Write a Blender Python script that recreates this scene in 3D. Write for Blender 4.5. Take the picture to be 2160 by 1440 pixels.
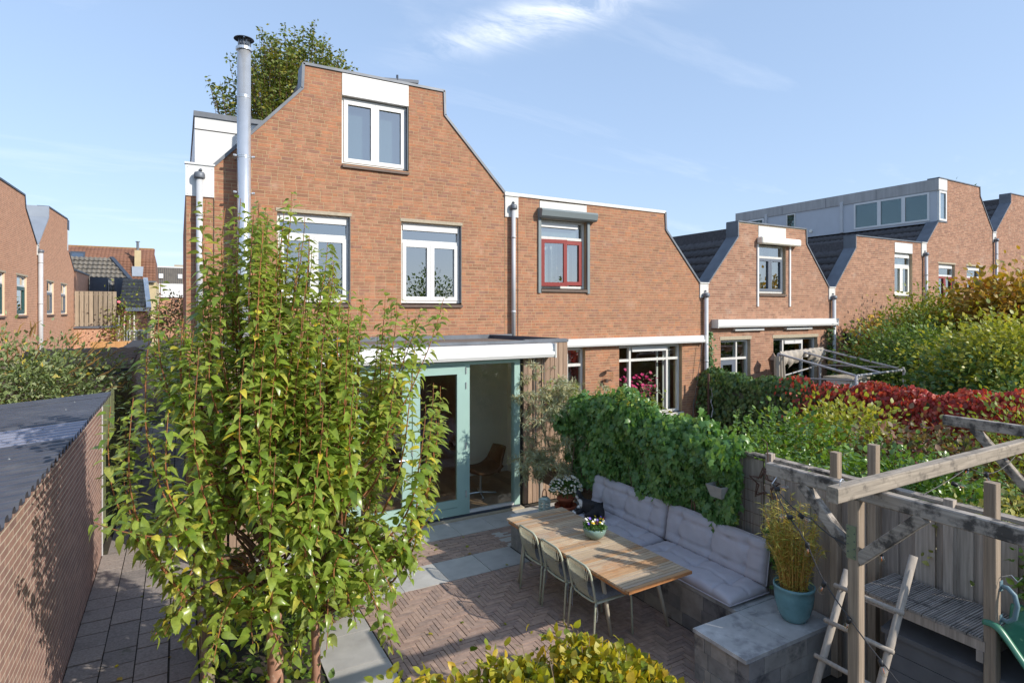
import bpy, bmesh, math, random
import numpy as np
from mathutils import Vector, Matrix, Quaternion

for _o in list(bpy.data.objects):
    bpy.data.objects.remove(_o)
SC = bpy.context.scene
COL = SC.collection
rnd = random.Random(7)
nrng = np.random.default_rng(11)
PI = math.pi
R = math.radians

# ------------------------------------------------------------------ camera
CAM = Vector((0.0, 0.0, 3.45))
cd = bpy.data.cameras.new('camera')
cam = bpy.data.objects.new('camera', cd)
COL.objects.link(cam)
cam.location = CAM
cam.rotation_euler = (R(90), 0, -math.atan(702 / 1240))
cd.sensor_width = 36.0
cd.lens = 36.0 * 1240 / 2160
cd.shift_y = -65 / 2160
cd.clip_end = 1000
cd.clip_start = 0.05
SC.camera = cam

# ------------------------------------------------------------------ world and sun
SUN_AZ, SUN_EL = 33.0, 30.0           # degrees right of straight behind the facade normal, and height
wd = bpy.data.worlds.new('World')
SC.world = wd
wd.use_nodes = True
wn, wl = wd.node_tree.nodes, wd.node_tree.links
wn.clear()
w_out = wn.new('ShaderNodeOutputWorld')
w_bg = wn.new('ShaderNodeBackground')
w_bg.inputs['Strength'].default_value = 0.15
sky = wn.new('ShaderNodeTexSky')
sky.sky_type = 'NISHITA'
sky.sun_disc = False
sky.sun_elevation = R(SUN_EL)
sky.sun_rotation = R(180 - SUN_AZ)
sky.altitude = 0
sky.air_density = 1.0
sky.dust_density = 0.6
sky.ozone_density = 2.2
tc = wn.new('ShaderNodeTexCoord')
# thin cirrus: streaky noise in the sky dome's own directions
sep = wn.new('ShaderNodeSeparateXYZ')
wl.new(tc.outputs['Generated'], sep.inputs[0])
zz = wn.new('ShaderNodeMath'); zz.operation = 'ADD'; zz.inputs[1].default_value = 0.12
wl.new(sep.outputs['Z'], zz.inputs[0])
dx = wn.new('ShaderNodeMath'); dx.operation = 'DIVIDE'
dy = wn.new('ShaderNodeMath'); dy.operation = 'DIVIDE'
wl.new(sep.outputs['X'], dx.inputs[0]); wl.new(zz.outputs[0], dx.inputs[1])
wl.new(sep.outputs['Y'], dy.inputs[0]); wl.new(zz.outputs[0], dy.inputs[1])
cmb = wn.new('ShaderNodeCombineXYZ')
wl.new(dx.outputs[0], cmb.inputs['X']); wl.new(dy.outputs[0], cmb.inputs['Y'])
mp = wn.new('ShaderNodeMapping')
mp.inputs['Rotation'].default_value = (0, 0, R(-38))
mp.inputs['Scale'].default_value = (0.55, 1.5, 1)
mp.inputs['Location'].default_value = (0.35, 0.22, 0.0)
wl.new(cmb.outputs[0], mp.inputs['Vector'])
cn = wn.new('ShaderNodeTexNoise')
cn.inputs['Scale'].default_value = 1.15
cn.inputs['Detail'].default_value = 9
cn.inputs['Roughness'].default_value = 0.62
cn.inputs['Distortion'].default_value = 0.35
wl.new(mp.outputs[0], cn.inputs['Vector'])
cr = wn.new('ShaderNodeValToRGB')
cr.color_ramp.elements[0].position = 0.56
cr.color_ramp.elements[0].color = (0, 0, 0, 1)
cr.color_ramp.elements[1].position = 0.9
cr.color_ramp.elements[1].color = (0.30, 0.30, 0.30, 1)
wl.new(cn.outputs['Fac'], cr.inputs[0])
cm = wn.new('ShaderNodeMix'); cm.data_type = 'RGBA'
cm.inputs['B'].default_value = (4.0, 4.1, 4.3, 1)
# one brighter streak of cloud above the gables
cv = wn.new('ShaderNodeVectorMath'); cv.operation = 'SUBTRACT'
cv.inputs[1].default_value = (0.84, 1.36, 0)
wl.new(cmb.outputs[0], cv.inputs[0])
def _axis(d, w):
    a = wn.new('ShaderNodeVectorMath'); a.operation = 'DOT_PRODUCT'
    a.inputs[1].default_value = (d[0] / w, d[1] / w, 0)
    wl.new(cv.outputs[0], a.inputs[0])
    b = wn.new('ShaderNodeMath'); b.operation = 'MULTIPLY'
    wl.new(a.outputs['Value'], b.inputs[0]); wl.new(a.outputs['Value'], b.inputs[1])
    return b.outputs[0]
su = wn.new('ShaderNodeMath'); su.operation = 'ADD'
wl.new(_axis((0.57, -0.82), 0.30), su.inputs[0]); wl.new(_axis((0.82, 0.57), 0.085), su.inputs[1])
ng = wn.new('ShaderNodeMath'); ng.operation = 'MULTIPLY'; ng.inputs[1].default_value = -1
wl.new(su.outputs[0], ng.inputs[0])
ex_ = wn.new('ShaderNodeMath'); ex_.operation = 'EXPONENT'
wl.new(ng.outputs[0], ex_.inputs[0])
cn2 = wn.new('ShaderNodeTexNoise'); cn2.inputs['Scale'].default_value = 5.0; cn2.inputs['Detail'].default_value = 8; cn2.inputs['Roughness'].default_value = 0.65; cn2.inputs['Distortion'].default_value = 0.8
wl.new(mp.outputs[0], cn2.inputs['Vector'])
cr2 = wn.new('ShaderNodeValToRGB'); cr2.color_ramp.elements[0].position = 0.36; cr2.color_ramp.elements[1].position = 0.72
wl.new(cn2.outputs['Fac'], cr2.inputs[0])
mu = wn.new('ShaderNodeMath'); mu.operation = 'MULTIPLY'
wl.new(ex_.outputs[0], mu.inputs[0]); wl.new(cr2.outputs['Color'], mu.inputs[1])
ad2 = wn.new('ShaderNodeMath'); ad2.operation = 'MAXIMUM'
wl.new(mu.outputs[0], ad2.inputs[0]); wl.new(cr.outputs['Color'], ad2.inputs[1])
wl.new(ad2.outputs[0], cm.inputs['Factor'])
sg = wn.new('ShaderNodeGamma'); sg.inputs['Gamma'].default_value = 0.40
st = wn.new('ShaderNodeMix'); st.data_type = 'RGBA'; st.blend_type = 'MULTIPLY'
st.inputs['Factor'].default_value = 1.0
st.inputs['B'].default_value = (1.11, 1.29, 1.58, 1)
wl.new(sky.outputs[0], sg.inputs['Color'])
wl.new(sg.outputs[0], st.inputs['A'])
wl.new(st.outputs['Result'], cm.inputs['A'])
wl.new(cm.outputs['Result'], w_bg.inputs['Color'])
wl.new(w_bg.outputs[0], w_out.inputs[0])

sd = bpy.data.lights.new('sun', 'SUN')
sd.energy = 2.1
sd.angle = R(0.5)
sd.color = (1.0, 0.93, 0.83)
sun = bpy.data.objects.new('sun', sd)
COL.objects.link(sun)
_sd = Vector((math.sin(R(SUN_AZ)) * math.cos(R(SUN_EL)), -math.cos(R(SUN_AZ)) * math.cos(R(SUN_EL)), math.sin(R(SUN_EL))))
sun.rotation_euler = _sd.to_track_quat('Z', 'Y').to_euler()

SC.view_settings.view_transform = 'Standard'
SC.view_settings.look = 'None'
SC.view_settings.gamma = 1
SC.view_settings.use_curve_mapping = False
SC.view_settings.exposure = 1.22
SC.render.engine = 'CYCLES'
SC.cycles.max_bounces = 10
SC.cycles.diffuse_bounces = 6
SC.cycles.transparent_max_bounces = 12
SC.cycles.caustics_reflective = False
SC.cycles.caustics_refractive = False
SC.cycles.use_denoising = True

# ------------------------------------------------------------------ materials
def srgb(r, g, b):
    f = lambda c: c / 12.92 if c <= 0.04045 else ((c + 0.055) / 1.055) ** 2.4
    return (f(r / 255), f(g / 255), f(b / 255), 1)

def _new(name):
    m = bpy.data.materials.new(name)
    m.use_nodes = True
    nt = m.node_tree
    return m, nt, nt.nodes, nt.links, nt.nodes['Principled BSDF']

def _noise(N, L, scale, detail=4, stretch=None, obj=False, rough=0.55):
    n = N.new('ShaderNodeTexNoise')
    n.inputs['Scale'].default_value = scale
    n.inputs['Detail'].default_value = detail
    n.inputs['Roughness'].default_value = rough
    if obj:
        c = N.new('ShaderNodeTexCoord').outputs['Object']
    else:
        c = N.new('ShaderNodeNewGeometry').outputs['Position']
    if stretch:
        mm = N.new('ShaderNodeMapping')
        mm.inputs['Scale'].default_value = stretch
        L.new(c, mm.inputs['Vector'])
        c = mm.outputs[0]
    L.new(c, n.inputs['Vector'])
    return n.outputs['Fac']

def _rand(N, L):
    g = N.new('ShaderNodeNewGeometry')
    o = N.new('ShaderNodeObjectInfo')
    a = N.new('ShaderNodeMath'); a.operation = 'ADD'
    L.new(g.outputs['Random Per Island'], a.inputs[0]); L.new(o.outputs['Random'], a.inputs[1])
    f = N.new('ShaderNodeMath'); f.operation = 'FRACT'
    L.new(a.outputs[0], f.inputs[0])
    return f.outputs[0]

def _ramp(N, L, fac, cols, interp='LINEAR', pos=None):
    r = N.new('ShaderNodeValToRGB')
    e = r.color_ramp.elements
    while len(e) < len(cols):
        e.new(0.5)
    for i, c in enumerate(cols):
        e[i].position = pos[i] if pos else i / max(1, len(cols) - 1)
        e[i].color = c
    r.color_ramp.interpolation = interp
    L.new(fac, r.inputs[0])
    return r.outputs[0]

def _mix(N, L, fac, a, b, blend='MIX'):
    m = N.new('ShaderNodeMix'); m.data_type = 'RGBA'; m.blend_type = blend
    if isinstance(fac, (int, float)):
        m.inputs['Factor'].default_value = fac
    else:
        L.new(fac, m.inputs['Factor'])
    for k, v in (('A', a), ('B', b)):
        if isinstance(v, tuple):
            m.inputs[k].default_value = v
        else:
            L.new(v, m.inputs[k])
    return m.outputs['Result']

def pmat(name, cols, rough=0.7, noise=None, stains=(), bump=None, metal=0.0, stretch=None, spec=0.5, coat=0.0, pos=None, obj=False, bstretch=None):
    """cols: one colour or a list picked at random per piece; noise=(scale, lo, hi) brightness grain; stains=[(colour, scale, t0, t1, amount)]"""
    m, nt, N, L, B = _new(name)
    if isinstance(cols, tuple):
        c = N.new('ShaderNodeRGB'); c.outputs[0].default_value = cols
        c = c.outputs[0]
    else:
        c = _ramp(N, L, _rand(N, L), cols, pos=pos)
    if noise:
        sc, lo, hi = noise
        f = _noise(N, L, sc, 6, stretch, obj)
        g = _ramp(N, L, f, [(lo, lo, lo, 1), (hi, hi, hi, 1)], pos=[0.3, 0.7])
        c = _mix(N, L, 1.0, c, g, 'MULTIPLY')
    for (sc_col, sc, t0, t1, am) in stains:
        f = _noise(N, L, sc, 7, rough=0.65)
        g = _ramp(N, L, f, [(0, 0, 0, 1), (am, am, am, 1)], pos=[t0, t1])
        c = _mix(N, L, g, c, sc_col)
    L.new(c, B.inputs['Base Color'])
    B.inputs['Roughness'].default_value = rough
    B.inputs['Metallic'].default_value = metal
    B.inputs['Specular IOR Level'].default_value = spec
    if coat:
        B.inputs['Coat Weight'].default_value = coat
        B.inputs['Coat Roughness'].default_value = 0.08
    if bump:
        b = N.new('ShaderNodeBump')
        b.inputs['Strength'].default_value = bump[1]
        b.inputs['Distance'].default_value = bump[2] if len(bump) > 2 else 0.01
        L.new(_noise(N, L, bump[0], 6, bstretch or stretch, obj), b.inputs['Height'])
        L.new(b.outputs[0], B.inputs['Normal'])
    return m

def leafmat(name, cols, rough=0.42, trans=0.3, pos=None, spec=0.5, spots=None, back=None):
    m, nt, N, L, B = _new(name)
    c = _ramp(N, L, _rand(N, L), cols, pos=pos)
    f = _noise(N, L, 30, 3)
    c = _mix(N, L, 1.0, c, _ramp(N, L, f, [(0.75, 0.75, 0.75, 1), (1.2, 1.2, 1.2, 1)], pos=[0.3, 0.7]), 'MULTIPLY')
    if spots:
        f = _noise(N, L, spots[1], 4)
        c = _mix(N, L, _ramp(N, L, f, [(0, 0, 0, 1), (1, 1, 1, 1)], pos=[spots[2], spots[2] + 0.08]), c, spots[0])
    if back:
        g = N.new('ShaderNodeNewGeometry')
        c = _mix(N, L, g.outputs['Backfacing'], c, _mix(N, L, 0.6, c, back))
    L.new(c, B.inputs['Base Color'])
    B.inputs['Roughness'].default_value = rough
    B.inputs['Specular IOR Level'].default_value = spec
    t = N.new('ShaderNodeBsdfTranslucent')
    tcol = _mix(N, L, 1.0, c, (1.6, 1.5, 0.7, 1), 'MULTIPLY')
    L.new(tcol, t.inputs['Color'])
    mx = N.new('ShaderNodeMixShader')
    mx.inputs[0].default_value = trans
    L.new(B.outputs[0], mx.inputs[1]); L.new(t.outputs[0], mx.inputs[2])
    L.new(mx.outputs[0], N['Material Output'].inputs[0])
    return m

def glassmat(name, tint, refl, rough=0.0):
    m, nt, N, L, B = _new(name)
    N.remove(B)
    tr = N.new('ShaderNodeBsdfTransparent'); tr.inputs[0].default_value = tint
    gl = N.new('ShaderNodeBsdfGlossy'); gl.inputs['Roughness'].default_value = rough
    gl.inputs['Color'].default_value = (0.95, 0.98, 1.0, 1)
    fr = N.new('ShaderNodeFresnel'); fr.inputs['IOR'].default_value = 1.5
    ad = N.new('ShaderNodeMath'); ad.operation = 'ADD'; ad.use_clamp = True
    ad.inputs[1].default_value = refl
    gm = N.new('ShaderNodeNewGeometry')
    iv_ = N.new('ShaderNodeMath'); iv_.operation = 'SUBTRACT'; iv_.inputs[0].default_value = 1.0
    L.new(gm.outputs['Backfacing'], iv_.inputs[1])
    fm = N.new('ShaderNodeMath'); fm.operation = 'MULTIPLY'
    ad.operation = 'ADD'
    L.new(fr.outputs[0], ad.inputs[0])
    L.new(ad.outputs[0], fm.inputs[0]); L.new(iv_.outputs[0], fm.inputs[1])
    ad = fm
    mx = N.new('ShaderNodeMixShader')
    L.new(ad.outputs[0], mx.inputs[0]); L.new(tr.outputs[0], mx.inputs[1]); L.new(gl.outputs[0], mx.inputs[2])
    L.new(mx.outputs[0], N['Material Output'].inputs[0])
    return m

M = {}
_bk = [srgb(144, 104, 80), srgb(165, 117, 88), srgb(172, 124, 96), srgb(155, 111, 86), srgb(177, 120, 86), srgb(148, 107, 88), srgb(170, 117, 87)]
M['brick'] = pmat('brick', _bk, 0.85, noise=(9, 0.82, 1.16), stains=[(srgb(206, 180, 160), 2.6, 0.60, 0.74, 0.34), (srgb(116, 92, 78), 0.5, 0.50, 0.85, 0.35)], bump=(90, 0.35, 0.004))
M['mortar'] = pmat('mortar', srgb(182, 156, 122), 0.95, noise=(14, 0.85, 1.1), stains=[(srgb(128, 92, 74), 0.9, 0.55, 0.8, 0.5)], bump=(120, 0.3, 0.003))
M['brick_far'] = pmat('weathered_brick', [srgb(150, 108, 86), srgb(166, 120, 96), srgb(174, 130, 106), srgb(158, 114, 92), srgb(142, 102, 84)], 0.88, noise=(6, 0.82, 1.14), stains=[(srgb(206, 186, 168), 2.2, 0.58, 0.75, 0.4)])
M['mortar_far'] = pmat('weathered_mortar', srgb(182, 162, 136), 0.95, noise=(10, 0.9, 1.1))
M['brick_left'] = pmat('orange_brick', [srgb(178, 130, 104), srgb(196, 146, 118), srgb(186, 138, 110)], 0.88, noise=(6, 0.85, 1.12))
M['mortar_left'] = pmat('pale_mortar', srgb(226, 200, 170), 0.95)
M['shed_brick'] = pmat('shed_brick', [srgb(152, 120, 110), srgb(168, 132, 120), srgb(144, 114, 107), srgb(174, 138, 124)], 0.85, noise=(8, 0.86, 1.12), stains=[(srgb(186, 160, 148), 2.0, 0.58, 0.8, 0.4)], bump=(110, 0.3, 0.003))
M['shed_mortar'] = pmat('shed_mortar', srgb(206, 196, 178), 0.95, noise=(20, 0.9, 1.08))
M['white'] = pmat('white_paint', srgb(222, 222, 220), 0.45, noise=(3, 0.95, 1.03), stains=[(srgb(184, 182, 174), 3.0, 0.58, 0.8, 0.35)])
M['white_dirty'] = pmat('weathered_white_panel', srgb(218, 216, 210), 0.6, noise=(5, 0.86, 1.04), stretch=(6, 6, 0.6))
M['zinc'] = pmat('zinc', srgb(112, 117, 124), 0.5, noise=(3, 0.75, 1.12), metal=0.25)
M['zinc_dark'] = pmat('dark_zinc', srgb(72, 80, 92), 0.5, noise=(4, 0.8, 1.15), metal=0.3)
M['steel'] = pmat('stainless_steel', srgb(206, 210, 214), 0.26, noise=(6, 0.92, 1.05), metal=0.6)
M['pvc'] = pmat('grey_pvc', srgb(196, 198, 200), 0.45, noise=(4, 0.92, 1.03))
M['concrete'] = pmat('lintel_concrete', srgb(176, 164, 142), 0.9, noise=(20, 0.85, 1.1), bump=(60, 0.3))
M['slate'] = pmat('dark_roof_tile', [srgb(72, 69, 70), srgb(88, 84, 84), srgb(79, 76, 79)], 0.75, noise=(12, 0.75, 1.25), stains=[(srgb(120, 118, 112), 3.0, 0.62, 0.75, 0.4)])
M['redtile'] = pmat('brown_roof_tile', [srgb(116, 82, 66), srgb(132, 94, 74), srgb(124, 88, 70)], 0.85, noise=(1.2, 0.8, 1.2), stains=[(srgb(150, 112, 70), 0.9, 0.6, 0.75, 0.5)])
M['greytile'] = pmat('grey_roof_tile', [srgb(112, 106, 96), srgb(126, 118, 106)], 0.85, noise=(2, 0.8, 1.15))
M['bitumen'] = pmat('bitumen', srgb(112, 102, 94), 0.9, noise=(5, 0.85, 1.1))
M['glass'] = glassmat('window_glass', (0.62, 0.68, 0.68, 1), 0.30)
M['glass_clear'] = glassmat('door_glass', (0.93, 0.95, 0.93, 1), 0.05)
M['bulbglass'] = glassmat('bulb_glass', (0.94, 0.93, 0.9, 1), 0.06)
M['blind'] = pmat('pale_blind', srgb(178, 190, 192), 0.8)
M['mint'] = pmat('mint_paint', srgb(154, 184, 175), 0.4, noise=(3, 0.96, 1.03))
M['redpaint'] = pmat('dark_red_paint', srgb(142, 52, 46), 0.4, noise=(5, 0.92, 1.05))
M['greypaint'] = pmat('blue_grey_paint', srgb(104, 112, 124), 0.45)
M['bluegreen'] = pmat('teal_paint', srgb(44, 84, 84), 0.45)
M['shutter'] = pmat('grey_shutter', srgb(122, 132, 134), 0.5, noise=(4, 0.94, 1.04))
M['cream'] = pmat('cream_paint', srgb(238, 234, 220), 0.6)
M['curtain'] = pmat('sheer_curtain', srgb(214, 216, 214), 0.9)
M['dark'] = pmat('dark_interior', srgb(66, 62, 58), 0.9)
M['floorwood'] = pmat('oak_floor', [srgb(150, 120, 92), srgb(164, 132, 102), srgb(140, 112, 86)], 0.45, noise=(6, 0.85, 1.12), stretch=(1, 12, 1))
M['larch'] = pmat('larch_cladding', [srgb(148, 122, 102), srgb(162, 136, 114), srgb(136, 114, 98), srgb(152, 128, 108)], 0.75, noise=(4, 0.78, 1.18), stretch=(14, 14, 0.8), bump=(5, 0.25, 0.004))
M['oldwood'] = pmat('grey_timber', [srgb(168, 155, 141), srgb(182, 169, 155), srgb(154, 142, 131), srgb(176, 160, 145)], 0.85, noise=(3, 0.7, 1.2), stretch=(16, 16, 0.9), stains=[(srgb(64, 58, 52), 4, 0.62, 0.8, 0.5)], bump=(4, 0.4, 0.005))
_bm = dict(cols=[srgb(160, 150, 138), srgb(170, 160, 148)], rough=0.85, stains=[(srgb(40, 38, 37), 7, 0.47, 0.58, 0.85)])
M['beam_y'] = pmat('weathered_beam_lengthwise', noise=(3, 0.65, 1.22), stretch=(16, 0.9, 16), bump=(4, 0.5, 0.005), **_bm)
M['beam_x'] = pmat('weathered_beam_crosswise', [srgb(150, 138, 122), srgb(162, 150, 134)], 0.85, noise=(3, 0.6, 1.22), stretch=(0.9, 16, 16), bump=(4, 0.5, 0.005), stains=[(srgb(70, 64, 58), 8, 0.52, 0.66, 0.7)])
M['post'] = pmat('post_timber', [srgb(158, 140, 120), srgb(148, 132, 114)], 0.82, noise=(3, 0.68, 1.2), stretch=(18, 18, 0.8), bump=(4, 0.4, 0.004))
M['deck'] = pmat('mossy_deck', [srgb(140, 132, 124), srgb(156, 148, 140), srgb(126, 120, 114)], 0.9, noise=(5, 0.7, 1.2), stretch=(0.9, 16, 16), stains=[(srgb(42, 40, 38), 5, 0.50, 0.64, 0.8)])
M['greenwood'] = pmat('algae_fence', [srgb(116, 122, 90), srgb(130, 132, 102), srgb(106, 114, 80)], 0.9, noise=(3, 0.75, 1.18), stretch=(12, 12, 0.6), stains=[(srgb(66, 88, 36), 1.4, 0.48, 0.7, 0.6)])
M['palewood'] = pmat('pale_fence_timber', [srgb(146, 134, 118), srgb(176, 160, 138), srgb(126, 114, 100), srgb(160, 146, 126)], 0.85, noise=(3, 0.75, 1.15), stretch=(12, 12, 0.8))
M['newwood'] = pmat('fresh_timber', [srgb(196, 148, 96), srgb(206, 160, 108)], 0.8, noise=(3, 0.85, 1.1), stretch=(10, 10, 0.8))
M['teak'] = pmat('sunbleached_teak', [srgb(182, 160, 132), srgb(200, 178, 148), srgb(158, 138, 116), srgb(194, 150, 104), srgb(172, 154, 134), srgb(206, 184, 152)], 0.7, noise=(6, 0.78, 1.14), stretch=(1, 14, 14), stains=[(srgb(178, 116, 64), 2.6, 0.54, 0.68, 0.5)])
M['teak_edge'] = pmat('orange_teak', srgb(178, 122, 74), 0.65, noise=(8, 0.8, 1.15))
M['chair_metal'] = pmat('sage_metal', srgb(178, 182, 160), 0.45, noise=(20, 0.94, 1.04))
M['cord'] = pmat('sage_cord', srgb(188, 188, 166), 0.6)
M['table_leg'] = pmat('taupe_metal', srgb(178, 170, 152), 0.5)
M['fabric'] = pmat('grey_cushion_fabric', srgb(184, 179, 184), 0.95, noise=(7, 0.94, 1.04), bump=(70, 0.2, 0.004))
M['seatpad'] = pmat('grey_seat_pad', srgb(128, 130, 134), 0.95, noise=(40, 0.8, 1.15))
M['block'] = pmat('concrete_block', [srgb(136, 133, 130), srgb(150, 146, 140), srgb(122, 120, 120), srgb(158, 152, 144), srgb(106, 106, 110)], 0.92, noise=(6, 0.75, 1.2), stains=[(srgb(52, 52, 58), 2.6, 0.50, 0.62, 0.8)], bump=(70, 0.5, 0.006))
M['cap'] = pmat('concrete_slab', [srgb(176, 175, 173), srgb(184, 183, 180)], 0.85, noise=(5, 0.8, 1.12), stains=[(srgb(104, 104, 108), 3.6, 0.50, 0.64, 0.6), (srgb(214, 212, 208), 5, 0.6, 0.72, 0.5)], bump=(90, 0.2, 0.003))
M['slab'] = pmat('terrace_slab', [srgb(176, 173, 166), srgb(186, 183, 176), srgb(168, 165, 160)], 0.85, noise=(4, 0.86, 1.1), stains=[(srgb(122, 118, 112), 3, 0.58, 0.75, 0.4)], bump=(110, 0.2, 0.003))
M['paver'] = pmat('clay_paver', [srgb(160, 136, 121), srgb(174, 148, 131), srgb(146, 126, 115), srgb(164, 140, 126), srgb(154, 129, 115)], 0.88, noise=(14, 0.8, 1.16), stains=[(srgb(164, 148, 132), 7, 0.62, 0.74, 0.45), (srgb(96, 86, 76), 1.2, 0.55, 0.75, 0.4)], bump=(80, 0.4, 0.004))
M['pathtile'] = pmat('path_tile', [srgb(150, 141, 134), srgb(160, 150, 143), srgb(138, 131, 126)], 0.9, noise=(40, 0.75, 1.2), stains=[(srgb(92, 86, 80), 4, 0.55, 0.7, 0.5), (srgb(66, 76, 40), 2.2, 0.63, 0.72, 0.8)], bump=(120, 0.5, 0.004))
M['joint'] = pmat('joint_sand', srgb(58, 52, 44), 0.95, noise=(20, 0.7, 1.2), stains=[(srgb(58, 66, 36), 2, 0.55, 0.7, 0.5)])
M['soil'] = pmat('garden_soil', srgb(70, 58, 46), 0.95, noise=(8, 0.6, 1.3), stains=[(srgb(62, 74, 34), 0.7, 0.45, 0.65, 0.7)], bump=(25, 0.6, 0.03))
M['corr'] = pmat('black_corrugated_sheet', srgb(72, 74, 82), 0.38, noise=(6, 0.82, 1.15), stains=[(srgb(112, 110, 108), 1.6, 0.52, 0.75, 0.5)])
M['corr_clear'] = pmat('translucent_sheet', srgb(130, 133, 148), 0.25, noise=(6, 0.85, 1.08))
M['turq'] = pmat('turquoise_glaze', srgb(112, 154, 158), 0.22, noise=(7, 0.8, 1.15), stains=[(srgb(54, 92, 102), 6, 0.58, 0.72, 0.6)], coat=0.3)
M['bowl'] = pmat('celadon_glaze', srgb(120, 146, 136), 0.3, noise=(7, 0.85, 1.1), coat=0.2)
M['terracotta'] = pmat('terracotta', srgb(178, 96, 66), 0.8, noise=(9, 0.85, 1.1))
M['lantern'] = pmat('pale_sage_metal', srgb(170, 184, 172), 0.5)
M['leather'] = pmat('tan_leather', srgb(196, 132, 96), 0.6)
M['brownleather'] = pmat('brown_leather', srgb(110, 74, 48), 0.55)
M['planter'] = pmat('grey_planter', srgb(158, 156, 150), 0.85, noise=(20, 0.9, 1.08))
M['rust'] = pmat('rusty_iron', srgb(92, 68, 56), 0.85, noise=(30, 0.7, 1.2))
M['wire'] = pmat('galvanised_wire', srgb(104, 100, 96), 0.5, metal=0.4)
M['cable'] = pmat('black_cable', srgb(56, 54, 54), 0.6)
M['socket'] = pmat('bulb_socket', srgb(38, 38, 40), 0.5)
M['filament'] = pmat('orange_filament', srgb(214, 120, 40), 0.4)
M['chest'] = pmat('dark_resin_chest', srgb(98, 98, 100), 0.7, noise=(6, 0.85, 1.12))
M['slide'] = pmat('green_slide', srgb(62, 118, 92), 0.35, noise=(5, 0.9, 1.08))
M['grip'] = pmat('grey_grip', srgb(104, 130, 140), 0.5)
M['bracket'] = pmat('green_bracket', srgb(122, 132, 104), 0.6, noise=(14, 0.85, 1.1))
M['catfur'] = pmat('black_fur', srgb(24, 23, 24), 0.9)
M['catwhite'] = pmat('white_fur', srgb(212, 208, 202), 0.95)
M['cateye'] = pmat('cat_eye', srgb(150, 160, 90), 0.2)
M['bark'] = pmat('brown_bark', srgb(112, 88, 68), 0.9, noise=(8, 0.7, 1.2), stretch=(6, 6, 1), bump=(20, 0.5, 0.01))
M['pearbark'] = pmat('pink_brown_bark', srgb(168, 126, 104), 0.8, noise=(9, 0.75, 1.2), stains=[(srgb(206, 184, 168), 9, 0.58, 0.68, 0.7)], bump=(16, 0.5, 0.008))
M['twig'] = pmat('orange_brown_twig', [srgb(150, 96, 56), srgb(128, 84, 54), srgb(164, 108, 62)], 0.7)
M['greytwig'] = pmat('grey_twig', srgb(138, 120, 98), 0.85)
M['black'] = pmat('black_ceramic', srgb(26, 25, 26), 0.3)
M['magenta'] = pmat('magenta_petal', [srgb(206, 42, 110), srgb(222, 66, 130), srgb(176, 36, 110)], 0.6)
M['petal_white'] = pmat('white_petal', srgb(232, 230, 220), 0.7)
M['petal_yellow'] = pmat('yellow_petal', srgb(232, 190, 30), 0.6)
M['petal_violet'] = pmat('violet_petal', srgb(122, 96, 196), 0.6)
M['petal_plum'] = pmat('plum_petal', srgb(96, 26, 60), 0.6)
M['pink'] = pmat('pink_petal', srgb(222, 110, 120), 0.6)
M['cloth'] = pmat('faded_canvas', srgb(176, 166, 152), 0.9, noise=(5, 0.85, 1.1))
M['stucco'] = pmat('ochre_stucco', srgb(196, 178, 140), 0.9, noise=(2, 0.9, 1.08))
M['lampcopper'] = pmat('aged_copper', srgb(110, 92, 80), 0.5, metal=0.5)
M['lichen'] = pmat('lichen_ridge', srgb(156, 124, 62), 0.9, noise=(3, 0.8, 1.2))

M['lf_pear'] = leafmat('pear_leaf', [srgb(118, 146, 54), srgb(150, 172, 70), srgb(100, 128, 52), srgb(166, 182, 84), srgb(130, 156, 66), srgb(186, 190, 96), srgb(222, 202, 66)], 0.28, 0.44, pos=[0, .18, .36, .55, .76, .93, 1], spots=(srgb(150, 110, 50), 26, 0.70), back=srgb(164, 172, 118))
M['lf_ivy'] = leafmat('ivy_leaf', [srgb(78, 118, 66), srgb(96, 136, 72), srgb(112, 150, 78), srgb(86, 126, 70), srgb(148, 174, 86)], 0.34, 0.3, pos=[0, .3, .55, .85, 1])
M['lf_ivy_dark'] = leafmat('dark_ivy_leaf', [srgb(68, 98, 54), srgb(84, 114, 62), srgb(98, 126, 68), srgb(74, 104, 60)], 0.4, 0.2)
M['lf_red'] = leafmat('red_creeper_leaf', [srgb(168, 52, 46), srgb(196, 74, 60), srgb(136, 40, 48), srgb(206, 104, 76), srgb(116, 62, 50), srgb(180, 60, 54)], 0.45, 0.3)
M['lf_hedge'] = leafmat('yellowing_hedge_leaf', [srgb(96, 118, 36), srgb(150, 152, 40), srgb(196, 180, 44), srgb(120, 136, 44), srgb(204, 168, 40), srgb(84, 108, 40)], 0.45, 0.32, spots=(srgb(150, 112, 44), 20, 0.72))
M['lf_budd'] = leafmat('grey_green_leaf', [srgb(112, 130, 78), srgb(134, 148, 92), srgb(98, 118, 62), srgb(164, 172, 132), srgb(214, 188, 56)], 0.6, 0.22, pos=[0, .35, .65, .93, 1])
M['spike'] = pmat('brown_flower_spike', [srgb(142, 110, 56), srgb(118, 92, 52), srgb(160, 124, 60)], 0.9)
M['lf_willow'] = leafmat('silver_narrow_leaf', [srgb(166, 174, 138), srgb(188, 190, 156), srgb(144, 158, 124), srgb(192, 178, 122), srgb(156, 170, 152)], 0.55, 0.22)
M['lf_laurel'] = leafmat('laurel_leaf', [srgb(94, 128, 44), srgb(120, 154, 54), srgb(76, 112, 42), srgb(136, 164, 70)], 0.28, 0.25, spec=0.7)
M['lf_gold'] = leafmat('golden_leaf', [srgb(142, 152, 56), srgb(166, 168, 66), srgb(122, 138, 52), srgb(184, 176, 80)], 0.45, 0.35)
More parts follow.
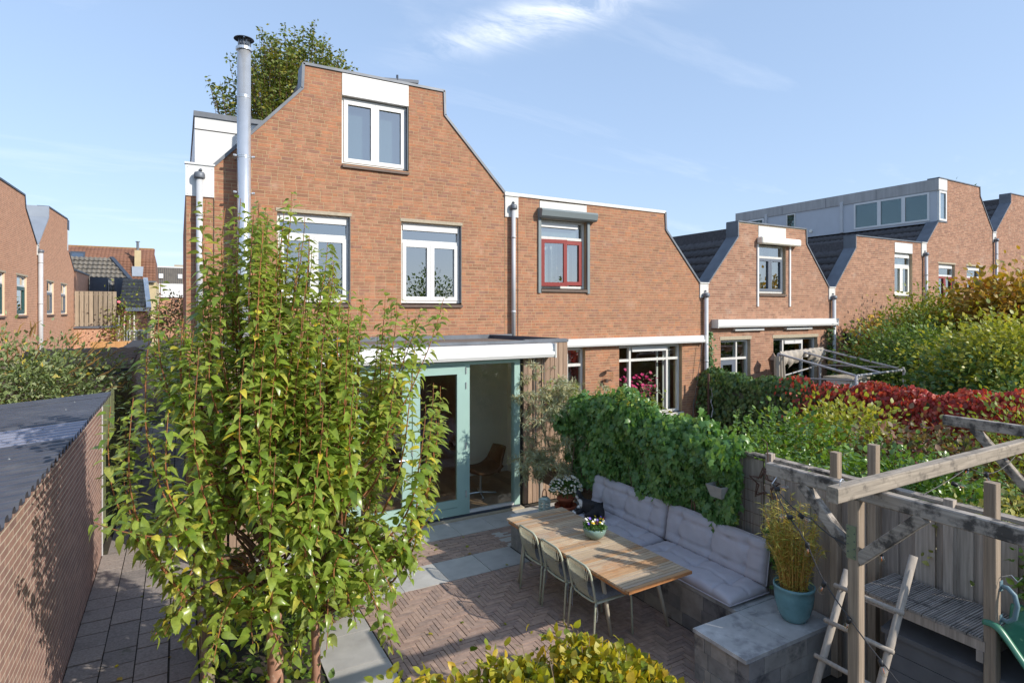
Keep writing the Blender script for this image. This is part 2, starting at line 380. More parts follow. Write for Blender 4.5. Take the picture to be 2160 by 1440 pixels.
M['lf_pinkish'] = leafmat('hydrangea_leaf', [srgb(104, 112, 60), srgb(136, 100, 80), srgb(92, 104, 58), srgb(150, 92, 88)], 0.55, 0.25)
M['lf_varieg'] = leafmat('variegated_leaf', [srgb(186, 180, 100), srgb(142, 150, 72), srgb(206, 196, 126), srgb(110, 128, 60)], 0.4, 0.25)
M['lf_green'] = leafmat('green_leaf', [srgb(84, 114, 50), srgb(108, 134, 60), srgb(124, 146, 72), srgb(70, 98, 48)], 0.5, 0.28)
M['lf_lime'] = leafmat('lime_leaf', [srgb(118, 136, 50), srgb(142, 152, 56), srgb(100, 122, 48), srgb(170, 164, 56)], 0.5, 0.32)
M['lf_autumn'] = leafmat('autumn_leaf', [srgb(172, 138, 48), srgb(150, 134, 54), srgb(190, 146, 50), srgb(126, 128, 52), srgb(166, 106, 46)], 0.5, 0.32)
M['lf_fig'] = leafmat('yellow_fig_leaf', [srgb(206, 164, 44), srgb(220, 180, 60), srgb(150, 146, 56), srgb(196, 150, 40)], 0.5, 0.32)
M['lf_poplar'] = leafmat('tree_leaf', [srgb(100, 116, 48), srgb(122, 134, 56), srgb(84, 102, 46), srgb(158, 148, 56)], 0.5, 0.28)
M['lf_bamboo'] = leafmat('bamboo_leaf', [srgb(180, 176, 84), srgb(214, 192, 100), srgb(140, 158, 74), srgb(226, 194, 116)], 0.5, 0.3)
M['cane'] = pmat('yellow_cane', [srgb(196, 150, 72), srgb(176, 132, 62), srgb(210, 168, 90)], 0.5)
M['lf_flower'] = leafmat('small_green_leaf', [srgb(66, 104, 44), srgb(92, 130, 52), srgb(54, 90, 40)], 0.5, 0.25)
M['lf_yucca'] = leafmat('yucca_leaf', [srgb(96, 116, 56), srgb(122, 134, 66), srgb(76, 100, 52)], 0.45, 0.2)
M['lf_bed'] = leafmat('bed_plant_leaf', [srgb(116, 140, 44), srgb(88, 118, 44), srgb(150, 158, 56)], 0.5, 0.3)

# ------------------------------------------------------------------ helpers
def link(o, parent=None):
    COL.objects.link(o)
    if parent is not None:
        o.parent = parent
        if parent.type == 'EMPTY':
            o.matrix_parent_inverse = Matrix.Translation(parent.location).inverted()
    return o

def thing(name, label, cat, loc=(0, 0, 0), group=None):
    o = bpy.data.objects.new(name, None)
    o.empty_display_size = 0.1
    COL.objects.link(o)
    o.location = loc
    o['label'] = label; o['category'] = cat
    if group:
        o['group'] = group
    return o

def tag(o, label, cat, group=None):
    o['label'] = label; o['category'] = cat
    if group:
        o['group'] = group
    return o

class MB:
    """collects faces and links them as one mesh object"""
    def __init__(s, F=None):
        s.v, s.f, s.F = [], [], F
    def add(s, vs, fs):
        b = len(s.v)
        if s.F:
            vs = [s.F(*p) for p in vs]
            fs = [tuple(reversed(f)) for f in fs]
        s.v.extend(tuple(p) for p in vs)
        s.f.extend(tuple(i + b for i in f) for f in fs)
        return s
    def box(s, x0, x1, y0, y1, z0, z1, skip=()):
        vs = [(x0, y0, z0), (x1, y0, z0), (x1, y1, z0), (x0, y1, z0), (x0, y0, z1), (x1, y0, z1), (x1, y1, z1), (x0, y1, z1)]
        fs = dict(b=(0, 3, 2, 1), t=(4, 5, 6, 7), f=(0, 1, 5, 4), r=(1, 2, 6, 5), k=(2, 3, 7, 6), l=(3, 0, 4, 7))
        return s.add(vs, [f for k, f in fs.items() if k not in skip])
    def bar(s, p, q, w, h, up=(0, 0, 1), ch=0.0):
        """square-section bar from p to q, w across, h along 'up'"""
        p, q = Vector(p), Vector(q)
        d = (q - p).normalized()
        u = Vector(up)
        a = d.cross(u)
        if a.length < 1e-4:
            a = d.cross(Vector((1, 0, 0)))
        a.normalize()
        u = a.cross(d).normalized()
        if ch > 0:
            ring = [(-w/2+ch, -h/2), (w/2-ch, -h/2), (w/2, -h/2+ch), (w/2, h/2-ch), (w/2-ch, h/2), (-w/2+ch, h/2), (-w/2, h/2-ch), (-w/2, -h/2+ch)]
        else:
            ring = [(-w/2, -h/2), (w/2, -h/2), (w/2, h/2), (-w/2, h/2)]
        n = len(ring)
        vs = [p + a * i + u * j for i, j in ring] + [q + a * i + u * j for i, j in ring]
        fs = [(i, (i + 1) % n, n + (i + 1) % n, n + i) for i in range(n)]
        fs += [tuple(reversed(range(n))), tuple(range(n, 2 * n))]
        return s.add(vs, fs)
    def tube(s, pts, r, n=6, cap=True):
        """round tube along a polyline; r a number or one per point"""
        pts = [Vector(p) for p in pts]
        k = len(pts)
        rs = [r] * k if isinstance(r, (int, float)) else list(r)
        vs, fs = [], []
        prev = None
        for i in range(k):
            d = (pts[min(i + 1, k - 1)] - pts[max(i - 1, 0)])
            d = d.normalized() if d.length > 1e-9 else Vector((0, 0, 1))
            if prev is None:
                a = d.cross(Vector((0, 0, 1)))
                if a.length < 0.1:
                    a = d.cross(Vector((1, 0, 0)))
            else:
                a = prev - d * prev.dot(d)
            a.normalize(); prev = a
            b = d.cross(a)
            for j in range(n):
                t = 2 * PI * j / n
                vs.append(pts[i] + (a * math.cos(t) + b * math.sin(t)) * rs[i])
        for i in range(k - 1):
            for j in range(n):
                j2 = (j + 1) % n
                fs.append((i * n + j, i * n + j2, (i + 1) * n + j2, (i + 1) * n + j))
        if cap:
            fs.append(tuple(reversed(range(n))))
            fs.append(tuple(range((k - 1) * n, k * n)))
        return s.add(vs, fs)
    def lathe(s, prof, c, n=20, capb=True, capt=False):
        """prof: (radius, z) from the bottom up"""
        vs, fs = [], []
        for r, z in prof:
            for j in range(n):
                t = 2 * PI * j / n
                vs.append((c[0] + r * math.cos(t), c[1] + r * math.sin(t), c[2] + z))
        for i in range(len(prof) - 1):
            for j in range(n):
                j2 = (j + 1) % n
                fs.append((i * n + j, i * n + j2, (i + 1) * n + j2, (i + 1) * n + j))
        if capb:
            fs.append(tuple(reversed(range(n))))
        if capt:
            k = len(prof) - 1
            fs.append(tuple(range(k * n, k * n + n)))
        return s.add(vs, fs)
    def mesh(s, name, m, smooth=False):
        me = bpy.data.meshes.new(name)
        me.from_pydata(s.v, [], s.f)
        if m:
            me.materials.append(M[m] if isinstance(m, str) else m)
        if smooth:
            me.polygons.foreach_set('use_smooth', [True] * len(me.polygons))
        me.update()
        return me
    def build(s, name, m, parent=None, smooth=False, kind=None):
        o = bpy.data.objects.new(name, s.mesh(name, m, smooth))
        link(o, parent)
        if kind:
            o['kind'] = kind
        return o

def inst(name, me, parent, mw, kind=None):
    """an object on a shared mesh at world matrix mw (parents never rotate)"""
    o = bpy.data.objects.new(name, me)
    link(o, parent)
    o.matrix_basis = mw
    return o

def bev(o, w=0.004, seg=1):
    md = o.modifiers.new('bevel', 'BEVEL')
    md.width = w; md.segments = seg; md.limit_method = 'ANGLE'
    return o

def npmesh(name, V, Fc, m, smooth=False):
    """numpy mesh from vertices (n,3) and a list of face index arrays (all quads or tris)"""
    me = bpy.data.meshes.new(name)
    loops = np.concatenate([f.ravel() for f in Fc]).astype(np.int32)
    sizes = np.concatenate([np.full(len(f), f.shape[1]) for f in Fc]).astype(np.int32)
    me.vertices.add(len(V)); me.loops.add(len(loops)); me.polygons.add(len(sizes))
    me.vertices.foreach_set('co', np.asarray(V, np.float32).ravel())
    me.loops.foreach_set('vertex_index', loops)
    me.polygons.foreach_set('loop_start', np.concatenate([[0], np.cumsum(sizes)[:-1]]).astype(np.int32))
    me.polygons.foreach_set('loop_total', sizes)
    if smooth:
        me.polygons.foreach_set('use_smooth', np.ones(len(sizes), bool))
    me.materials.append(M[m] if isinstance(m, str) else m)
    me.update(calc_edges=True)
    return me

# leaf templates: length 1 along +Y, normal +Z
def tmpl_leaf(hw=(0.2, 0.27, 0.18), fold=0.08, droop=0.35, curl=0.0):
    ts = (0, 0.25, 0.5, 0.75, 1.0)
    V = []
    for t in ts:
        V.append((0, t * (1 - 0.15 * droop * t), -droop * t * t))
    for i, t in enumerate(ts[1:4]):
        for sgn in (-1, 1):
            V.append((sgn * hw[i], t * (1 - 0.15 * droop * t) - 0.03, -droop * t * t + fold + curl * rnd.uniform(-1, 1)))
    tri = [(0, 1, 5), (0, 6, 1), (4, 9, 3), (4, 3, 10)]
    quad = [(1, 2, 7, 5), (1, 6, 8, 2), (2, 3, 9, 7), (2, 8, 10, 3)]
    return np.array(V), [np.array(tri), np.array(quad)]

def tmpl_round(hw, fold, droop, curl=0.05):
    """oval leaf with a pointed tip, folded along the midrib"""
    ts = (0, 0.12, 0.3, 0.5, 0.7, 0.87, 1.0)
    ws = (0.62, 0.98, 1.0, 0.78, 0.36)
    V = [(0, t * (1 - 0.15 * droop * t), -droop * t * t) for t in ts]
    for i, t in enumerate(ts[1:6]):
        for sgn in (-1, 1):
            V.append((sgn * hw * ws[i], t * (1 - 0.15 * droop * t) - 0.02, -droop * t * t + fold * ws[i] + curl * rnd.uniform(-1, 1)))
    L_, R_ = (7, 9, 11, 13, 15), (8, 10, 12, 14, 16)
    tri = [(0, 1, 7), (0, 8, 1), (6, 15, 5), (6, 5, 16)]
    quad = []
    for i in range(4):
        quad += [(i + 1, i + 2, L_[i + 1], L_[i]), (i + 1, R_[i], R_[i + 1], i + 2)]
    return np.array(V), [np.array(tri), np.array(quad)]

def tmpl_quadleaf(w=0.28, droop=0.2):
    V = [(0, 0, 0), (w, 0.45, 0.05 - droop * .2), (0, 0.5, -droop * .25), (-w, 0.45, 0.05 - droop * .2), (0, 1, -droop)]
    return np.array(V), [np.array([(0, 1, 2), (0, 2, 3), (1, 4, 2), (2, 4, 3)])]

def tmpl_ivy():
    pts = [(0, 0.0), (0.28, -0.08), (0.50, 0.12), (0.36, 0.34), (0.62, 0.56), (0.26, 0.62), (0, 1.0), (-0.26, 0.62), (-0.62, 0.56), (-0.36, 0.34), (-0.50, 0.12), (-0.28, -0.08)]
    V = [(x * .8, y, -0.12 * x * x - 0.18 * y * y + 0.02) for x, y in pts] + [(0, 0.35, 0.04)]
    tri = [(12, i, (i + 1) % 12) for i in range(12)]
    return np.array(V), [np.array(tri)]

T_PEAR = [tmpl_round(a * 1.08, f, d, .035) for a, f, d in ((.28, 0.06, 0.7), (.29, 0.12, 0.5), (.26, 0.04, 1.0), (.27, 0.09, 1.2), (.31, 0.03, 0.4), (.25, 0.14, 0.9), (.23, .18, .75), (.29, -.05, .8), (.24, .30, .6), (.26, .22, 1.1))]
T_OVAL = [tmpl_leaf((0.29, 0.34, 0.25), f, d) for f, d in ((0.06, 0.2), (0.10, 0.35), (0.02, 0.1))]
T_LANCE = [tmpl_leaf((0.10, 0.12, 0.07), 0.03, d) for d in (0.15, 0.4, 0.7)]
T_SMALL = [tmpl_quadleaf(0.28, 0.15), tmpl_quadleaf(0.33, 0.35), tmpl_quadleaf(0.24, 0.0)]
T_NARROW = [tmpl_quadleaf(0.09, 0.2), tmpl_quadleaf(0.07, 0.5), tmpl_quadleaf(0.11, 0.05)]
T_IVY = [tmpl_ivy()]

def _norm(a):
    return a / np.maximum(np.linalg.norm(a, axis=1, keepdims=True), 1e-9)

def frames(Dr, Nm):
    y = _norm(Dr)
    x = np.cross(y, Nm)
    bad = np.linalg.norm(x, axis=1) < 1e-3
    x[bad] = np.cross(y[bad], np.array([0.3, 0.9, 0.2]))
    x = _norm(x)
    z = np.cross(x, y)
    return x, y, z

def leaves(name, Pt, Dr, Nm, Sz, T, m, parent, n_parts=0, part='leaf', kind='stuff', smooth=True):
    """scatter leaves: the n_parts that show largest as objects, the rest as one mesh"""
    Pt, Dr, Nm, Sz = (np.asarray(a, float) for a in (Pt, Dr, Nm, Sz))
    x, y, z = frames(Dr, Nm)
    k = len(Pt)
    ti = nrng.integers(0, len(T), k)
    rest = np.ones(k, bool)
    if n_parts:
        d = np.linalg.norm(Pt - np.array(CAM), axis=1) / Sz
        pick = np.argsort(d)[:n_parts]
        rest[pick] = False
        meshes = [npmesh(part, t[0], t[1], m, smooth) for t in T]
        for i in pick:
            s = Sz[i]
            mw = Matrix(((x[i][0] * s, y[i][0] * s, z[i][0] * s, Pt[i][0]), (x[i][1] * s, y[i][1] * s, z[i][1] * s, Pt[i][1]), (x[i][2] * s, y[i][2] * s, z[i][2] * s, Pt[i][2]), (0, 0, 0, 1)))
            inst(part, meshes[ti[i]], parent, mw)
    Vs, Fs, base = [], {}, 0
    for q, (tv, tf) in enumerate(T):
        idx = np.where(rest & (ti == q))[0]
        if not len(idx):
            continue
        W = (tv[None, :, 0, None] * x[idx][:, None, :] + tv[None, :, 1, None] * y[idx][:, None, :] + tv[None, :, 2, None] * z[idx][:, None, :]) * Sz[idx][:, None, None] + Pt[idx][:, None, :]
        Vs.append(W.reshape(-1, 3))
        off = base + np.arange(len(idx)) * len(tv)
        for f in tf:
            Fs.setdefault(f.shape[1], []).append((f[None] + off[:, None, None]).reshape(-1, f.shape[1]))
        base += len(idx) * len(tv)
    me = npmesh(name, np.concatenate(Vs), [np.concatenate(v) for v in Fs.values()], m, smooth)
    o = bpy.data.objects.new(name, me)
    link(o, parent)
    if kind:
        o['kind'] = kind
    return o

def rdir(n):
    return _norm(nrng.normal(size=(n, 3)))
# ------------------------------------------------------------------ setting: ground
def struct(name, mb, m, parent=None):
    o = mb.build(name, m, parent)
    o['kind'] = 'structure'
    return o
struct('ground', MB().box(-160, 160, -120, 200, -0.6, -0.24), 'soil')
GY = 11.05                                     # the row's facade plane

def FH(s, n, z): return (s, GY - n, z)        # along the facade, out of it, up
def FE(s, n, z): return (s, 8.95 - n, z)      # the extension's front
def FL(s, n, z): return (-4.8 + n, s, z)      # the other row, seen at the far side of the alley

def span(prof, z):
    """where an outline (s, z) rising then falling stands above height z"""
    a = b = None
    for (s0, z0), (s1, z1) in zip(prof[:-1], prof[1:]):
        if z0 <= z <= z1 and a is None:
            a = s0 if z1 == z0 else s0 + (s1 - s0) * (z - z0) / (z1 - z0)
        if z1 <= z <= z0:
            b = s1 if z1 == z0 else s0 + (s1 - s0) * (z - z0) / (z1 - z0)
    if prof[0][1] > z: a = prof[0][0]
    if prof[-1][1] > z: b = prof[-1][0]
    return (a, b) if a is not None and b is not None and b > a else None

def cut(iv, holes, z0, z1):
    out = [iv]
    for (a, b, c, d) in holes:
        if d > z0 + 0.004 and c < z1 - 0.004:
            nx = []
            for (p, q) in out:
                if b <= p or a >= q: nx.append((p, q)); continue
                if a > p: nx.append((p, a))
                if b < q: nx.append((b, q))
            out = nx
    return [(p, q) for p, q in out if q - p > 0.015]

def brick_wall(root, F, prof, holes, z0, ztop, n_parts, mb='brick', mm='mortar', course=0.0625, L=0.21, Hd=0.10, j=0.011, proud=0.003, back=0.3, half=False, wall_name='wall', extra=None):
    """one wall: mortar body with openings and reveals, and every brick a proud box"""
    wall = MB(F)
    cells = []
    nz = int(math.ceil((ztop - z0) / course))
    side = 0.0
    for k in range(nz):
        za, zb = z0 + k * course, min(z0 + (k + 1) * course, ztop)
        sp = span(prof, (za + zb) / 2)
        if not sp: continue
        for p, q in cut(sp, holes, za, zb):
            wall.add([(p, 0, za), (q, 0, za), (q, 0, zb), (p, 0, zb)], [(3, 2, 1, 0)])
            if zb - za < course * 0.6: continue
            x = p + (0 if half else 0)
            off = rnd.choice((0, 0.055, 0.11, 0.165))
            first = True
            if half:
                off = 0.105 * (k % 2)
            while x < q - 0.02:
                if half: ln = L
                else: ln = L if rnd.random() < 0.8 else Hd
                if first and off:
                    ln = max(0.05, L - off); first = False
                first = False
                e = min(x + ln, q)
                if q - e < 0.05: e = q
                cells.append((x + j / 2, e - j / 2, za + j / 2, zb - j / 2))
                x = e + (0 if e == q else j * 0 )
                x = e
    for (a, b, c, d) in holes:
        for vs in ([(a, 0, c), (a, 0, d), (a, -back, d), (a, -back, c)], [(b, 0, c), (b, 0, d), (b, -back, d), (b, -back, c)], [(a, 0, d), (b, 0, d), (b, -back, d), (a, -back, d)], [(a, 0, c), (b, 0, c), (b, -back, c), (a, -back, c)]):
            wall.add(vs, [(0, 1, 2, 3)])
    if extra: extra(wall)
    w = wall.build(wall_name, mm, root)
    def dist(c):
        p = Vector(F((c[0] + c[1]) / 2, 0, (c[2] + c[3]) / 2))
        return (p - CAM).length
    full = [c for c in cells if abs((c[1] - c[0]) - (L - j)) < 1e-3]
    full.sort(key=dist)
    chosen = set(full[:n_parts])
    if n_parts:
        hl, hh = (L - j) / 2, (course - j) / 2
        me = MB(lambda s, n, z: tuple(Vector(F(s, n, z)) - Vector(F(0, 0, 0)))).box(-hl, hl, -0.005, proud, -hh, hh, skip=('f',)).mesh('brick', mb)
        for c in full[:n_parts]:
            p = F((c[0] + c[1]) / 2, 0, (c[2] + c[3]) / 2)
            inst('brick', me, w, Matrix.Translation(p))
    inf = MB(F)
    for c in cells:
        if c in chosen: continue
        pr = proud * rnd.uniform(0.75, 1.25)
        inf.box(c[0], c[1], -0.005, pr, c[2], c[3], skip=('f',))
    inf.build('brick', mb, w, kind='stuff')
    return w

def coping(root, F, pts, m, n0=0.03, n1=-0.38, t=0.035, name='coping'):
    """metal capping that follows the outline"""
    c = MB(F)
    for (s0, z0), (s1, z1) in zip(pts[:-1], pts[1:]):
        d = Vector((s1 - s0, z1 - z0)); d.normalize()
        nx, nz = -d.y, d.x
        e = 0.004
        a0, a1 = (s0 - d.x * e, z0 - d.y * e), (s1 + d.x * e, z1 + d.y * e)
        o = lambda p, k: (p[0] + nx * k, p[1] + nz * k)
        lo, hi = -t * 0.6, t * 0.6
        q = [o(a0, lo), o(a1, lo), o(a1, hi), o(a0, hi)]
        vs = [(x, n0, z) for x, z in q] + [(x, n1, z) for x, z in q]
        c.add(vs, [(0, 1, 2, 3), (7, 6, 5, 4), (0, 4, 5, 1), (1, 5, 6, 2), (2, 6, 7, 3), (3, 7, 4, 0)])
    return c.build(name, m, root)

def body(root, F, prof, depth, m_wall, m_roof, z0=-0.2, drop=0.16, start=0.36, zback=None):
    """flanks, back and roof behind a gable"""
    b = MB(F)
    s0, s1 = prof[0][0], prof[-1][0]
    za, zb = prof[0][1], prof[-1][1]
    for s, zt in ((s0, za), (s1, zb)):
        b.add([(s, -0.02, z0), (s, -depth, z0), (s, -depth, zt - drop), (s, -0.02, zt - drop)], [(0, 1, 2, 3)])
    zk = z0 if zback is None else zback  # below zback the unseen back is left open to let daylight in
    for (p0, q0), (p1, q1) in zip(prof[:-1], prof[1:]):
        b.add([(p0, -depth, zk), (p1, -depth, zk), (p1, -depth, q1 - drop), (p0, -depth, q0 - drop)], [(0, 1, 2, 3)])
    b.build('flank_wall', m_wall, root)
    r = MB(F)
    for (p0, q0), (p1, q1) in zip(prof[:-1], prof[1:]):
        r.add([(p0, -start, q0 - drop), (p1, -start, q1 - drop), (p1, -depth, q1 - drop), (p0, -depth, q0 - drop)], [(0, 1, 2, 3)])
        r.add([(p0, -0.10, q0 - 0.04), (p1, -0.10, q1 - 0.04), (p1, -start - .01, q1 - 0.04), (p0, -start - .01, q0 - 0.04)], [(0, 1, 2, 3)])
        r.add([(p0, -start, q0 - 0.04), (p1, -start, q1 - 0.04), (p1, -start, q1 - drop), (p0, -start, q0 - drop)], [(0, 1, 2, 3)])
    return r.build('roof', m_roof, root)

def tile_rows(root, F, s0, z0, s1, z1, n0, n1, m, rows, pitch=0.24, amp=0.03, name='roof_tile'):
    """pantiles: every course a wavy strip lapped over the one below"""
    V, Q = [], []
    ds, dz = (s1 - s0) / rows, (z1 - z0) / rows
    ln = math.hypot(s1 - s0, z1 - z0)
    ux, uz = (s1 - s0) / ln, (z1 - z0) / ln
    nx, nz = -uz, ux
    if nz < 0: nx, nz = -nx, -nz
    k = int(abs(n1 - n0) / (pitch / 6))
    for r in range(rows):
        base = len(V)
        for i in range(k + 1):
            n = n0 + (n1 - n0) * i / k
            ph = (i % 6) / 6
            w = amp * (abs(math.sin(PI * ph)) ** 0.8) + 0.004 * rnd.random()
            for (t, lift) in ((r - 0.04, -0.01), (r - 0.04, 0.045 + w), (r + 1.0, 0.0 + w)):
                s, z = s0 + ds * t, z0 + dz * t
                V.append(F(s + nx * lift, n, z + nz * lift))
        for i in range(k):
            a, b2 = base + 3 * i, base + 3 * (i + 1)
            Q += [(a, a + 1, b2 + 1, b2), (a + 1, a + 2, b2 + 2, b2 + 1)]
    me = npmesh(name, np.array(V), [np.array(Q)], m)
    o = bpy.data.objects.new(name, me)
    link(o, root)
    o['kind'] = 'stuff'
    return o

def fr(mb, s0, s1, z0, z1, w, n0, n1, wt=None, wb=None):
    """four members of a frame, butted end to end"""
    wt = w if wt is None else wt
    wb = w if wb is None else wb
    mb.box(s0, s0 + w, n0, n1, z0, z1)
    mb.box(s1 - w, s1, n0, n1, z0, z1)
    mb.box(s0 + w, s1 - w, n0, n1, z1 - wt, z1)
    mb.box(s0 + w, s1 - w, n0, n1, z0, z0 + wb)

def pane(parent, F, s0, s1, z0, z1, n, m='glass'):
    return MB(F).box(s0, s1, n, n + 0.012, z0, z1).build('pane', m, parent)

def sash(parent, F, s0, s1, z0, z1, n, m, w=0.075, glass='glass', th=0.05, label=None):
    b = MB(F)
    fr(b, s0, s1, z0, z1, w, n, n + th)
    o = b.build('sash', m, parent)
    if label: o['label'] = label
    pane(parent, F, s0 + w - .004, s1 - w + .004, z0 + w - .004, z1 - w + .004, n + 0.02, glass)
    return o

def win(root, F, s0, s1, z0, z1, fm='white', sm='white', trans=None, leaves_=2, fw=0.05, rec=0.09, vent=False, lintel=None, sill=True, glass='glass', sw=0.075, blind=None, sillm='shutter_sill', curtains=None, split=None):
    """window set back in its opening; trans = height of the transom bar"""
    b = MB(F)
    n0, n1 = -rec - 0.07, -rec
    fr(b, s0 + .002, s1 - .002, z0 + .002, z1 - .002, fw, n0, n1)
    top = z1 - fw
    if trans:
        b.box(s0 + fw, s1 - fw, n0 + .002, n1 + 0.004, trans - 0.03, trans + 0.03)
    w = b.build('window', fm, root)
    if trans:
        zt = top
        if vent:
            MB(F).box(s0 + fw + .01, s1 - fw - .01, n0 + .01, n1 + 0.02, top - 0.10, top - 0.004).build('vent', 'white', w)
            zt = top - 0.105
        pane(w, F, s0 + fw - .004, s1 - fw + .004, trans + 0.026, zt + .004, n0 + 0.02, glass)
        top = trans - 0.03
    bot = z0 + fw
    k = leaves_
    if k:
        cw = (s1 - s0 - 2 * fw) / k
        for i in range(k):
            sash(w, F, s0 + fw + cw * i + .003, s0 + fw + cw * (i + 1) - .003, bot + .004, top - .004, n0 + 0.012, sm, sw, glass, th=0.075)
    else:
        pane(w, F, s0 + fw - .004, s1 - fw + .004, bot - .004, top + .004, n0 + 0.02, glass)
    if sill:
        sl = MB(F)
        sl.add([(s0 - 0.01, -rec, z0 - 0.005), (s1 + 0.01, -rec, z0 - 0.005), (s1 + 0.01, 0.05, z0 - 0.045), (s0 - 0.01, 0.05, z0 - 0.045), (s0 - 0.01, -rec, z0 - 0.085), (s1 + 0.01, -rec, z0 - 0.085), (s1 + 0.01, 0.05, z0 - 0.085), (s0 - 0.01, 0.05, z0 - 0.085)],
               [(0, 1, 2, 3), (7, 6, 5, 4), (0, 4, 5, 1), (1, 5, 6, 2), (2, 6, 7, 3), (3, 7, 4, 0)])
        sl.build('sill', 'sill', w)
    if lintel:
        MB(F).box(s0 - lintel, s1 + lintel, -0.1, 0.012, z1 + 0.003, z1 + 0.065).build('lintel', 'concrete', w)
    if blind:
        MB(F).box(s0 + fw, s1 - fw, n0 - 0.12, n0 - 0.10, z0 + fw, z1 - fw).build('blind', blind, w)
    if curtains:
        for (a, c) in curtains:
            curtain(w, F, a, c, z0 + fw, z1 - fw, n0 - 0.10)
    return w

def curtain(parent, F, s0, s1, z0, z1, n, m='curtain', name='curtain'):
    k = max(8, int((s1 - s0) / 0.018))
    vs, fs = [], []
    for i in range(k + 1):
        s = s0 + (s1 - s0) * i / k
        d = 0.022 * math.sin(i * 1.25) + 0.01 * math.sin(i * 0.41 + 1)
        vs += [(s, n + d, z0), (s, n + d * 0.7, z1)]
    fs = [(2 * i, 2 * i + 2, 2 * i + 3, 2 * i + 1) for i in range(k)]
    return MB(F).add(vs, fs).build(name, m, parent, smooth=True)
M['sill'] = pmat('brown_sill_tile', [srgb(92, 76, 66), srgb(104, 86, 74)], 0.6, noise=(12, 0.8, 1.15))

def downpipe(root, F, s, zt, zb, r=0.045, n=0.085, head=True, box=None, boxm='white_dirty'):
    p = MB(F)
    p.tube([(s, n, zt - 0.02), (s, n, zb)], r, 12)
    for z in np.arange(zb + 0.5, zt - 0.3, 1.6):
        p.tube([(s, n, z), (s, n, z + 0.05)], r + 0.006, 12)
    o = p.build('downpipe', 'pvc', root, smooth=True)
    if head:
        h = MB(F)
        h.lathe([(r + 0.028, 0), (r + 0.034, 0.02), (r + 0.034, 0.07), (r + 0.022, 0.10), (r - 0.02, 0.115)], (s, n, zt - 0.04), 14, True, True)
        h.tube([(s + .02, 0.0, zt + 0.12), (s + .02, 0.05, zt + 0.12), (s + .02, 0.065, zt + 0.10)], 0.022, 8)
        h.build('pipe_head', 'zinc', o, smooth=True)
    if box:
        a, b, c, d = box
        x = MB(F)
        x.box(a, b, -0.05, 0.028, c, d)
        x.box(a - .012, b + .012, -0.05, 0.05, d, d + 0.03)
        bo = x.build('gutter_box', boxm, root)
        sc = MB(F)
        for (u, v) in ((a + .03, c + .03), (b - .03, c + .03), (a + .03, d - .05), (b - .03, d - .05)):
            sc.tube([(u, 0.026, v), (u, 0.034, v)], 0.008, 6)
        sc.build('screw', 'pvc', bo)
    return o

def awning(root, F, s0, s1, z0, z1, proj=0.22, m='white', name='awning_cassette'):
    h = z1 - z0
    prof = [(0, z1), (proj * 0.55, z1), (proj * 0.8, z1 - h * 0.08), (proj * 0.86, z1 - h * 0.45), (proj * 0.80, z1 - h * 0.52), (proj * 0.97, z1 - h * 0.58), (proj, z1 - h * 0.75), (proj * 0.9, z0 + h * 0.03), (proj * 0.5, z0), (0, z0)]
    k = len(prof)
    vs = [(s0, n, z) for n, z in prof] + [(s1, n, z) for n, z in prof]
    fs = [(i, (i + 1) % k, k + (i + 1) % k, k + i) for i in range(k)] + [tuple(reversed(range(k))), tuple(range(k, 2 * k))]
    o = MB(F).add(vs, fs).build(name, m, root)
    e = MB(F)
    for s in (s0, s1):
        e.box(s - 0.012, s + 0.012, 0.0, proj + 0.006, z0 - 0.006, z1 + 0.006)
    e.build('end_cap', 'white_dirty', o)
    return o

# ------------------------------------------------------------------ house one (nearest, pale flue pipe)
H1P = [(0.10, 5.84), (0.512, 5.88), (1.925, 7.43), (1.944, 7.885), (4.676, 7.888), (4.69, 7.41), (6.065, 5.98), (6.07, 5.6)]
h1 = thing('terraced_house', 'tall brick gable house with new white windows and a steel flue pipe', 'house', (3.1, GY, 0))
W1, W2, WT = (1.50, 2.785, 3.60, 5.20), (3.77, 5.06, 3.60, 5.19), (2.626, 3.923, 6.186, 7.865)
EXT_HOLE = (0.75, 6.15, -0.2, 2.66)
brick_wall(h1, FH, H1P, [W1, W2, WT, EXT_HOLE], -0.2, 7.87, 300)
body(h1, FH, H1P, 9.0, 'brick_far', 'bitumen', zback=2.6)  # unseen rear left open at ground level, added to brighten the room
coping(h1, FH, [(0.512, 5.885), (1.925, 7.44), (1.944, 7.89), (4.676, 7.893), (4.69, 7.41), (6.065, 5.985)], 'zinc', t=0.04)
win(h1, FH, *W1, trans=4.82, vent=True, lintel=0.02)
win(h1, FH, *W2, trans=4.82, vent=True, lintel=0.02)
wt = win(h1, FH, 2.64, 3.91, 6.19, 7.44, fw=0.04, blind='blind')
MB(FH).box(2.632, 3.917, -0.15, 0.012, 7.452, 7.855).build('white_panel', 'white', h1)
for (s0, s1, z0, z1) in (W1, W2, (2.64, 3.91, 6.19, 7.44)):
    MB(FH).box(s1 - 0.012, s1 - 0.004, -0.088, 0.004, z0 + .01, z1 - .01).build('reveal_strip', 'zinc', h1)
downpipe(h1, FH, 0.29, 5.66, 2.9, 0.05, 0.10, box=(0.088, 0.51, 5.34, 5.86), boxm='white')
MB(FH).box(6.392, 6.404, -0.01, 0.0095, 2.7, 5.9).build('expansion_joint', 'dark', h1)
MB(FH).box(0.50, 0.512, -0.01, 0.0095, 2.7, 5.33).build('expansion_joint', 'dark', h1)
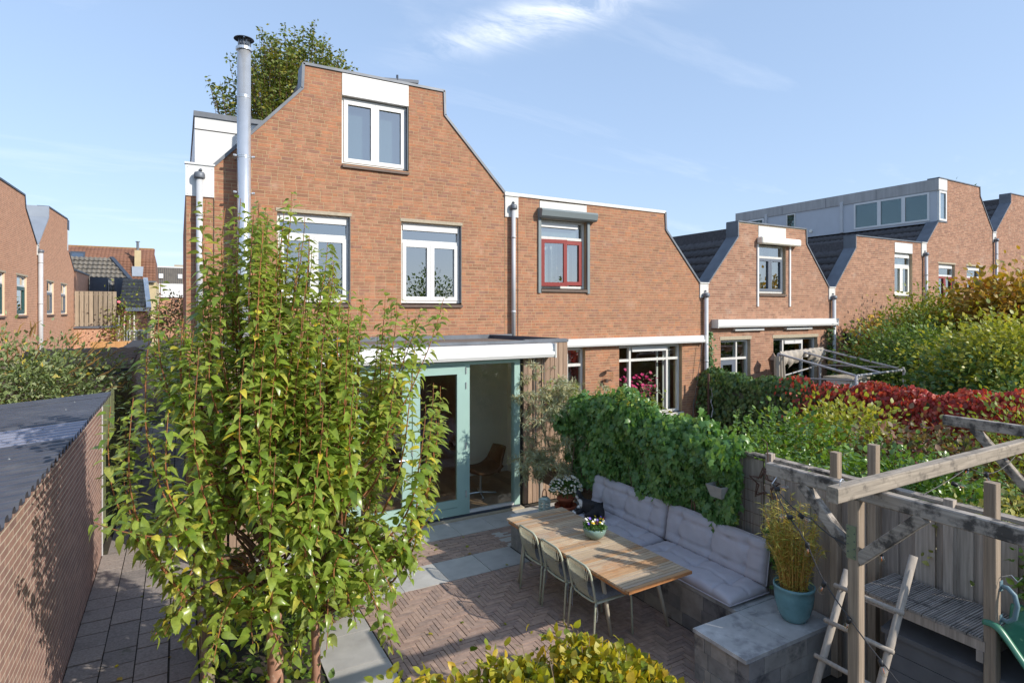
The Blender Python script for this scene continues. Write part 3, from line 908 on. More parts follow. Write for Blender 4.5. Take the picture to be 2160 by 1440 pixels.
# flue
fl = MB()
FX, FY_ = 0.945, GY - 0.26
fl.tube([(FX, FY_, 0.2), (FX, FY_, 7.86)], 0.107, 20)
flue = fl.build('flue_pipe', 'steel', h1, smooth=True)
for z in (3.3, 4.55, 6.0, 7.0):
    MB().lathe([(0.107, 0), (0.1105, .004), (0.1105, .014), (0.1085, .018), (0.1085, .030), (0.1105, .034), (0.1105, .044), (0.107, .048)], (FX, FY_, z), 20, False).build('joint_ring', 'steel', flue)
MB().tube([(FX, FY_, 7.80), (FX, FY_, 7.845)], 0.128, 20).build('collar', 'steel', flue)
cp = MB()
cp.lathe([(0.075, 0.0), (0.078, 0.10)], (FX, FY_, 7.86), 16)
cp.lathe([(0.01, 0.175), (0.155, 0.135), (0.160, 0.125), (0.150, 0.125)], (FX, FY_, 7.86), 24, False, False)
for q in range(5):
    t = 2 * PI * q / 5
    cp.tube([(FX + .1 * math.cos(t), FY_ + .1 * math.sin(t), 7.86), (FX + .1 * math.cos(t), FY_ + .1 * math.sin(t), 8.0)], 0.008, 5)
cp.build('rain_cap', 'zinc_dark', flue)
mk = MB()
for q in range(14):
    t = 2 * PI * q / 14
    mk.tube([(FX + .085 * math.cos(t), FY_ + .085 * math.sin(t), 7.9), (FX + .085 * math.cos(t), FY_ + .085 * math.sin(t), 8.0)], 0.004, 4)
mk.build('spark_guard', 'steel', flue)
for z in (5.42, 6.03):
    cl = MB()
    for sg in (-1, 1):
        cl.tube([(FX + sg * .125, GY, z), (FX + sg * .125, GY - .30, z)], 0.014, 8)
        cl.tube([(FX + sg * .125, GY - .28, z), (FX + sg * .165, GY - .28, z)], 0.022, 8)
    cl.build('wall_clamp', 'steel', flue)
# white roof dormer on the left slope
d = MB(FH)
d.box(0.256, 3.0, -5.6, -1.55, 5.3, 7.115)
dm = d.build('dormer', 'white', h1)
MB(FH).box(0.235, 3.02, -5.6, -1.52, 7.115, 7.215).build('dormer_edge', 'zinc', dm)
MB(FH).box(0.25, 1.6, -1.555, -1.543, 6.87, 6.886).build('panel_joint', 'dark', dm)
# raised roof hatch behind the parapet
k = MB(FH)
k.add([(3.5, -1.2, 8.34), (4.58, -1.2, 8.44), (4.58, -2.2, 8.44), (3.5, -2.2, 8.34), (3.5, -1.2, 8.38), (4.58, -1.2, 8.51), (4.58, -2.2, 8.51), (3.5, -2.2, 8.38)],
      [(0, 3, 2, 1), (4, 5, 6, 7), (0, 1, 5, 4), (1, 2, 6, 5), (2, 3, 7, 6), (3, 0, 4, 7)])
hk = k.build('roof_hatch', 'zinc_dark', h1)
MB(FH).tube([(4.1, -1.22, 7.75), (4.1, -1.22, 8.53)], 0.025, 8).build('hatch_strut', 'zinc_dark', hk)
MB(FH).tube([(4.45, -1.6, 7.75), (4.45, -1.6, 8.45)], 0.03, 8).build('hatch_strut', 'zinc_dark', hk)

# ------------------------------------------------------------------ house two (red window, grey shutter box)
H2P = [(6.075, 5.95), (10.714, 5.93), (10.73, 5.50), (11.944, 4.18), (12.07, 4.17), (12.075, 3.6)]
h2 = thing('terraced_house', 'low brick house with a dark red window under a grey shutter box', 'house', (9.1, GY, 0))
W3 = (6.955, 8.25, 3.90, 5.89)
G1, G2 = (7.20, 8.21, 0.0, 2.60), (9.22, 11.30, 0.85, 2.60)
brick_wall(h2, FH, H2P, [W3, G1, G2], -0.2, 5.92, 300)
body(h2, FH, H2P, 9.0, 'brick_far', 'slate', zback=2.6)  # rear opened out of view so sky light reaches the window room
coping(h2, FH, [(6.07, 5.96), (10.714, 5.94)], 'white_dirty', t=0.06)
coping(h2, FH, [(10.714, 5.93), (10.735, 5.50), (11.944, 4.185)], 'zinc', t=0.04)
downpipe(h2, FH, 6.245, 5.66, 2.9, 0.045, 0.085, box=(6.075, 6.40, 5.46, 5.91))
MB(FH).box(6.96, 8.245, -0.14, 0.012, 5.50, 5.885).build('white_panel', 'white_dirty', h2)
# shutter box and guides
k = MB(FH)
pr = [(0.0, 5.73), (0.17, 5.70), (0.20, 5.66), (0.17, 5.54), (0.13, 5.505), (0.0, 5.50)]
q = len(pr)
k.add([(6.91, n, z) for n, z in pr] + [(8.44, n, z) for n, z in pr], [(i, (i + 1) % q, q + (i + 1) % q, q + i) for i in range(q)] + [tuple(reversed(range(q))), tuple(range(q, 2 * q))])
sbx = k.build('shutter_box', 'shutter', h2)
for a in (6.91, 8.25):
    MB(FH).box(a, a + 0.07, -0.01, 0.04, 3.84, 5.50).build('shutter_guide', 'shutter', sbx)
w3 = MB(FH)
fr(w3, 6.985, 8.245, 3.955, 5.49, 0.05, -0.17, -0.10)
w3.box(7.035, 8.195, -0.168, -0.095, 5.06, 5.12)
w3 = w3.build('window', 'white_dirty', h2)
MB(FH).box(7.04, 8.05, -0.16, -0.07, 5.33, 5.43).build('vent', 'white', w3)
pane(w3, FH, 7.03, 8.2, 5.115, 5.33, -0.15)
MB(FH).box(7.04, 8.19, -0.22, -0.2, 5.10, 5.44).build('blind', 'white', w3)
sash(w3, FH, 7.62, 8.18, 4.03, 5.05, -0.155, 'redpaint', 0.085, th=0.07)
# the left sash stands a little open, turned out about its left edge
op = []
def FO(s, n, z):
    a = R(9)
    u = s - 7.02
    return FH(7.02 + u * math.cos(a) - n * 0, -0.09 + u * math.sin(a) + n, z)
sash(w3, FO, 7.02, 7.66, 4.0, 5.05, 0.0, 'redpaint', 0.085, th=0.06, label='dark red sash pushed a little open')
for a, b2 in ((7.05, 7.35), (7.42, 7.62), (7.72, 7.98), (8.05, 8.18)):
    curtain(w3, FH, a, b2, 4.0, 5.06, -0.30)
MB(FH).box(6.98, 8.25, -0.10, 0.05, 3.87, 3.93).build('sill', 'sill', w3)
aw2 = awning(h2, FH, 6.6, 12.0, 2.615, 2.80, 0.16)
rp = MB(FH)
rp.tube([(11.9, 0.14, 2.62), (11.62, 0.10, 1.0)], 0.008, 5)
rp.tube([(11.62, 0.10, 1.15), (11.55, 0.10, 0.2)], 0.014, 6)
rp.build('crank_rod', 'wire', aw2)
# ground floor: door to the left, broad window to the right
g = MB(FH)
fr(g, 7.205, 8.205, 0.0, 2.595, 0.06, -0.17, -0.10)
g.box(7.265, 8.145, -0.168, -0.095, 2.16, 2.22)
g.box(7.74, 7.79, -0.166, -0.097, 0.06, 2.535)
g = g.build('window', 'white_dirty', h2)
pane(g, FH, 7.27, 7.74, 0.06, 2.535, -0.15); pane(g, FH, 7.79, 8.15, 0.06, 2.535, -0.15)
MB(FH).box(7.30, 7.74, -0.145, -0.11, 0.1, 2.14).build('door_leaf', 'redpaint', g)
curtain(g, FH, 7.8, 8.05, 0.1, 2.5, -0.32)
g = MB(FH)
fr(g, 9.225, 11.295, 0.855, 2.595, 0.06, -0.17, -0.10)
for a in (9.60, 10.83):
    g.box(a, a + 0.06, -0.168, -0.085, 0.915, 2.535)
for a, b2 in ((9.285, 9.60), (9.66, 10.83), (10.89, 11.235)):
    g.box(a, b2, -0.166, -0.09, 2.20, 2.26)
g = g.build('window', 'white_dirty', h2)
for a, b2 in ((9.28, 9.605), (9.655, 10.835), (10.885, 11.24)):
    pane(g, FH, a, b2, 0.91, 2.205, -0.15, 'glass_clear'); pane(g, FH, a, b2, 2.255, 2.54, -0.15, 'glass_clear')
MB(FH).box(9.68, 10.81, -0.15, -0.05, 2.44, 2.54).build('vent', 'white', g)
curtain(g, FH, 10.95, 11.2, 0.95, 2.5, -0.35)
MB(FH).box(9.2, 11.32, -0.10, 0.05, 0.79, 0.85).build('sill', 'white_dirty', g)
for a in (10.78, 11.2):
    MB(FH).box(a, a + 0.05, -0.42, -0.38, 0.0, 2.55).build('curtain_edge', 'curtain', g)
MB(FH).box(7.6, 11.0, -4.0, -3.95, 0, 2.45).build('room_wall', 'cream', h2)  # stops short at both ends so light from the opened rear gets past
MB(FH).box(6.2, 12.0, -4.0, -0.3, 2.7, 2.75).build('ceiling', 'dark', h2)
MB(FH).box(6.2, 12.0, -4.0, -0.25, -0.03, 0.02).build('room_floor', 'floorwood', h2)
pc = MB(FH).box(9.95, 10.6, -3.93, -3.88, 1.0, 2.2)
pc.build('wall_picture', 'lf_autumn', h2)

# ------------------------------------------------------------------ house three (white shutter box)
H3P = [(12.08, 3.6), (12.09, 4.17), (12.25, 4.18), (13.412, 5.478), (13.413, 5.91), (16.43, 5.90), (16.455, 5.465), (17.566, 4.172), (17.70, 4.16), (17.705, 3.6)]
h3 = thing('terraced_house', 'brick gable house with a white shutter box, long white awning and blue door', 'house', (14.9, GY, 0))
W4 = (14.26, 15.48, 3.93, 5.86)
D3, G4 = (12.735, 13.94, 0, 2.65), (14.92, 16.99, 0.2, 2.65)
brick_wall(h3, FH, H3P, [W4, D3, G4], -0.2, 5.89, 0, 'brick_far', 'mortar_far')
body(h3, FH, H3P, 9.0, 'brick_far', 'slate')
coping(h3, FH, [(12.25, 4.19), (13.412, 5.485), (13.413, 5.915), (16.43, 5.905), (16.455, 5.465), (17.566, 4.18)], 'zinc', t=0.03)
tile_rows(h3, FH, 12.2, 4.05, 13.45, 5.45, -0.40, -8.5, 'slate', 6)
downpipe(h3, FH, 12.09, 3.85, 0.0, 0.055, 0.09, box=(11.93, 12.24, 3.79, 4.165))
MB(FH).box(14.27, 15.475, -0.14, 0.012, 5.50, 5.85).build('white_panel', 'white_dirty', h3)
k = MB(FH).box(14.20, 15.94, 0.0, 0.2, 5.33, 5.53)
sbx = bev(k.build('shutter_box', 'cream', h3), 0.03)
for a in (14.20, 15.62):
    MB(FH).box(a, a + 0.06, -0.01, 0.035, 3.57, 5.33).build('shutter_guide', 'white', sbx)
win(h3, FH, 14.29, 15.47, 3.95, 5.32, fm='white_dirty', sm='greypaint', trans=4.98, sill=True, curtains=[(14.4, 14.85), (15.05, 15.35)])
a3 = awning(h3, FH, 12.40, 17.72, 2.99, 3.21, 0.22)
for a in (13.2, 15.4):
    MB(FH).box(a, a + 1.2, 0.01, 0.10, 2.90, 2.96).build('heater_strip', 'white', a3)
g = MB(FH)
fr(g, 12.74, 13.935, 0.0, 2.645, 0.06, -0.17, -0.10)
g.box(12.80, 13.875, -0.168, -0.095, 2.1, 2.16); g.box(13.45, 13.50, -0.166, -0.097, 0.06, 2.585)
g = g.build('door', 'white_dirty', h3)
sash(g, FH, 12.81, 13.44, 0.07, 2.09, -0.15, 'greypaint', 0.13)
pane(g, FH, 13.5, 13.88, 0.06, 2.59, -0.15); pane(g, FH, 12.8, 13.45, 2.16, 2.59, -0.15)
curtain(g, FH, 13.55, 13.8, 0.2, 2.5, -0.3)
MB(FH).box(12.7, 13.97, -0.1, 0.012, 2.653, 2.75).build('lintel', 'concrete', g)
g = MB(FH)
fr(g, 14.925, 16.985, 0.2, 2.645, 0.06, -0.17, -0.10)
for a in (15.45, 16.35):
    g.box(a, a + 0.06, -0.168, -0.095, 0.26, 2.585)
for a, b2 in ((14.985, 15.45), (15.51, 16.35), (16.41, 16.925)):
    g.box(a, b2, -0.166, -0.097, 2.05, 2.11)
g = g.build('window', 'white_dirty', h3)
for a, b2 in ((14.98, 15.455), (15.505, 16.355), (16.405, 16.93)):
    pane(g, FH, a, b2, 0.26, 2.05, -0.15); pane(g, FH, a, b2, 2.11, 2.59, -0.15)
MB(FH).box(15.53, 16.34, -0.15, -0.06, 2.47, 2.57).build('vent', 'white', g)
MB(FH).box(14.88, 17.03, -0.1, 0.012, 2.653, 2.75).build('lintel', 'concrete', g)

# ------------------------------------------------------------------ house four
H4P = [(17.71, 3.6), (17.715, 4.16), (17.86, 4.165), (18.985, 5.47), (18.987, 5.87), (23.337, 5.868), (23.34, 5.6)]
h4 = thing('terraced_house', 'low brick house with a single tall white window and a dark awning', 'house', (20.5, GY, 0))
W5 = (21.29, 22.42, 3.96, 5.79)
G5 = (18.6, 21.2, 0.2, 2.3)
brick_wall(h4, FH, H4P, [W5, G5], -0.2, 5.85, 0, 'brick_far', 'mortar_far')
body(h4, FH, H4P, 9.0, 'brick_far', 'slate')
coping(h4, FH, [(17.86, 4.175), (18.985, 5.475), (18.987, 5.875), (23.337, 5.873)], 'zinc', t=0.03)
tile_rows(h4, FH, 17.8, 4.03, 19.03, 5.45, -0.40, -8.5, 'slate', 6)
downpipe(h4, FH, 17.70, 3.85, 0.0, 0.055, 0.09, box=(17.55, 17.86, 3.79, 4.16))
win(h4, FH, 21.30, 22.41, 3.97, 5.43, fm='white', sm='cream', trans=5.02, vent=True, curtains=[(21.4, 21.75), (21.95, 22.3)])
MB(FH).box(21.295, 22.415, -0.14, 0.012, 5.445, 5.785).build('white_panel', 'white', h4)
k = MB(FH)
k.tube([(18.3, 0.13, 2.63), (21.6, 0.13, 2.63)], 0.12, 14)
k.box(18.3, 21.6, 0.0, 0.1, 2.62, 2.74)
k.build('awning_cassette', 'zinc_dark', h4)
g = MB(FH)
fr(g, 18.605, 21.195, 0.2, 2.295, 0.07, -0.17, -0.10)
g.box(19.9, 19.97, -0.168, -0.095, 0.27, 2.225)
g = g.build('window', 'white_dirty', h4)
pane(g, FH, 18.67, 19.9, 0.27, 2.23, -0.15); pane(g, FH, 19.97, 21.13, 0.27, 2.23, -0.15)

# ------------------------------------------------------------------ house five (big roof dormer)
H5P = [(23.345, 5.6), (23.35, 5.87), (24.166, 6.70), (24.80, 6.72), (24.81, 8.30), (27.36, 8.292), (27.395, 7.94), (28.474, 6.61), (28.56, 6.6), (28.565, 5.5)]
h5 = thing('terraced_house', 'tall brick house with a long pale dormer running back along its roof', 'house', (26.0, GY, 0))
W6, W7 = (24.23, 25.42, 3.62, 5.17), (26.33, 27.55, 3.62, 5.165)
brick_wall(h5, FH, H5P, [W6, W7], -0.2, 8.28, 0, 'brick_far', 'mortar_far')
body(h5, FH, [(23.345, 5.6), (23.35, 5.87), (24.20, 6.70), (24.55, 6.72), (24.6, 8.2), (27.36, 8.292), (27.395, 7.94), (28.474, 6.61), (28.565, 6.6)], 9.2, 'brick_far', 'slate')
coping(h5, FH, [(23.35, 5.88), (24.166, 6.71), (24.80, 6.725)], 'zinc', t=0.03)
coping(h5, FH, [(24.23, 8.325), (27.36, 8.30), (27.395, 7.94), (28.474, 6.62)], 'zinc', t=0.03)
tile_rows(h5, FH, 23.2, 5.55, 24.25, 6.62, -0.40, -9.0, 'slate', 5)
for s in (W6, W7):
    win(h5, FH, *s, fm='white', sm='redpaint', trans=4.75, vent=True, lintel=0.06)
downpipe(h5, FH, 23.17, 5.45, 2.6, 0.055, 0.09, box=(23.01, 23.335, 5.40, 5.86))
d = MB(FH)
d.box(24.235, 24.80, -9.0, -0.06, 6.70, 8.30)
dm = d.build('dormer', 'greywhite', h5) if 'greywhite' in M else None
if dm is None:
    M['greywhite'] = pmat('pale_grey_render', srgb(192, 196, 202), 0.7, noise=(1.5, 0.93, 1.05))
    dm = d.build('dormer', 'greywhite', h5)
M['fascia'] = pmat('stained_fascia', srgb(178, 176, 174), 0.75, noise=(2, 0.8, 1.08), stretch=(4, 4, 0.5))
MB(FH).box(24.20, 24.82, -9.02, 0.012, 7.87, 8.29).build('fascia', 'fascia', dm)
MB(FH).box(24.205, 24.815, -0.062, 0.02, 7.90, 8.285).build('white_panel', 'white', dm)
fm_ = MB(FH); fr(fm_, 24.255, 24.80, 6.76, 7.85, 0.07, -0.06, 0.015)
fw_ = fm_.build('window', 'white', dm)
pane(fw_, FH, 24.32, 24.74, 6.82, 7.79, -0.03)
MB(FH).box(24.27, 24.79, -0.058, -0.05, 6.78, 7.84).build('blind', 'white', fw_)
def FD(s, n, z): return (24.235 - n, GY + s, z)
class MBR(MB):
    pass
for (s0, s1) in ((0.35, 1.15), (1.25, 2.05), (2.15, 3.05), (7.45, 8.2)):
    wf = MB(FD); fr(wf, s0 - .05, s1 + .05, 6.78 if s1 < 5 else 7.2, 7.84, 0.07, -0.02, 0.03)
    wo = wf.build('window', 'white', dm)
    pane(wo, FD, s0 + .01, s1 - .01, 6.84 if s1 < 5 else 7.26, 7.78, 0.005)
wf = MB(FD); fr(wf, 5.75, 6.2, 6.86, 7.84, 0.05, -0.02, 0.03)
wo = wf.build('window', 'white_dirty', dm); pane(wo, FD, 5.79, 6.16, 6.9, 7.8, 0.005)
for s in (3.55, 7.2):
    MB(FD).box(s, s + .12, 0.0, 0.07, 6.72, 8.0).build('downpipe', 'pvc', dm)
for s in (2.2, 4.3, 6.4):
    MB(FD).box(s, s + .012, 0.03, 0.039, 7.87, 8.27).build('panel_joint', 'zinc_dark', dm)
MB(FD).tube([(5.0, 0.0, 6.95), (5.0, 0.05, 6.95)], 0.07, 10).build('vent', 'cream', dm)

# ------------------------------------------------------------------ house six (cut by the picture's edge)
H6P = [(28.57, 5.5), (28.575, 6.6), (28.65, 6.61), (30.03, 7.92), (30.033, 8.31), (34.0, 8.31), (34.05, 7.9), (35.2, 6.6)]
h6 = thing('terraced_house', 'farthest brick gable of the row beyond the zinc valley', 'house', (31.8, GY, 0))
brick_wall(h6, FH, H6P, [(31.2, 32.4, 3.62, 5.17)], -0.2, 8.28, 0, 'brick_far', 'mortar_far')
body(h6, FH, H6P, 9.0, 'brick_far', 'slate')
coping(h6, FH, [(28.65, 6.62), (30.03, 7.925), (30.033, 8.315), (34.0, 8.315)], 'zinc', t=0.03)
tile_rows(h6, FH, 28.6, 6.45, 30.07, 7.9, -0.40, -8.5, 'slate', 6)
win(h6, FH, 31.21, 32.39, 3.63, 5.16, trans=4.75, sm='bluegreen')
downpipe(h6, FH, 28.57, 6.27, 2.0, 0.055, 0.09, box=(28.44, 28.72, 6.2, 6.59))

# ------------------------------------------------------------------ the extension with the mint doors
ex = thing('house_extension', 'flat roofed larch clad extension with mint framed glass doors', 'extension', (3.5, 10, 0))
EX0, EX1 = 0.55, 6.245
r = MB()
r.box(EX0 + .03, EX1 - .03, 8.98, GY - 0.03, 2.72, 2.87)
ro = r.build('flat_roof', 'bitumen', ex)
e = MB()
e.box(EX0, EX1 + .01, 8.93, 8.99, 2.875, 2.925)
e.box(EX0, EX0 + .06, 8.99, GY - .03, 2.875, 2.925)
e.box(5.35, EX1 + .01, 8.99, 9.06, 2.872, 2.935)
e.box(EX0 + .06, 6.2, GY - .1, GY - .012, 2.87, 2.95)
e.build('roof_edge', 'zinc', ro)
k = MB()
k.bar((5.7, 10.95, 2.91), (6.1, 9.05, 2.91), 0.08, 0.07)
k.build('roof_batten', 'zinc_dark', ro)
# plain side walls behind the cladding
k = MB()
k.box(EX0 + .03, EX0 + .12, 9.0, GY, -0.1, 2.72)
k.box(EX1 - .12, EX1 - .03, 9.0, GY, -0.1, 2.72)
k.box(5.215, EX1 - .13, 9.0, 9.08, -0.1, 2.72)
k.box(EX0 + .13, 1.16, 9.0, 9.08, -0.1, 2.72)
k.box(1.16, 5.215, 9.0, 9.08, 2.60, 2.72)
k.build('wall', 'dark', ex)
bw = 0.094
bm_ = MB(lambda x, y, z: (x, -y, z)).box(-bw / 2 + .005, bw / 2 - .005, -0.02, 0.02, -1.42, 1.42).mesh('cladding_board', 'larch')
x = EX1 - bw / 2 - 0.01
while x > 5.215 + bw / 2:
    inst('cladding_board', bm_, ex, Matrix.Translation((x, 8.965 - rnd.uniform(0, .004), 1.45)))
    x -= bw
bm2 = MB(lambda x, y, z: (x, -y, z)).box(-bw / 2 + .005, bw / 2 - .005, -0.02, 0.02, -0.13, 0.13).mesh('cladding_board', 'larch')
while x > EX0 + 0.66:
    inst('cladding_board', bm2, ex, Matrix.Translation((x, 8.965 - rnd.uniform(0, .004), 2.74)))
    x -= bw
while x > EX0 + 0.05:
    inst('cladding_board', bm_, ex, Matrix.Translation((x, 8.965 - rnd.uniform(0, .004), 1.45)))
    x -= bw
bm3 = MB(lambda x, y, z: (-y, x, z)).box(-0.047 + .005, 0.047 - .005, -0.02, 0.02, -1.42, 1.42).mesh('cladding_board', 'larch')
y = 9.02
while y < GY - 0.05:
    inst('cladding_board', bm3, ex, Matrix.Translation((EX0 + .0, y, 1.45)))
    inst('cladding_board', bm3, ex, Matrix.Translation((EX1 + .0, y, 1.45)))
    y += bw
# mint frame, four bays: fixed, leaf, leaf, fixed
k = MB(FE)
k.box(1.16, 5.21, -0.09, 0.03, 2.545, 2.60)
for a, b2 in ((1.16, 1.22), (2.19, 2.27), (4.155, 4.235), (5.10, 5.21)):
    k.box(a, b2, -0.09, 0.03, 0.06, 2.545)
fm_ = k.build('door_frame', 'mint', ex)
MB(FE).box(1.16, 5.21, -0.09, 0.045, 0.0, 0.055).build('threshold', 'zinc_dark', fm_)
MB(FE).box(1.1, 5.25, -0.02, 0.12, -0.1, 0.025).build('doorstep', 'concrete', fm_)
MB(FE).box(4.235, 5.10, -0.06, 0.02, 0.06, 0.10).build('bottom_rail', 'white', fm_)
for a, b2 in ((1.22, 2.19), (4.235, 5.10)):
    pane(fm_, FE, a - .004, b2 + .004, 0.10 if a > 4 else 0.056, 2.549, -0.04, 'glass_clear')
for a, b2, hinge in ((2.275, 3.21, 2.29), (3.225, 4.15, 4.15)):
    k = MB(FE)
    k.box(a, a + .125, 0.0, 0.055, 0.07, 2.54)
    k.box(b2 - .155, b2, 0.0, 0.055, 0.07, 2.54)
    k.box(a + .125, b2 - .155, 0.0, 0.055, 2.40, 2.54)
    k.box(a + .125, b2 - .155, 0.0, 0.055, 0.07, 0.20)
    k.box(a + .125, b2 - .155, 0.0, 0.050, 0.205, 0.325)
    dl = k.build('door', 'mint', ex)
    pane(dl, FE, a + .121, b2 - .151, 0.32, 2.405, 0.02, 'glass_clear')
    h = MB(FE)
    for z in (0.35, 1.15, 2.15, 2.4):
        h.tube([(b2 + .004, 0.062, z), (b2 + .004, 0.062, z + .11)], 0.011, 8)
    h.build('hinge', 'steel', dl)
    if hinge < 3:
        MB(FE).tube([(b2 - .09, 0.06, 1.1), (b2 - .09, 0.10, 1.1), (b2 - .22, 0.10, 1.1)], 0.012, 8).build('handle', 'steel', dl)
# awning
aw = awning(ex, FE, 1.25, 5.83, 2.62, 2.865, 0.24)
k = MB(FE)
k.tube([(5.70, 0.05, 2.62), (5.70, 0.05, 1.35)], 0.012, 6)
k.tube([(5.52, 0.05, 2.62), (5.52, 0.05, 1.1)], 0.015, 6)
k.build('crank_rod', 'wire', aw)
MB(FE).tube([(5.70, 0.05, 2.70), (5.70, 0.05, 2.60)], 0.022, 8).build('crank_eye', 'pvc', aw)
# room behind the glass
fb = MB(lambda x, y, z: (x, y, z)).box(-0.09, 0.09, -1.3, 1.3, -0.01, 0.01).mesh('floor_board', 'floorwood')
for i in range(30):
    for jy in range(2):
        inst('floor_board', fb, ex, Matrix.Translation((0.75 + .183 * i, 10.3 + 2.605 * jy, 0.045)))
k = MB()
k.box(0.7, 4.7, 14.2, 14.25, 0, 2.1)  # kept low and short, a hidden gap for daylight from the open rear
k.box(5.0, 6.1, 10.95, 11.1, 0.05, 2.62)
k.build('room_wall', 'cream', ex)
MB().box(4.985, 5.0, 10.93, 11.12, 0.05, 0.17).box(5.0, 6.1, 10.93, 10.95, 0.05, 0.17).build('skirting', 'white', ex)
MB().box(0.7, 6.1, 11.1, 14.2, 2.62, 2.66).build('ceiling', 'cream', ex)
MB().box(0.70, 0.72, 9.1, 14.2, 0.05, 2.62).box(6.08, 6.1, 9.1, 14.2, 0.05, 2.62).box(0.72, 5.2, 9.09, 10.9, 2.66, 2.70).build('room_wall', 'cream', ex)

# swivel chair standing inside
sc_ = thing('swivel_chair', 'brown leather shell chair on a steel cross foot behind the glass', 'chair', (4.85, 9.75, 0.055))
k = MB()
cx, cy = 4.85, 9.75
k.tube([(cx, cy, 0.09), (cx, cy, 0.42)], 0.025, 10)
for q in range(4):
    t = PI / 4 + q * PI / 2 + 0.5
    k.tube([(cx, cy, 0.10), (cx + .3 * math.cos(t), cy + .3 * math.sin(t), 0.075)], 0.016, 6)
k.build('swivel_base', 'steel', sc_)
def shell(nu, nv, f):
    V = [f(i / nu, j / nv) for i in range(nu + 1) for j in range(nv + 1)]
    Q = [(i * (nv + 1) + j, i * (nv + 1) + j + 1, (i + 1) * (nv + 1) + j + 1, (i + 1) * (nv + 1) + j) for i in range(nu) for j in range(nv)]
    return V, Q
def seatf(u, v):
    a, b = u * 2 - 1, v * 2 - 1
    rr = math.sqrt(max(1e-6, 1 - 0.25 * b * b))
    return (cx + a * 0.36 * rr, cy + b * 0.33, 0.45 + 0.12 * abs(a) ** 2.5 + 0.04 * b * b)
def backf(u, v):
    a = u * 2 - 1
    return (cx + 0.30 + 0.16 * v - 0.10 * a * a, cy + a * 0.30 * (1 - .35 * v), 0.50 + 0.42 * v)
for f, nm in ((seatf, 'seat'), (backf, 'backrest')):
    V, Q = shell(12, 8, f)
    o = MB().add(V, Q).build(nm, 'brownleather', sc_, smooth=True)
    md = o.modifiers.new('solid', 'SOLIDIFY'); md.thickness = 0.05
# ------------------------------------------------------------------ alley
PZ = -0.18
path = struct('path', MB().box(-1.0, 0.19, 0.5, 24, -0.3, PZ - 0.012), 'joint')
tm = MB().box(-0.144, 0.144, -0.150, 0.150, -0.03, 0.0).mesh('path_tile', 'pathtile')
half = MB().box(-0.126, 0.126, -0.150, 0.150, -0.03, 0.0).mesh('path_tile', 'pathtile')
for ci, x in enumerate((-0.848, -0.548, -0.248, 0.042)):
    y = 2.2 + (0.0, 0.12, 0.04, 0.15)[ci]
    me = tm if ci < 3 else half
    while y < 22:
        mw = Matrix.Translation((x, y, PZ + rnd.uniform(-.004, .004))) @ Matrix.Rotation(rnd.uniform(-.012, .012), 4, 'Z') @ Matrix.Rotation(rnd.uniform(-.006, .006), 4, 'X')
        inst('path_tile', me, path, mw)
        y += 0.3175

# near brick shed with its corrugated roof
shed = thing('brick_shed', 'near brick shed along the alley under a black corrugated roof', 'shed', (-2.4, 6.5, PZ))
def FS(s, n, z): return (-1.0 + n, s, z)
brick_wall(shed, FS, [(1.6, 2.12), (10.58, 2.12)], [], PZ, 2.12, 300, 'shed_brick', 'shed_mortar', course=0.0625, L=0.22, j=0.013, half=True, proud=0.0015)
k = MB()
k.box(-4.6, -1.0, 10.50, 10.575, PZ, 2.0)
k.box(-4.6, -4.5, 1.6, 10.5, PZ, 1.7)
k.box(-4.6, -1.0, 1.6, 1.7, PZ, 2.0)
k.build('back_wall', 'shed_brick', shed)
# corrugated sheets, each about a metre wide, waves running across the roof
def corr(y0, y1, m, lift, name='corrugated_sheet'):
    pitch, amp = 0.178, 0.024
    V, Q = [], []
    ysl, n_ = [], math.floor(y0 / pitch)
    while n_ * pitch < y1:
        for f, h_ in ((0.0, -1), (0.30, -1), (0.42, 0.75), (0.52, 1.0), (0.70, 1.0), (0.80, 0.75), (0.92, -1)):
            yy = (n_ + f) * pitch
            if y0 <= yy <= y1: ysl.append((yy, h_ * amp))
        n_ += 1
    k = len(ysl) - 1
    for y, w in ysl:
        for x in (-0.90, -2.4, -4.8):
            V.append((x, y, 2.185 + (x + 0.93) * 0.075 + w + lift))
    for i in range(k):
        for q in range(2):
            a = i * 3 + q
            Q.append((a, a + 1, a + 4, a + 3))
    o = MB().add(V, Q).build(name, m, shed)
    md = o.modifiers.new('solid', 'SOLIDIFY'); md.thickness = 0.007
    return o
ys = 1.5
lift = 0
sheets = []
for y1, m in ((2.4, 'corr'), (3.3, 'corr'), (4.25, 'corr'), (5.15, 'corr'), (6.05, 'corr'), (7.12, 'corr'), (8.15, 'corr_clear'), (9.1, 'corr'), (10.2, 'corr'), (10.72, 'corr')):
    o = corr(ys, y1 + 0.06, m, lift)
    if m == 'corr_clear': o['label'] = 'pale translucent sheet'
    sheets.append((o, ys, y1))
    ys = y1; lift = 0.004 if lift == 0 else 0
for o, a, b2 in sheets:
    k = MB()
    y = math.ceil(a / 0.712) * 0.712
    while y < b2:
        for x in (-1.25, -3.2):
            k.lathe([(0.014, 0.0), (0.012, 0.005), (0.005, 0.007), (0.004, 0.014)], (x, y, 2.185 + (x + .93) * .075 + 0.036), 8, False, True)
        y += 0.712
    if k.v: k.build('roof_screw', 'zinc', o)
MB().box(-1.01, -0.985, 10.575, 10.60, PZ, 2.1).build('corner_strip', 'pvc', shed)

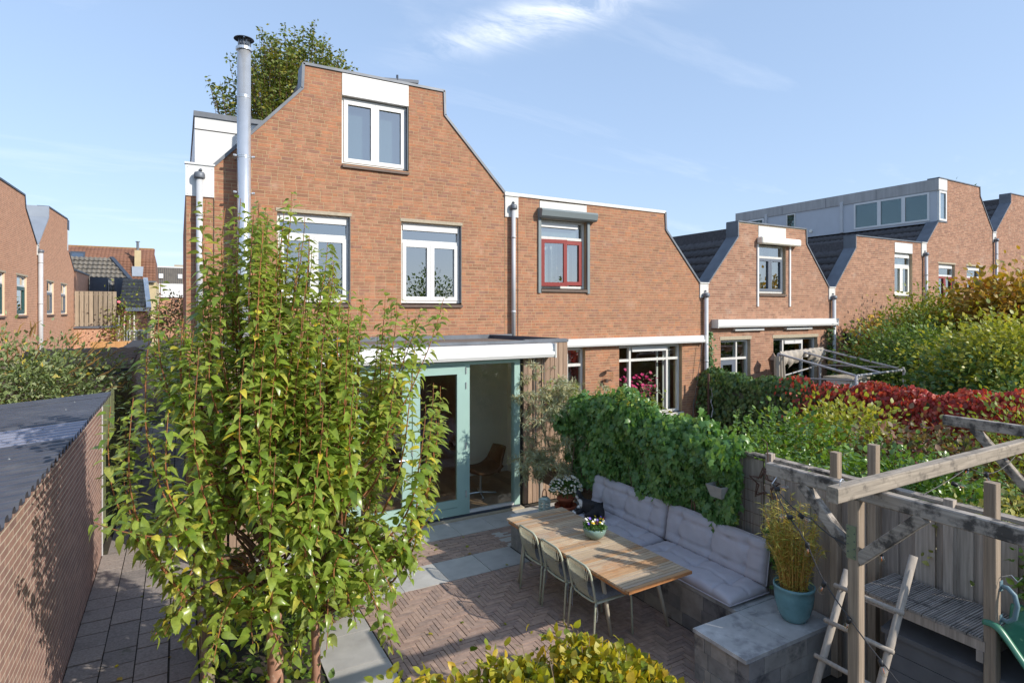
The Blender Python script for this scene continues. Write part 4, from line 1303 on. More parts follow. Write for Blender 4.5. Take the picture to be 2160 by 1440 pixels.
# tall green stained fence beyond the shed
fe = thing('board_fence', 'green algae stained board fence along the shaded alley', 'fence', (-1.05, 13.5, PZ))
bmesh_ = MB().box(-0.010, 0.010, -0.066, 0.066, 0, 2.2).mesh('board', 'greenwood')
y, i = 10.68, 0
while y < 17.3:
    inst('board', bmesh_, fe, Matrix.Translation((-1.04 + 0.012 * (i % 2) , y, PZ + 0.02 + rnd.uniform(-.015, .015))))
    y += 0.138; i += 1
k = MB()
for y in (10.9, 12.7, 14.5, 16.3):
    k.box(-1.14, -1.07, y - .035, y + .035, PZ, 2.0)
k.build('post', 'greenwood', fe)
MB().box(-1.0, -0.93, 10.6, 17.3, PZ - .02, PZ + 0.05).build('kick_board', 'joint', fe)

# shed at the far end of the alley
fs = thing('brick_shed', 'far brick shed with a mossy tiled roof at the end of the alley', 'shed', (-2.2, 20, PZ))
def FQ(s, n, z): return (s, 17.6 - n, z)
brick_wall(fs, FQ, [(-3.4, 2.0), (-1.05, 2.0)], [], PZ, 2.0, 0, 'shed_brick', 'shed_mortar', course=0.0625, L=0.22, half=True)
def FQ2(s, n, z): return (-1.05 + n, s, z)
brick_wall(fs, FQ2, [(17.6, 2.25), (26.0, 2.25)], [], PZ, 2.25, 0, 'shed_brick', 'shed_mortar', course=0.0625, L=0.22, half=True)
k = MB()
k.add([(-3.5, 17.4, 2.02), (-1.0, 17.4, 2.02), (-1.0, 20.0, 2.30), (-3.5, 20.0, 2.30), (-3.5, 17.4, 2.10), (-1.0, 17.4, 2.10), (-1.0, 20.0, 2.38), (-3.5, 20.0, 2.38)],
      [(0, 3, 2, 1), (4, 5, 6, 7), (0, 1, 5, 4), (1, 2, 6, 5), (2, 3, 7, 6), (3, 0, 4, 7)])
k.box(-1.5, -0.9, 20.05, 26.2, 2.26, 2.34)
k.build('roof', 'greytile', fs)
tile_rows(fs, lambda s, n, z: (n, s, z), 17.4, 2.11, 20.0, 2.39, -3.5, -1.0, 'greytile', 7, 0.25, 0.03)
k = MB().box(-3.4, -1.1, 17.5, 17.58, 1.88, 2.04)
k.build('fascia_board', 'zinc_dark', fs)

# ------------------------------------------------------------------ the other row at the alley's far left
L1P = [(14.0, 6.9), (23.5, 7.5), (26.8, 7.56), (26.95, 7.12), (28.9, 5.98), (28.95, 4.0)]
l1 = thing('terraced_house', 'orange brick house with green windows at the photo\'s far edge', 'house', (-4.8, 22, PZ))
l1['label'] = 'orange brick house with green window sashes behind the bushy shrub'
WL0, WL1 = (22.6, 24.05, 3.30, 4.64), (25.65, 27.15, 3.30, 4.66)
brick_wall(l1, FL, L1P, [WL0, WL1], -0.2, 7.55, 0, 'brick_left', 'mortar_left')
body(l1, FL, L1P, 8, 'brick_left', 'slate')
coping(l1, FL, [(14.0, 6.91), (23.5, 7.51), (26.8, 7.57), (26.95, 7.12), (28.9, 5.99)], 'zinc_dark', t=0.05)
for s in (WL0, WL1):
    win(l1, FL, *s, fm='white', sm='bluegreen', trans=4.32, leaves_=1, sw=0.12, lintel=0.12, rec=0.06, curtains=[(s[0] + .2, s[1] - .2)])
downpipe(l1, FL, 29.0, 5.75, 0.0, 0.08, 0.1, box=(28.85, 29.15, 5.6, 5.98))
L2P = [(28.96, 4.0), (28.97, 5.98), (31.15, 7.36), (31.2, 7.82), (36.0, 7.95), (36.01, 6.4), (36.5, 6.36), (38.1, 5.55), (38.12, 4)]
l2 = thing('terraced_house', 'orange brick gable house beside the plank screen with a zinc valley', 'house', (-4.8, 33.5, PZ))
WL2, WL3 = (30.85, 32.4, 3.30, 4.68), (34.2, 35.85, 3.30, 4.70)
brick_wall(l2, FL, L2P, [WL2, WL3], -0.2, 7.94, 0, 'brick_left', 'mortar_left')
body(l2, FL, L2P, 8, 'brick_left', 'slate')
M['zinc_light'] = pmat('light_zinc', srgb(150, 158, 168), 0.5, noise=(1.5, 0.88, 1.06), metal=0.2)
coping(l2, FL, [(28.97, 5.99), (31.15, 7.37), (31.2, 7.83)], 'zinc_light', t=0.05, n1=-1.1)
coping(l2, FL, [(31.2, 7.83), (36.0, 7.96)], 'zinc_dark', t=0.05)
coping(l2, FL, [(36.5, 6.37), (38.1, 5.56)], 'zinc_dark', t=0.05)
MB(FL).box(35.98, 36.3, -0.6, 0.0, 6.42, 7.5).build('white_panel', 'white', l2)
MB(FL).box(35.95, 36.5, -0.7, 0.02, 7.46, 7.94).build('zinc_panel', 'zinc_dark', l2)
for s in (WL2, WL3):
    win(l2, FL, *s, fm='white', sm='greypaint', trans=4.25, leaves_=1, sw=0.1, lintel=0.12, rec=0.06, curtains=[(s[0] + .15, s[1] - .15)])
# white dormer seen through the gap
MB(FL).box(29.6, 31.0, -2.6, -1.4, 6.2, 7.95).build('dormer', 'white', l2)

# brick annex with the plank screen on its roof edge
an = thing('brick_annex', 'low brick annex carrying the tall plank screen', 'annex', (-3.8, 38, PZ))
def FA(s, n, z): return (s, 38.0 - n, z)
brick_wall(an, FA, [(-4.79, 2.52), (-2.97, 2.52)], [], PZ, 2.52, 0, 'brick_left', 'mortar_left')
MB().box(-4.79, -2.97, 38.02, 43, PZ, 2.5).build('flank_wall', 'brick_left', an)
MB().box(-4.80, -2.93, 37.9, 43, 2.52, 2.60).build('roof_edge', 'zinc', an)
sc = thing('plank_screen', 'tall weathered plank screen above the low brick annex', 'screen', (-3.85, 38, 2.6))
pm = MB().box(-0.085, 0.085, -0.012, 0.012, 0, 1.84).mesh('plank', 'palewood')
for i in range(9):
    inst('plank', pm, sc, Matrix.Translation((-4.66 + i * 0.205, 37.97, 2.63)))
for i in range(8):
    inst('plank', pm, sc, Matrix.Translation((-4.56 + i * 0.205, 38.03, 2.63)))
MB().box(-4.78, -2.95, 37.985, 38.015, 2.72, 2.82).box(-4.78, -2.95, 37.985, 38.015, 4.25, 4.35).build('rail', 'palewood', sc)
# new plank fence low behind the far shed
nf = thing('plank_fence', 'fresh orange plank fence behind the far shed', 'fence', (-2.2, 30, PZ))
pm = MB().box(-0.07, 0.07, -0.01, 0.01, 0, 2.35).mesh('plank', 'newwood')
for i in range(13):
    inst('plank', pm, nf, Matrix.Translation((-3.1 + i * 0.145, 29.5 + .012 * (i % 2), PZ)))

# white walled cottage and climbing rose right of the screen
def gable_block(root, x0, x1, y0, y1, z0, ze, zr, mw, mr, ridge='x', rows=10):
    """a simple pitched block: walls, roof planes and tile courses"""
    k = MB().box(x0, x1, y0, y1, z0, ze, skip=('t',))
    k.build('wall', mw, root)
    ym = (y0 + y1) / 2
    r = MB()
    r.add([(x0, y0 - .2, ze - .1), (x1, y0 - .2, ze - .1), (x1, ym, zr), (x0, ym, zr), (x0, y1, ze), (x1, y1, ze)], [(0, 1, 2, 3), (3, 2, 5, 4)])
    r.add([(x0, y0, ze), (x0, y1, ze), (x0, ym, zr)], [(0, 1, 2)])
    r.add([(x1, y0, ze), (x1, ym, zr), (x1, y1, ze)], [(0, 1, 2)])
    ro = r.build('roof', mr, root)
    tile_rows(root, lambda s, n, z: (n, s, z), y0 - .22, ze - .1, ym, zr + .02, x0, x1, mr, rows, 0.5, 0.06)
    return ro

bh = thing('brown_roofed_house', 'far house with a broad brown tiled roof and a lone chimney', 'house', (-8, 74, PZ))
gx0, gx1 = -16.5, -2.05
k = MB().box(gx0, gx1, 70.0, 80, PZ, 6.45, skip=('t',)); k.build('wall', 'stucco', bh)
r = MB()
r.add([(gx0, 69.8, 6.4), (gx1, 69.8, 6.4), (-2.15, 71.0, 8.6), (gx0, 71.0, 8.6), (gx0, 73.5, 9.95), (-2.4, 73.5, 9.95), (gx0, 77, 8.6), (-2.15, 77, 8.6), (gx0, 80, 6.4), (gx1, 80, 6.4)],
      [(0, 1, 2, 3), (3, 2, 5, 4), (4, 5, 7, 6), (6, 7, 9, 8), (1, 9, 7, 2), (2, 7, 5)])
ro = r.build('roof', 'redtile', bh)
tile_rows(bh, lambda s, n, z: (n, s, z), 69.75, 6.4, 70.98, 8.62, gx0, gx1 - .08, 'redtile', 8, 0.32, 0.05)
tile_rows(bh, lambda s, n, z: (n, s, z), 70.98, 8.62, 73.45, 9.98, gx0, -2.25, 'redtile', 6, 0.32, 0.05)
MB().box(gx0, -2.35, 73.35, 73.65, 9.95, 10.06).build('ridge', 'lichen', ro)
k = MB().box(-3.92, -3.38, 70.3, 70.9, 6.9, 9.55)
ch = k.build('chimney', 'stucco', ro)
MB().tube([(-3.66, 70.6, 9.5), (-3.66, 70.6, 10.4)], 0.12, 8).lathe([(0.2, 0), (0.2, .06)], (-3.66, 70.6, 10.4), 8, True, True).build('chimney_pot', 'zinc', ch)
MB().add([(-4.1, 69.86, 6.9), (-3.2, 69.86, 6.9), (-3.15, 70.3, 7.9), (-4.15, 70.3, 7.9)], [(0, 1, 2, 3)]).build('lead_flashing', 'zinc_light', ch)
k = MB()
k.add([(-9.25, 70.62, 8.35), (-8.05, 70.62, 8.35), (-8.05, 71.15, 9.25), (-9.25, 71.15, 9.25)], [(0, 1, 2, 3)])
sk = k.build('skylight', 'zinc_dark', ro)
MB().add([(-9.1, 70.6, 8.45), (-8.2, 70.6, 8.45), (-8.2, 71.1, 9.15), (-9.1, 71.1, 9.15)], [(0, 1, 2, 3)]).build('pane', 'glass', sk)
MB().box(gx0, gx1, 69.6, 69.72, 6.3, 6.44).build('gutter', 'zinc', ro)
MB().tube([(-3.9, 69.85, 6.3), (-3.9, 69.85, 0)], 0.1, 8).build('downpipe', 'zinc', bh)

gh = thing('grey_roofed_house', 'distant house with a ribbed dark roof and white fascia', 'house', (0, 93, PZ))
MB().box(-2.9, 6, 90, 97, PZ, 5.2).build('wall', 'brick_left', gh)
MB().box(-3.0, 6.1, 89.8, 97, 5.2, 7.0).build('fascia', 'white', gh)
r = MB().add([(-2.8, 90.0, 7.0), (6, 90.0, 7.0), (6, 92.2, 9.25), (-2.8, 92.2, 9.25)], [(0, 1, 2, 3)])
ro = r.build('roof', 'greytile', gh)
k = MB()
for i in range(40):
    x = -2.8 + i * 0.22
    k.bar((x, 89.98, 7.03), (x, 92.18, 9.28), 0.05, 0.06)
k.build('roof_rib', 'slate', ro, kind='stuff')
MB().box(-2.9, 6.1, 92.1, 92.5, 9.25, 9.42).build('ridge', 'white', ro)
for x in (-2.35, 1.05 - 1.2):
    o = MB().add([(x, 90.5, 7.75), (x + .5, 90.5, 7.75), (x + .5, 91.05, 8.35), (x, 91.05, 8.35)], [(0, 1, 2, 3)]).build('skylight', 'white', ro)
MB().box(-.6, .5, 93, 93.6, 9.2, 9.75).build('chimney', 'concrete', ro)

# dark roofed house with zinc bays, between the screen and the brown roof
zh = thing('zinc_dormer_house', 'house with grey tiled roof and two zinc clad bays above the screen', 'house', (-4.3, 50, PZ))
MB().box(-8.5, -2.4, 52, 60, PZ, 4.6).build('wall', 'brick_left', zh)
r = MB().add([(-8.5, 51.7, 4.5), (-2.3, 51.7, 4.5), (-4.6, 55.5, 7.5), (-8.5, 55.5, 7.5)], [(0, 1, 2, 3)])
ro = r.build('roof', 'greytile', zh)
tl = []
k = MB()
for row in range(9):
    t0, t1 = row / 9, (row + 1.06) / 9
    xa, xb = -8.5, -2.3 - 2.3 * (row / 9)
    n = int((xb - xa) / 0.3)
    for i in range(n):
        x = xa + i * 0.3
        y0_, y1_ = 51.7 + 3.8 * t0, 51.7 + 3.8 * t1
        z0_, z1_ = 4.5 + 3.0 * t0 + .1, 4.5 + 3.0 * t1 + .02
        k.add([(x, y0_, z0_), (x + .15, y0_ - .02, z0_ + .07), (x + .3, y0_, z0_), (x, y1_, z1_), (x + .15, y1_ - .02, z1_ + .07), (x + .3, y1_, z1_)], [(0, 1, 4, 3), (1, 2, 5, 4)])
k.build('roof_tile', 'greytile', zh, kind='stuff')
MB().bar((-2.25, 51.6, 4.55), (-4.6, 55.5, 7.6), 0.3, 0.14).build('verge_board', 'zinc_dark', ro)
for x in (-5.35, -3.95):
    o = MB().box(x, x + 1.0, 49.5, 52.5, 4.0, 5.75).build('zinc_bay', 'zinc_dark', zh)
    w_ = MB(lambda s, n, z: (x + 1.0 + n, 50 + s, z))
    fr(w_, 0.1, 1.7, 4.25, 5.6, 0.12, 0.0, 0.05)
    wo = w_.build('window', 'white', o)
    pane(wo, lambda s, n, z: (x + 1.0 + n, 50 + s, z), 0.2, 1.6, 4.35, 5.5, 0.02)
k = MB().box(-6.2, -5.45, 44, 50, PZ, 5.85)
k.build('wall', 'brick_left', zh)
o = MB().box(-6.25, -5.4, 43.9, 50, 5.85, 5.95).build('roof_edge', 'zinc', zh)
o = MB().box(-6.0, -5.72, 43.95, 44.0, 4.0, 5.75).build('window', 'white', zh)
MB().box(-5.95, -5.77, 43.93, 43.95, 4.2, 5.0).build('pane', 'glass', o)

wc = thing('white_trimmed_house', 'small brick house with white trimmed gable edge and large dark window', 'house', (-2.3, 46, PZ))
MB().box(-3.0, -1.85, 46, 52, PZ, 3.55).build('wall', 'brick_left', wc)
r = MB().add([(-3.4, 45.8, 3.65), (-1.8, 45.8, 3.65), (-2.1, 49, 5.6), (-3.4, 49, 5.6)], [(0, 1, 2, 3)])
ro = r.build('roof', 'greytile', wc)
tile_rows(wc, lambda s, n, z: (n, s, z), 45.75, 3.7, 49, 5.65, -3.4, -2.0, 'greytile', 8, 0.3, 0.05)
MB().bar((-1.75, 45.7, 3.6), (-2.08, 49, 5.7), 0.28, 0.2).build('verge_board', 'white', ro)
MB().box(-3.05, -1.75, 45.7, 45.95, 3.42, 3.66).build('gutter_board', 'white', wc)
o = MB().box(-3.0, -1.8, 45.9, 46.0, 0.3, 2.2).build('window', 'white', wc)
for a, b2 in ((-2.92, -2.5), (-2.42, -1.86)):
    MB().box(a, b2, 45.85, 45.9, 0.45, 2.1).build('pane', 'glass', o)

# ------------------------------------------------------------------ terrace
ter = struct('terrace', MB().box(0.2, 5.52, 1.0, 8.96, -0.22, -0.016), 'joint')
pvm = bpy.data.meshes.new('x')
U = 0.0525                                     # paver module (joint included), four widths long
LX0, LX1, LY0, LY1 = 1.82, 4.80, 2.3, 6.925
cells = []
def add_cell(x0, x1, y0, y1, vert):
    x0, x1 = max(x0, LX0), min(x1, LX1)
    y0, y1 = max(y0, LY0), min(y1, LY1)
    if x1 - x0 > 0.025 and y1 - y0 > 0.025:
        cells.append((x0, x1, y0, y1, vert))
OX, OY = LX0, LY0
rg = 130
for a in range(-10, 110):
    # lattice (1,1) and (4,-4)
    for b2 in range(-16, 17):
        i, jj = a + 4 * b2, a - 4 * b2
        if not (-6 < i < 64 and -6 < jj < 94): continue
        add_cell(OX + i * U, OX + (i + 4) * U, OY + jj * U, OY + (jj + 1) * U, False)
        add_cell(OX + (i + 4) * U, OX + (i + 5) * U, OY + (jj - 3) * U, OY + (jj + 1) * U, True)
# strip of courses between the two slab rows
for row in range(14):
    y0 = 7.53 + row * 0.0505
    x = 1.2 - (0.105 if row % 2 else 0)
    while x < 4.80:
        cells.append((max(x, 1.2), min(x + 0.21, 4.80), y0, y0 + 0.0505, False))
        x += 0.21
full = [c for c in cells if abs((c[1] - c[0]) * (c[3] - c[2]) - 4 * U * U) < 1e-4]
full.sort(key=lambda c: (Vector(((c[0] + c[1]) / 2, (c[2] + c[3]) / 2, 0)) - CAM).length if not (c[1] < 2.9 and c[3] < 3.9) else 99)
chosen = set(full[:300])
jg = 0.003
mh = MB().box(-2 * U + jg, 2 * U - jg, -U / 2 + jg, U / 2 - jg, -0.03, 0.0, skip=('b',)).mesh('paver', 'paver')
mv = MB().box(-U / 2 + jg, U / 2 - jg, -2 * U + jg, 2 * U - jg, -0.03, 0.0, skip=('b',)).mesh('paver', 'paver')
for c in full[:300]:
    mw = Matrix.Translation(((c[0] + c[1]) / 2, (c[2] + c[3]) / 2, rnd.uniform(-.005, .002))) @ Matrix.Rotation(rnd.uniform(-.02, .02), 4, 'X') @ Matrix.Rotation(rnd.uniform(-.02, .02), 4, 'Y') @ Matrix.Rotation(rnd.uniform(-.012, .012), 4, 'Z')
    inst('paver', mv if c[4] else mh, ter, mw)
k = MB()
for c in cells:
    if c in chosen: continue
    z = rnd.uniform(-.005, .002)
    k.box(c[0] + jg, c[1] - jg, c[2] + jg, c[3] - jg, -0.03, z, skip=('b',))
k.build('paver', 'paver', ter, kind='stuff')
sm_ = bpy.data.meshes
slm = MB().box(-0.2965, 0.2965, -0.2965, 0.2965, -0.04, 0.0)
slm = slm.mesh('slab', 'slab')
def slab(x, y):
    o = inst('slab', slm, ter, Matrix.Translation((x, y, rnd.uniform(-.002, .002))))
for i in range(5):
    slab(1.51 + 0.6 * i, 7.225)
for i in range(9):
    slab(1.09 + 0.6 * i, 8.545)
for i in range(5):
    slab(1.51, 6.62 - 0.602 * i)
slab(4.5, 7.825)
# planting bed by the alley
bed = struct('planting_bed', MB().box(0.22, 1.2, 2.0, 7.4, -0.2, -0.03), 'soil')
struct('garden_ground', MB().box(5.53, 60, -12, 11.0, -0.4, -0.03), 'soil')

# low stake fence between bed and alley
sf = thing('stake_fence', 'low fence of weathered stakes between the alley and the pear trees', 'fence', (0.2, 5, PZ))
for i in range(34):
    y = 3.9 + i * 0.115
    h = 0.62 + rnd.uniform(-.12, .1)
    k = MB().box(-0.016, 0.016, -0.035, 0.035, 0, h)
    o = k.build('stake', 'palewood', sf)
    o.matrix_basis = Matrix.Translation((0.205 + rnd.uniform(-.015, .015), y, PZ)) @ Matrix.Rotation(rnd.uniform(-.05, .05), 4, 'Y') @ Matrix.Rotation(rnd.uniform(-.05, .05), 4, 'X')
MB().bar((0.235, 3.9, 0.15), (0.235, 7.8, 0.17), 0.03, 0.06).build('rail', 'palewood', sf)
# ------------------------------------------------------------------ block bench with slab caps
bb = thing('block_bench', 'low dark concrete block bench with slab caps along the fence', 'bench', (4.9, 5.4, 0))
bmd = {}
def block(x0, x1, y0, y1, z0, z1, root):
    key = (round(x1 - x0, 3), round(y1 - y0, 3), round(z1 - z0, 3))
    if key not in bmd:
        a, b2, c = key
        o = MB().box(-a / 2 + .002, a / 2 - .002, -b2 / 2 + .002, b2 / 2 - .002, -c / 2 + .0015, c / 2 - .0015)
        bmd[key] = o.mesh('block', 'block')
    inst('block', bmd[key], root, Matrix.Translation(((x0 + x1) / 2 + rnd.uniform(-.003, .003), (y0 + y1) / 2, (z0 + z1) / 2)))
HB = 0.147
def ring(x0, x1, y0, y1, courses, root, t=0.12):
    for c in range(courses):
        z0, z1 = c * HB, (c + 1) * HB
        # long faces at constant x
        for xa in (x0, x1 - t):
            y = y0 + (0.0 if c % 2 else t)
            ye = y1 - (0.0 if c % 2 else t)
            off = 0.15 if c % 2 else 0.3
            while y < ye - 0.01:
                e = min(y + off, ye); off = 0.3
                if ye - e < 0.06: e = ye
                block(xa, xa + t, y, e, z0, z1, root); y = e
        for ya in (y0, y1 - t):
            x = x0 + (t if c % 2 else 0.0)
            xe = x1 - (t if c % 2 else 0.0)
            off = 0.3 if c % 2 else 0.2
            while x < xe - 0.01:
                e = min(x + off, xe); off = 0.3
                if xe - e < 0.06: e = xe
                block(x, e, ya, ya + t, z0, z1, root); x = e
ring(4.22, 5.42, 3.36, 3.97, 3, bb)
ring(4.80, 5.42, 3.975, 6.88, 3, bb)
ring(4.22, 5.42, 6.885, 7.49, 3, bb)
MB().box(4.93, 5.3, 4.1, 6.78, 0.2, 0.43).build('fill', 'joint', bb)
cpm = MB().box(-0.298, 0.298, -0.298, 0.298, 0, 0.035).mesh('cap_slab', 'cap')
for x, y in ((4.49, 3.665), (5.09, 3.665), (4.49, 7.19), (5.09, 7.19), (5.10, 4.27), (5.10, 4.87), (5.10, 5.47), (5.10, 6.07), (5.10, 6.59)):
    if y == 6.59:
        MB().box(4.80, 5.398, 6.372, 6.885, 0.4415, 0.4765).build('cap_slab', 'cap', bb)
        continue
    inst('cap_slab', cpm, bb, Matrix.Translation((x, y, 0.4415)))
o = inst('cap_slab', MB().box(-0.045, 0.045, -0.298, 0.298, 0, 0.035).mesh('cap_slab', 'cap'), bb, Matrix.Translation((5.44, 3.665, 0.4415)))
o = inst('cap_slab', o.data, bb, Matrix.Translation((5.44, 7.19, 0.4415)))
TOP = 0.477
M['ringmark'] = pmat('pale_water_ring', srgb(176, 174, 168), 0.9)
for x, y in ((4.84, 3.72), (4.93, 3.93)):
    V, Q = [], []
    for i in range(24):
        t = 2 * PI * i / 24
        for r_ in (0.068, 0.078):
            V.append((x + r_ * math.cos(t), y + r_ * math.sin(t), TOP + 0.003))
    Q = [(2 * i, 2 * i + 1, (2 * i + 3) % 48, (2 * i + 2) % 48) for i in range(24)]
    MB().add(V, Q).build('water_ring', 'ringmark', bb)
st = thing('loose_slab', 'single grey slab lying on the pavers in front of the block bench', 'slab', (3.9, 3.1, 0))
MB().box(3.62, 4.18, 2.75, 3.25, 0.0, 0.05).build('slab', 'cap', st)

# ------------------------------------------------------------------ cushions
def cushion(name, label, org, U_, V_, lu, lv, th, nu, nv, seed, sag=0.0):
    """tufted pad: org corner, axes U_, V_; tufts on an nu x nv grid"""
    U_, V_ = Vector(U_).normalized(), Vector(V_).normalized()
    N_ = U_.cross(V_).normalized()
    a, b2 = int(lu / 0.022), int(lv / 0.022)
    rr = random.Random(seed)
    ph = [rr.uniform(0, 6.28) for _ in range(12)]
    def h(u, v):
        e = (1 - abs(2 * u - 1) ** 9) * (1 - abs(2 * v - 1) ** 7)
        e = max(e, 0) ** 0.35
        x, y = u * lu, v * lv
        d = 1.0
        for i in range(nu):
            for j in range(nv):
                tx, ty = lu * (i + .5) / nu * 1.0, lv * (j + .5) / nv
                r2 = math.hypot(x - tx, y - ty)
                d -= 0.66 * math.exp(-(r2 / 0.05) ** 1.1)
                # creases between neighbouring tufts
                if abs(y - ty) < lv / nv and abs(x - tx) < lu / nu * .55:
                    d -= 0.26 * math.exp(-((y - ty + .01 * math.sin(9 * x + ph[j])) / 0.011) ** 2)
                if abs(x - tx) < 0.1 and abs(y - ty) < lv / nv * .6:
                    d -= 0.28 * math.exp(-((x - tx + .012 * math.sin(11 * y + ph[i])) / 0.011) ** 2)
        w = 0.02 * math.sin(23 * x + 9 * y + ph[0]) * math.sin(17 * y - 6 * x + ph[1]) + 0.02 * math.sin(41 * x - 28 * y + ph[2]) + 0.03 * math.sin(13 * x + 31 * y + ph[3])
        edge = 1 - e
        w += 0.10 * math.sin(60 * (x if v in (0, 1) or abs(2 * v - 1) > .8 else y) + ph[4]) * edge * e * 2
        return th * e * max(0.15, d + w)
    Vs, Qs = [], []
    for side in (1, -1):
        for i in range(a + 1):
            for j in range(b2 + 1):
                u, v = i / a, j / b2
                k = h(u, v) if side == 1 else -0.35 * h(u, v) * (0.6)
                p = Vector(org) + U_ * (u * lu) + V_ * (v * lv) + N_ * k
                ww = 0.005 * math.sin(9 * u * lu + ph[6]) + 0.003 * math.sin(31 * u * lu + ph[7])
                if j == 0 or j == b2: p += V_ * ww
                Vs.append(p)
    n1 = (a + 1) * (b2 + 1)
    idx = lambda i, j, s_: s_ * n1 + i * (b2 + 1) + j
    for s_ in (0, 1):
        for i in range(a):
            for j in range(b2):
                q = (idx(i, j, s_), idx(i + 1, j, s_), idx(i + 1, j + 1, s_), idx(i, j + 1, s_))
                Qs.append(q if s_ == 0 else tuple(reversed(q)))
    rim = [(i, 0) for i in range(a)] + [(a, j) for j in range(b2)] + [(i, b2) for i in range(a, 0, -1)] + [(0, j) for j in range(b2, 0, -1)]
    for q in range(len(rim)):
        p, r_ = rim[q], rim[(q + 1) % len(rim)]
        Qs.append((idx(*r_, 0), idx(*p, 0), idx(*p, 1), idx(*r_, 1)))
    o = MB().add(Vs, Qs).build(name, 'fabric', None, smooth=True)
    tag(o, label, 'cushion', 'grey tufted bench cushions')
    # piped edge
    pts = [Vector(org) + U_ * (u * lu) + V_ * (v * lv) for u, v in [(i / 30, 0) for i in range(30)] + [(1, j / 12) for j in range(12)] + [(1 - i / 30, 1) for i in range(30)] + [(0, 1 - j / 12) for j in range(13)]]
    MB().tube(pts, 0.006, 6).build('piping', 'fabric', o)
    return o
cushion('seat_cushion', 'grey tufted seat cushion on the bench beside the black cat', (5.36, 5.50, TOP + .035), (-1, 0, 0), (0, 1, 0), 0.60, 1.38, -0.10, 1, 3, 3)
cushion('seat_cushion', 'grey tufted seat cushion at the end of the bench by the bamboo pot', (5.36, 4.02, TOP + .035), (-1, 0, 0), (0, 1, 0), 0.60, 1.46, -0.10, 1, 3, 4)
cushion('back_cushion', 'grey tufted back cushion leaning on the fence behind the cat', (5.33, 5.49, TOP + .10), (0, 1, 0), (0.16, 0, 1), 1.50, 0.46, -0.09, 3, 2, 5)
cushion('back_cushion', 'grey tufted back cushion nearest the bamboo pot', (5.33, 4.03, TOP + .10), (0, 1, 0), (0.16, 0, 1), 1.44, 0.46, -0.09, 3, 2, 6)

# ------------------------------------------------------------------ table
tb = thing('garden_table', 'long slatted teak table with taupe legs on the brick terrace', 'table', (4.18, 5.54, 0))
c00, c10, c11, c01 = Vector((3.755, 4.37, .75)), Vector((4.63, 4.40, .75)), Vector((4.585, 6.71, .75)), Vector((3.705, 6.70, .75))
ns = 46
for i in range(ns):
    t0, t1 = i / ns, (i + 0.82) / ns
    a, b2 = c00.lerp(c01, t0), c10.lerp(c11, t0)
    c, d = c00.lerp(c01, t1), c10.lerp(c11, t1)
    k = MB()
    cut_ = [(0, 1)] if not (21 <= i <= 23) else [(0, .36), (.366, .62), (.626, 1)]
    for (u0, u1) in cut_:
        p = [a.lerp(b2, u0), a.lerp(b2, u1), c.lerp(d, u1), c.lerp(d, u0)]
        vs = [(q.x, q.y, .725) for q in p] + [(q.x, q.y, .75 + rnd.uniform(-.0008, .0008)) for q in p]
        k.add(vs, [(0, 3, 2, 1), (4, 5, 6, 7), (0, 1, 5, 4), (1, 2, 6, 5), (2, 3, 7, 6), (3, 0, 4, 7)])
    k.build('slat', 'teak', tb)
k = MB()
k.bar((3.79, 4.42, .708), (3.74, 6.66, .708), 0.045, 0.03)
k.bar((4.59, 4.45, .708), (4.55, 6.66, .708), 0.045, 0.03)
k.bar((3.76, 4.362, .738), (4.63, 4.392, .738), 0.014, 0.03)
k.build('edge_rail', 'teak_edge', tb)
k = MB()
for p, q in (((3.85, 4.75, .68), (3.80, 6.4, .68)), ((4.50, 4.75, .68), (4.46, 6.4, .68)), ((3.85, 4.85, .68), (4.50, 4.85, .68)), ((3.80, 6.35, .68), (4.46, 6.35, .68))):
    k.bar(p, q, 0.04, 0.03)
k.build('apron', 'table_leg', tb)
for (tx, ty), (fx, fy) in (((3.87, 4.92), (3.98, 4.90)), ((4.52, 4.86), (4.66, 4.76)), ((3.80, 6.36), (3.755, 6.45)), ((4.47, 6.36), (4.56, 6.46))):
    MB().tube([(tx, ty, .70), (fx, fy, 0.0)], [0.024, 0.019], 12).build('leg', 'table_leg', tb, smooth=True)

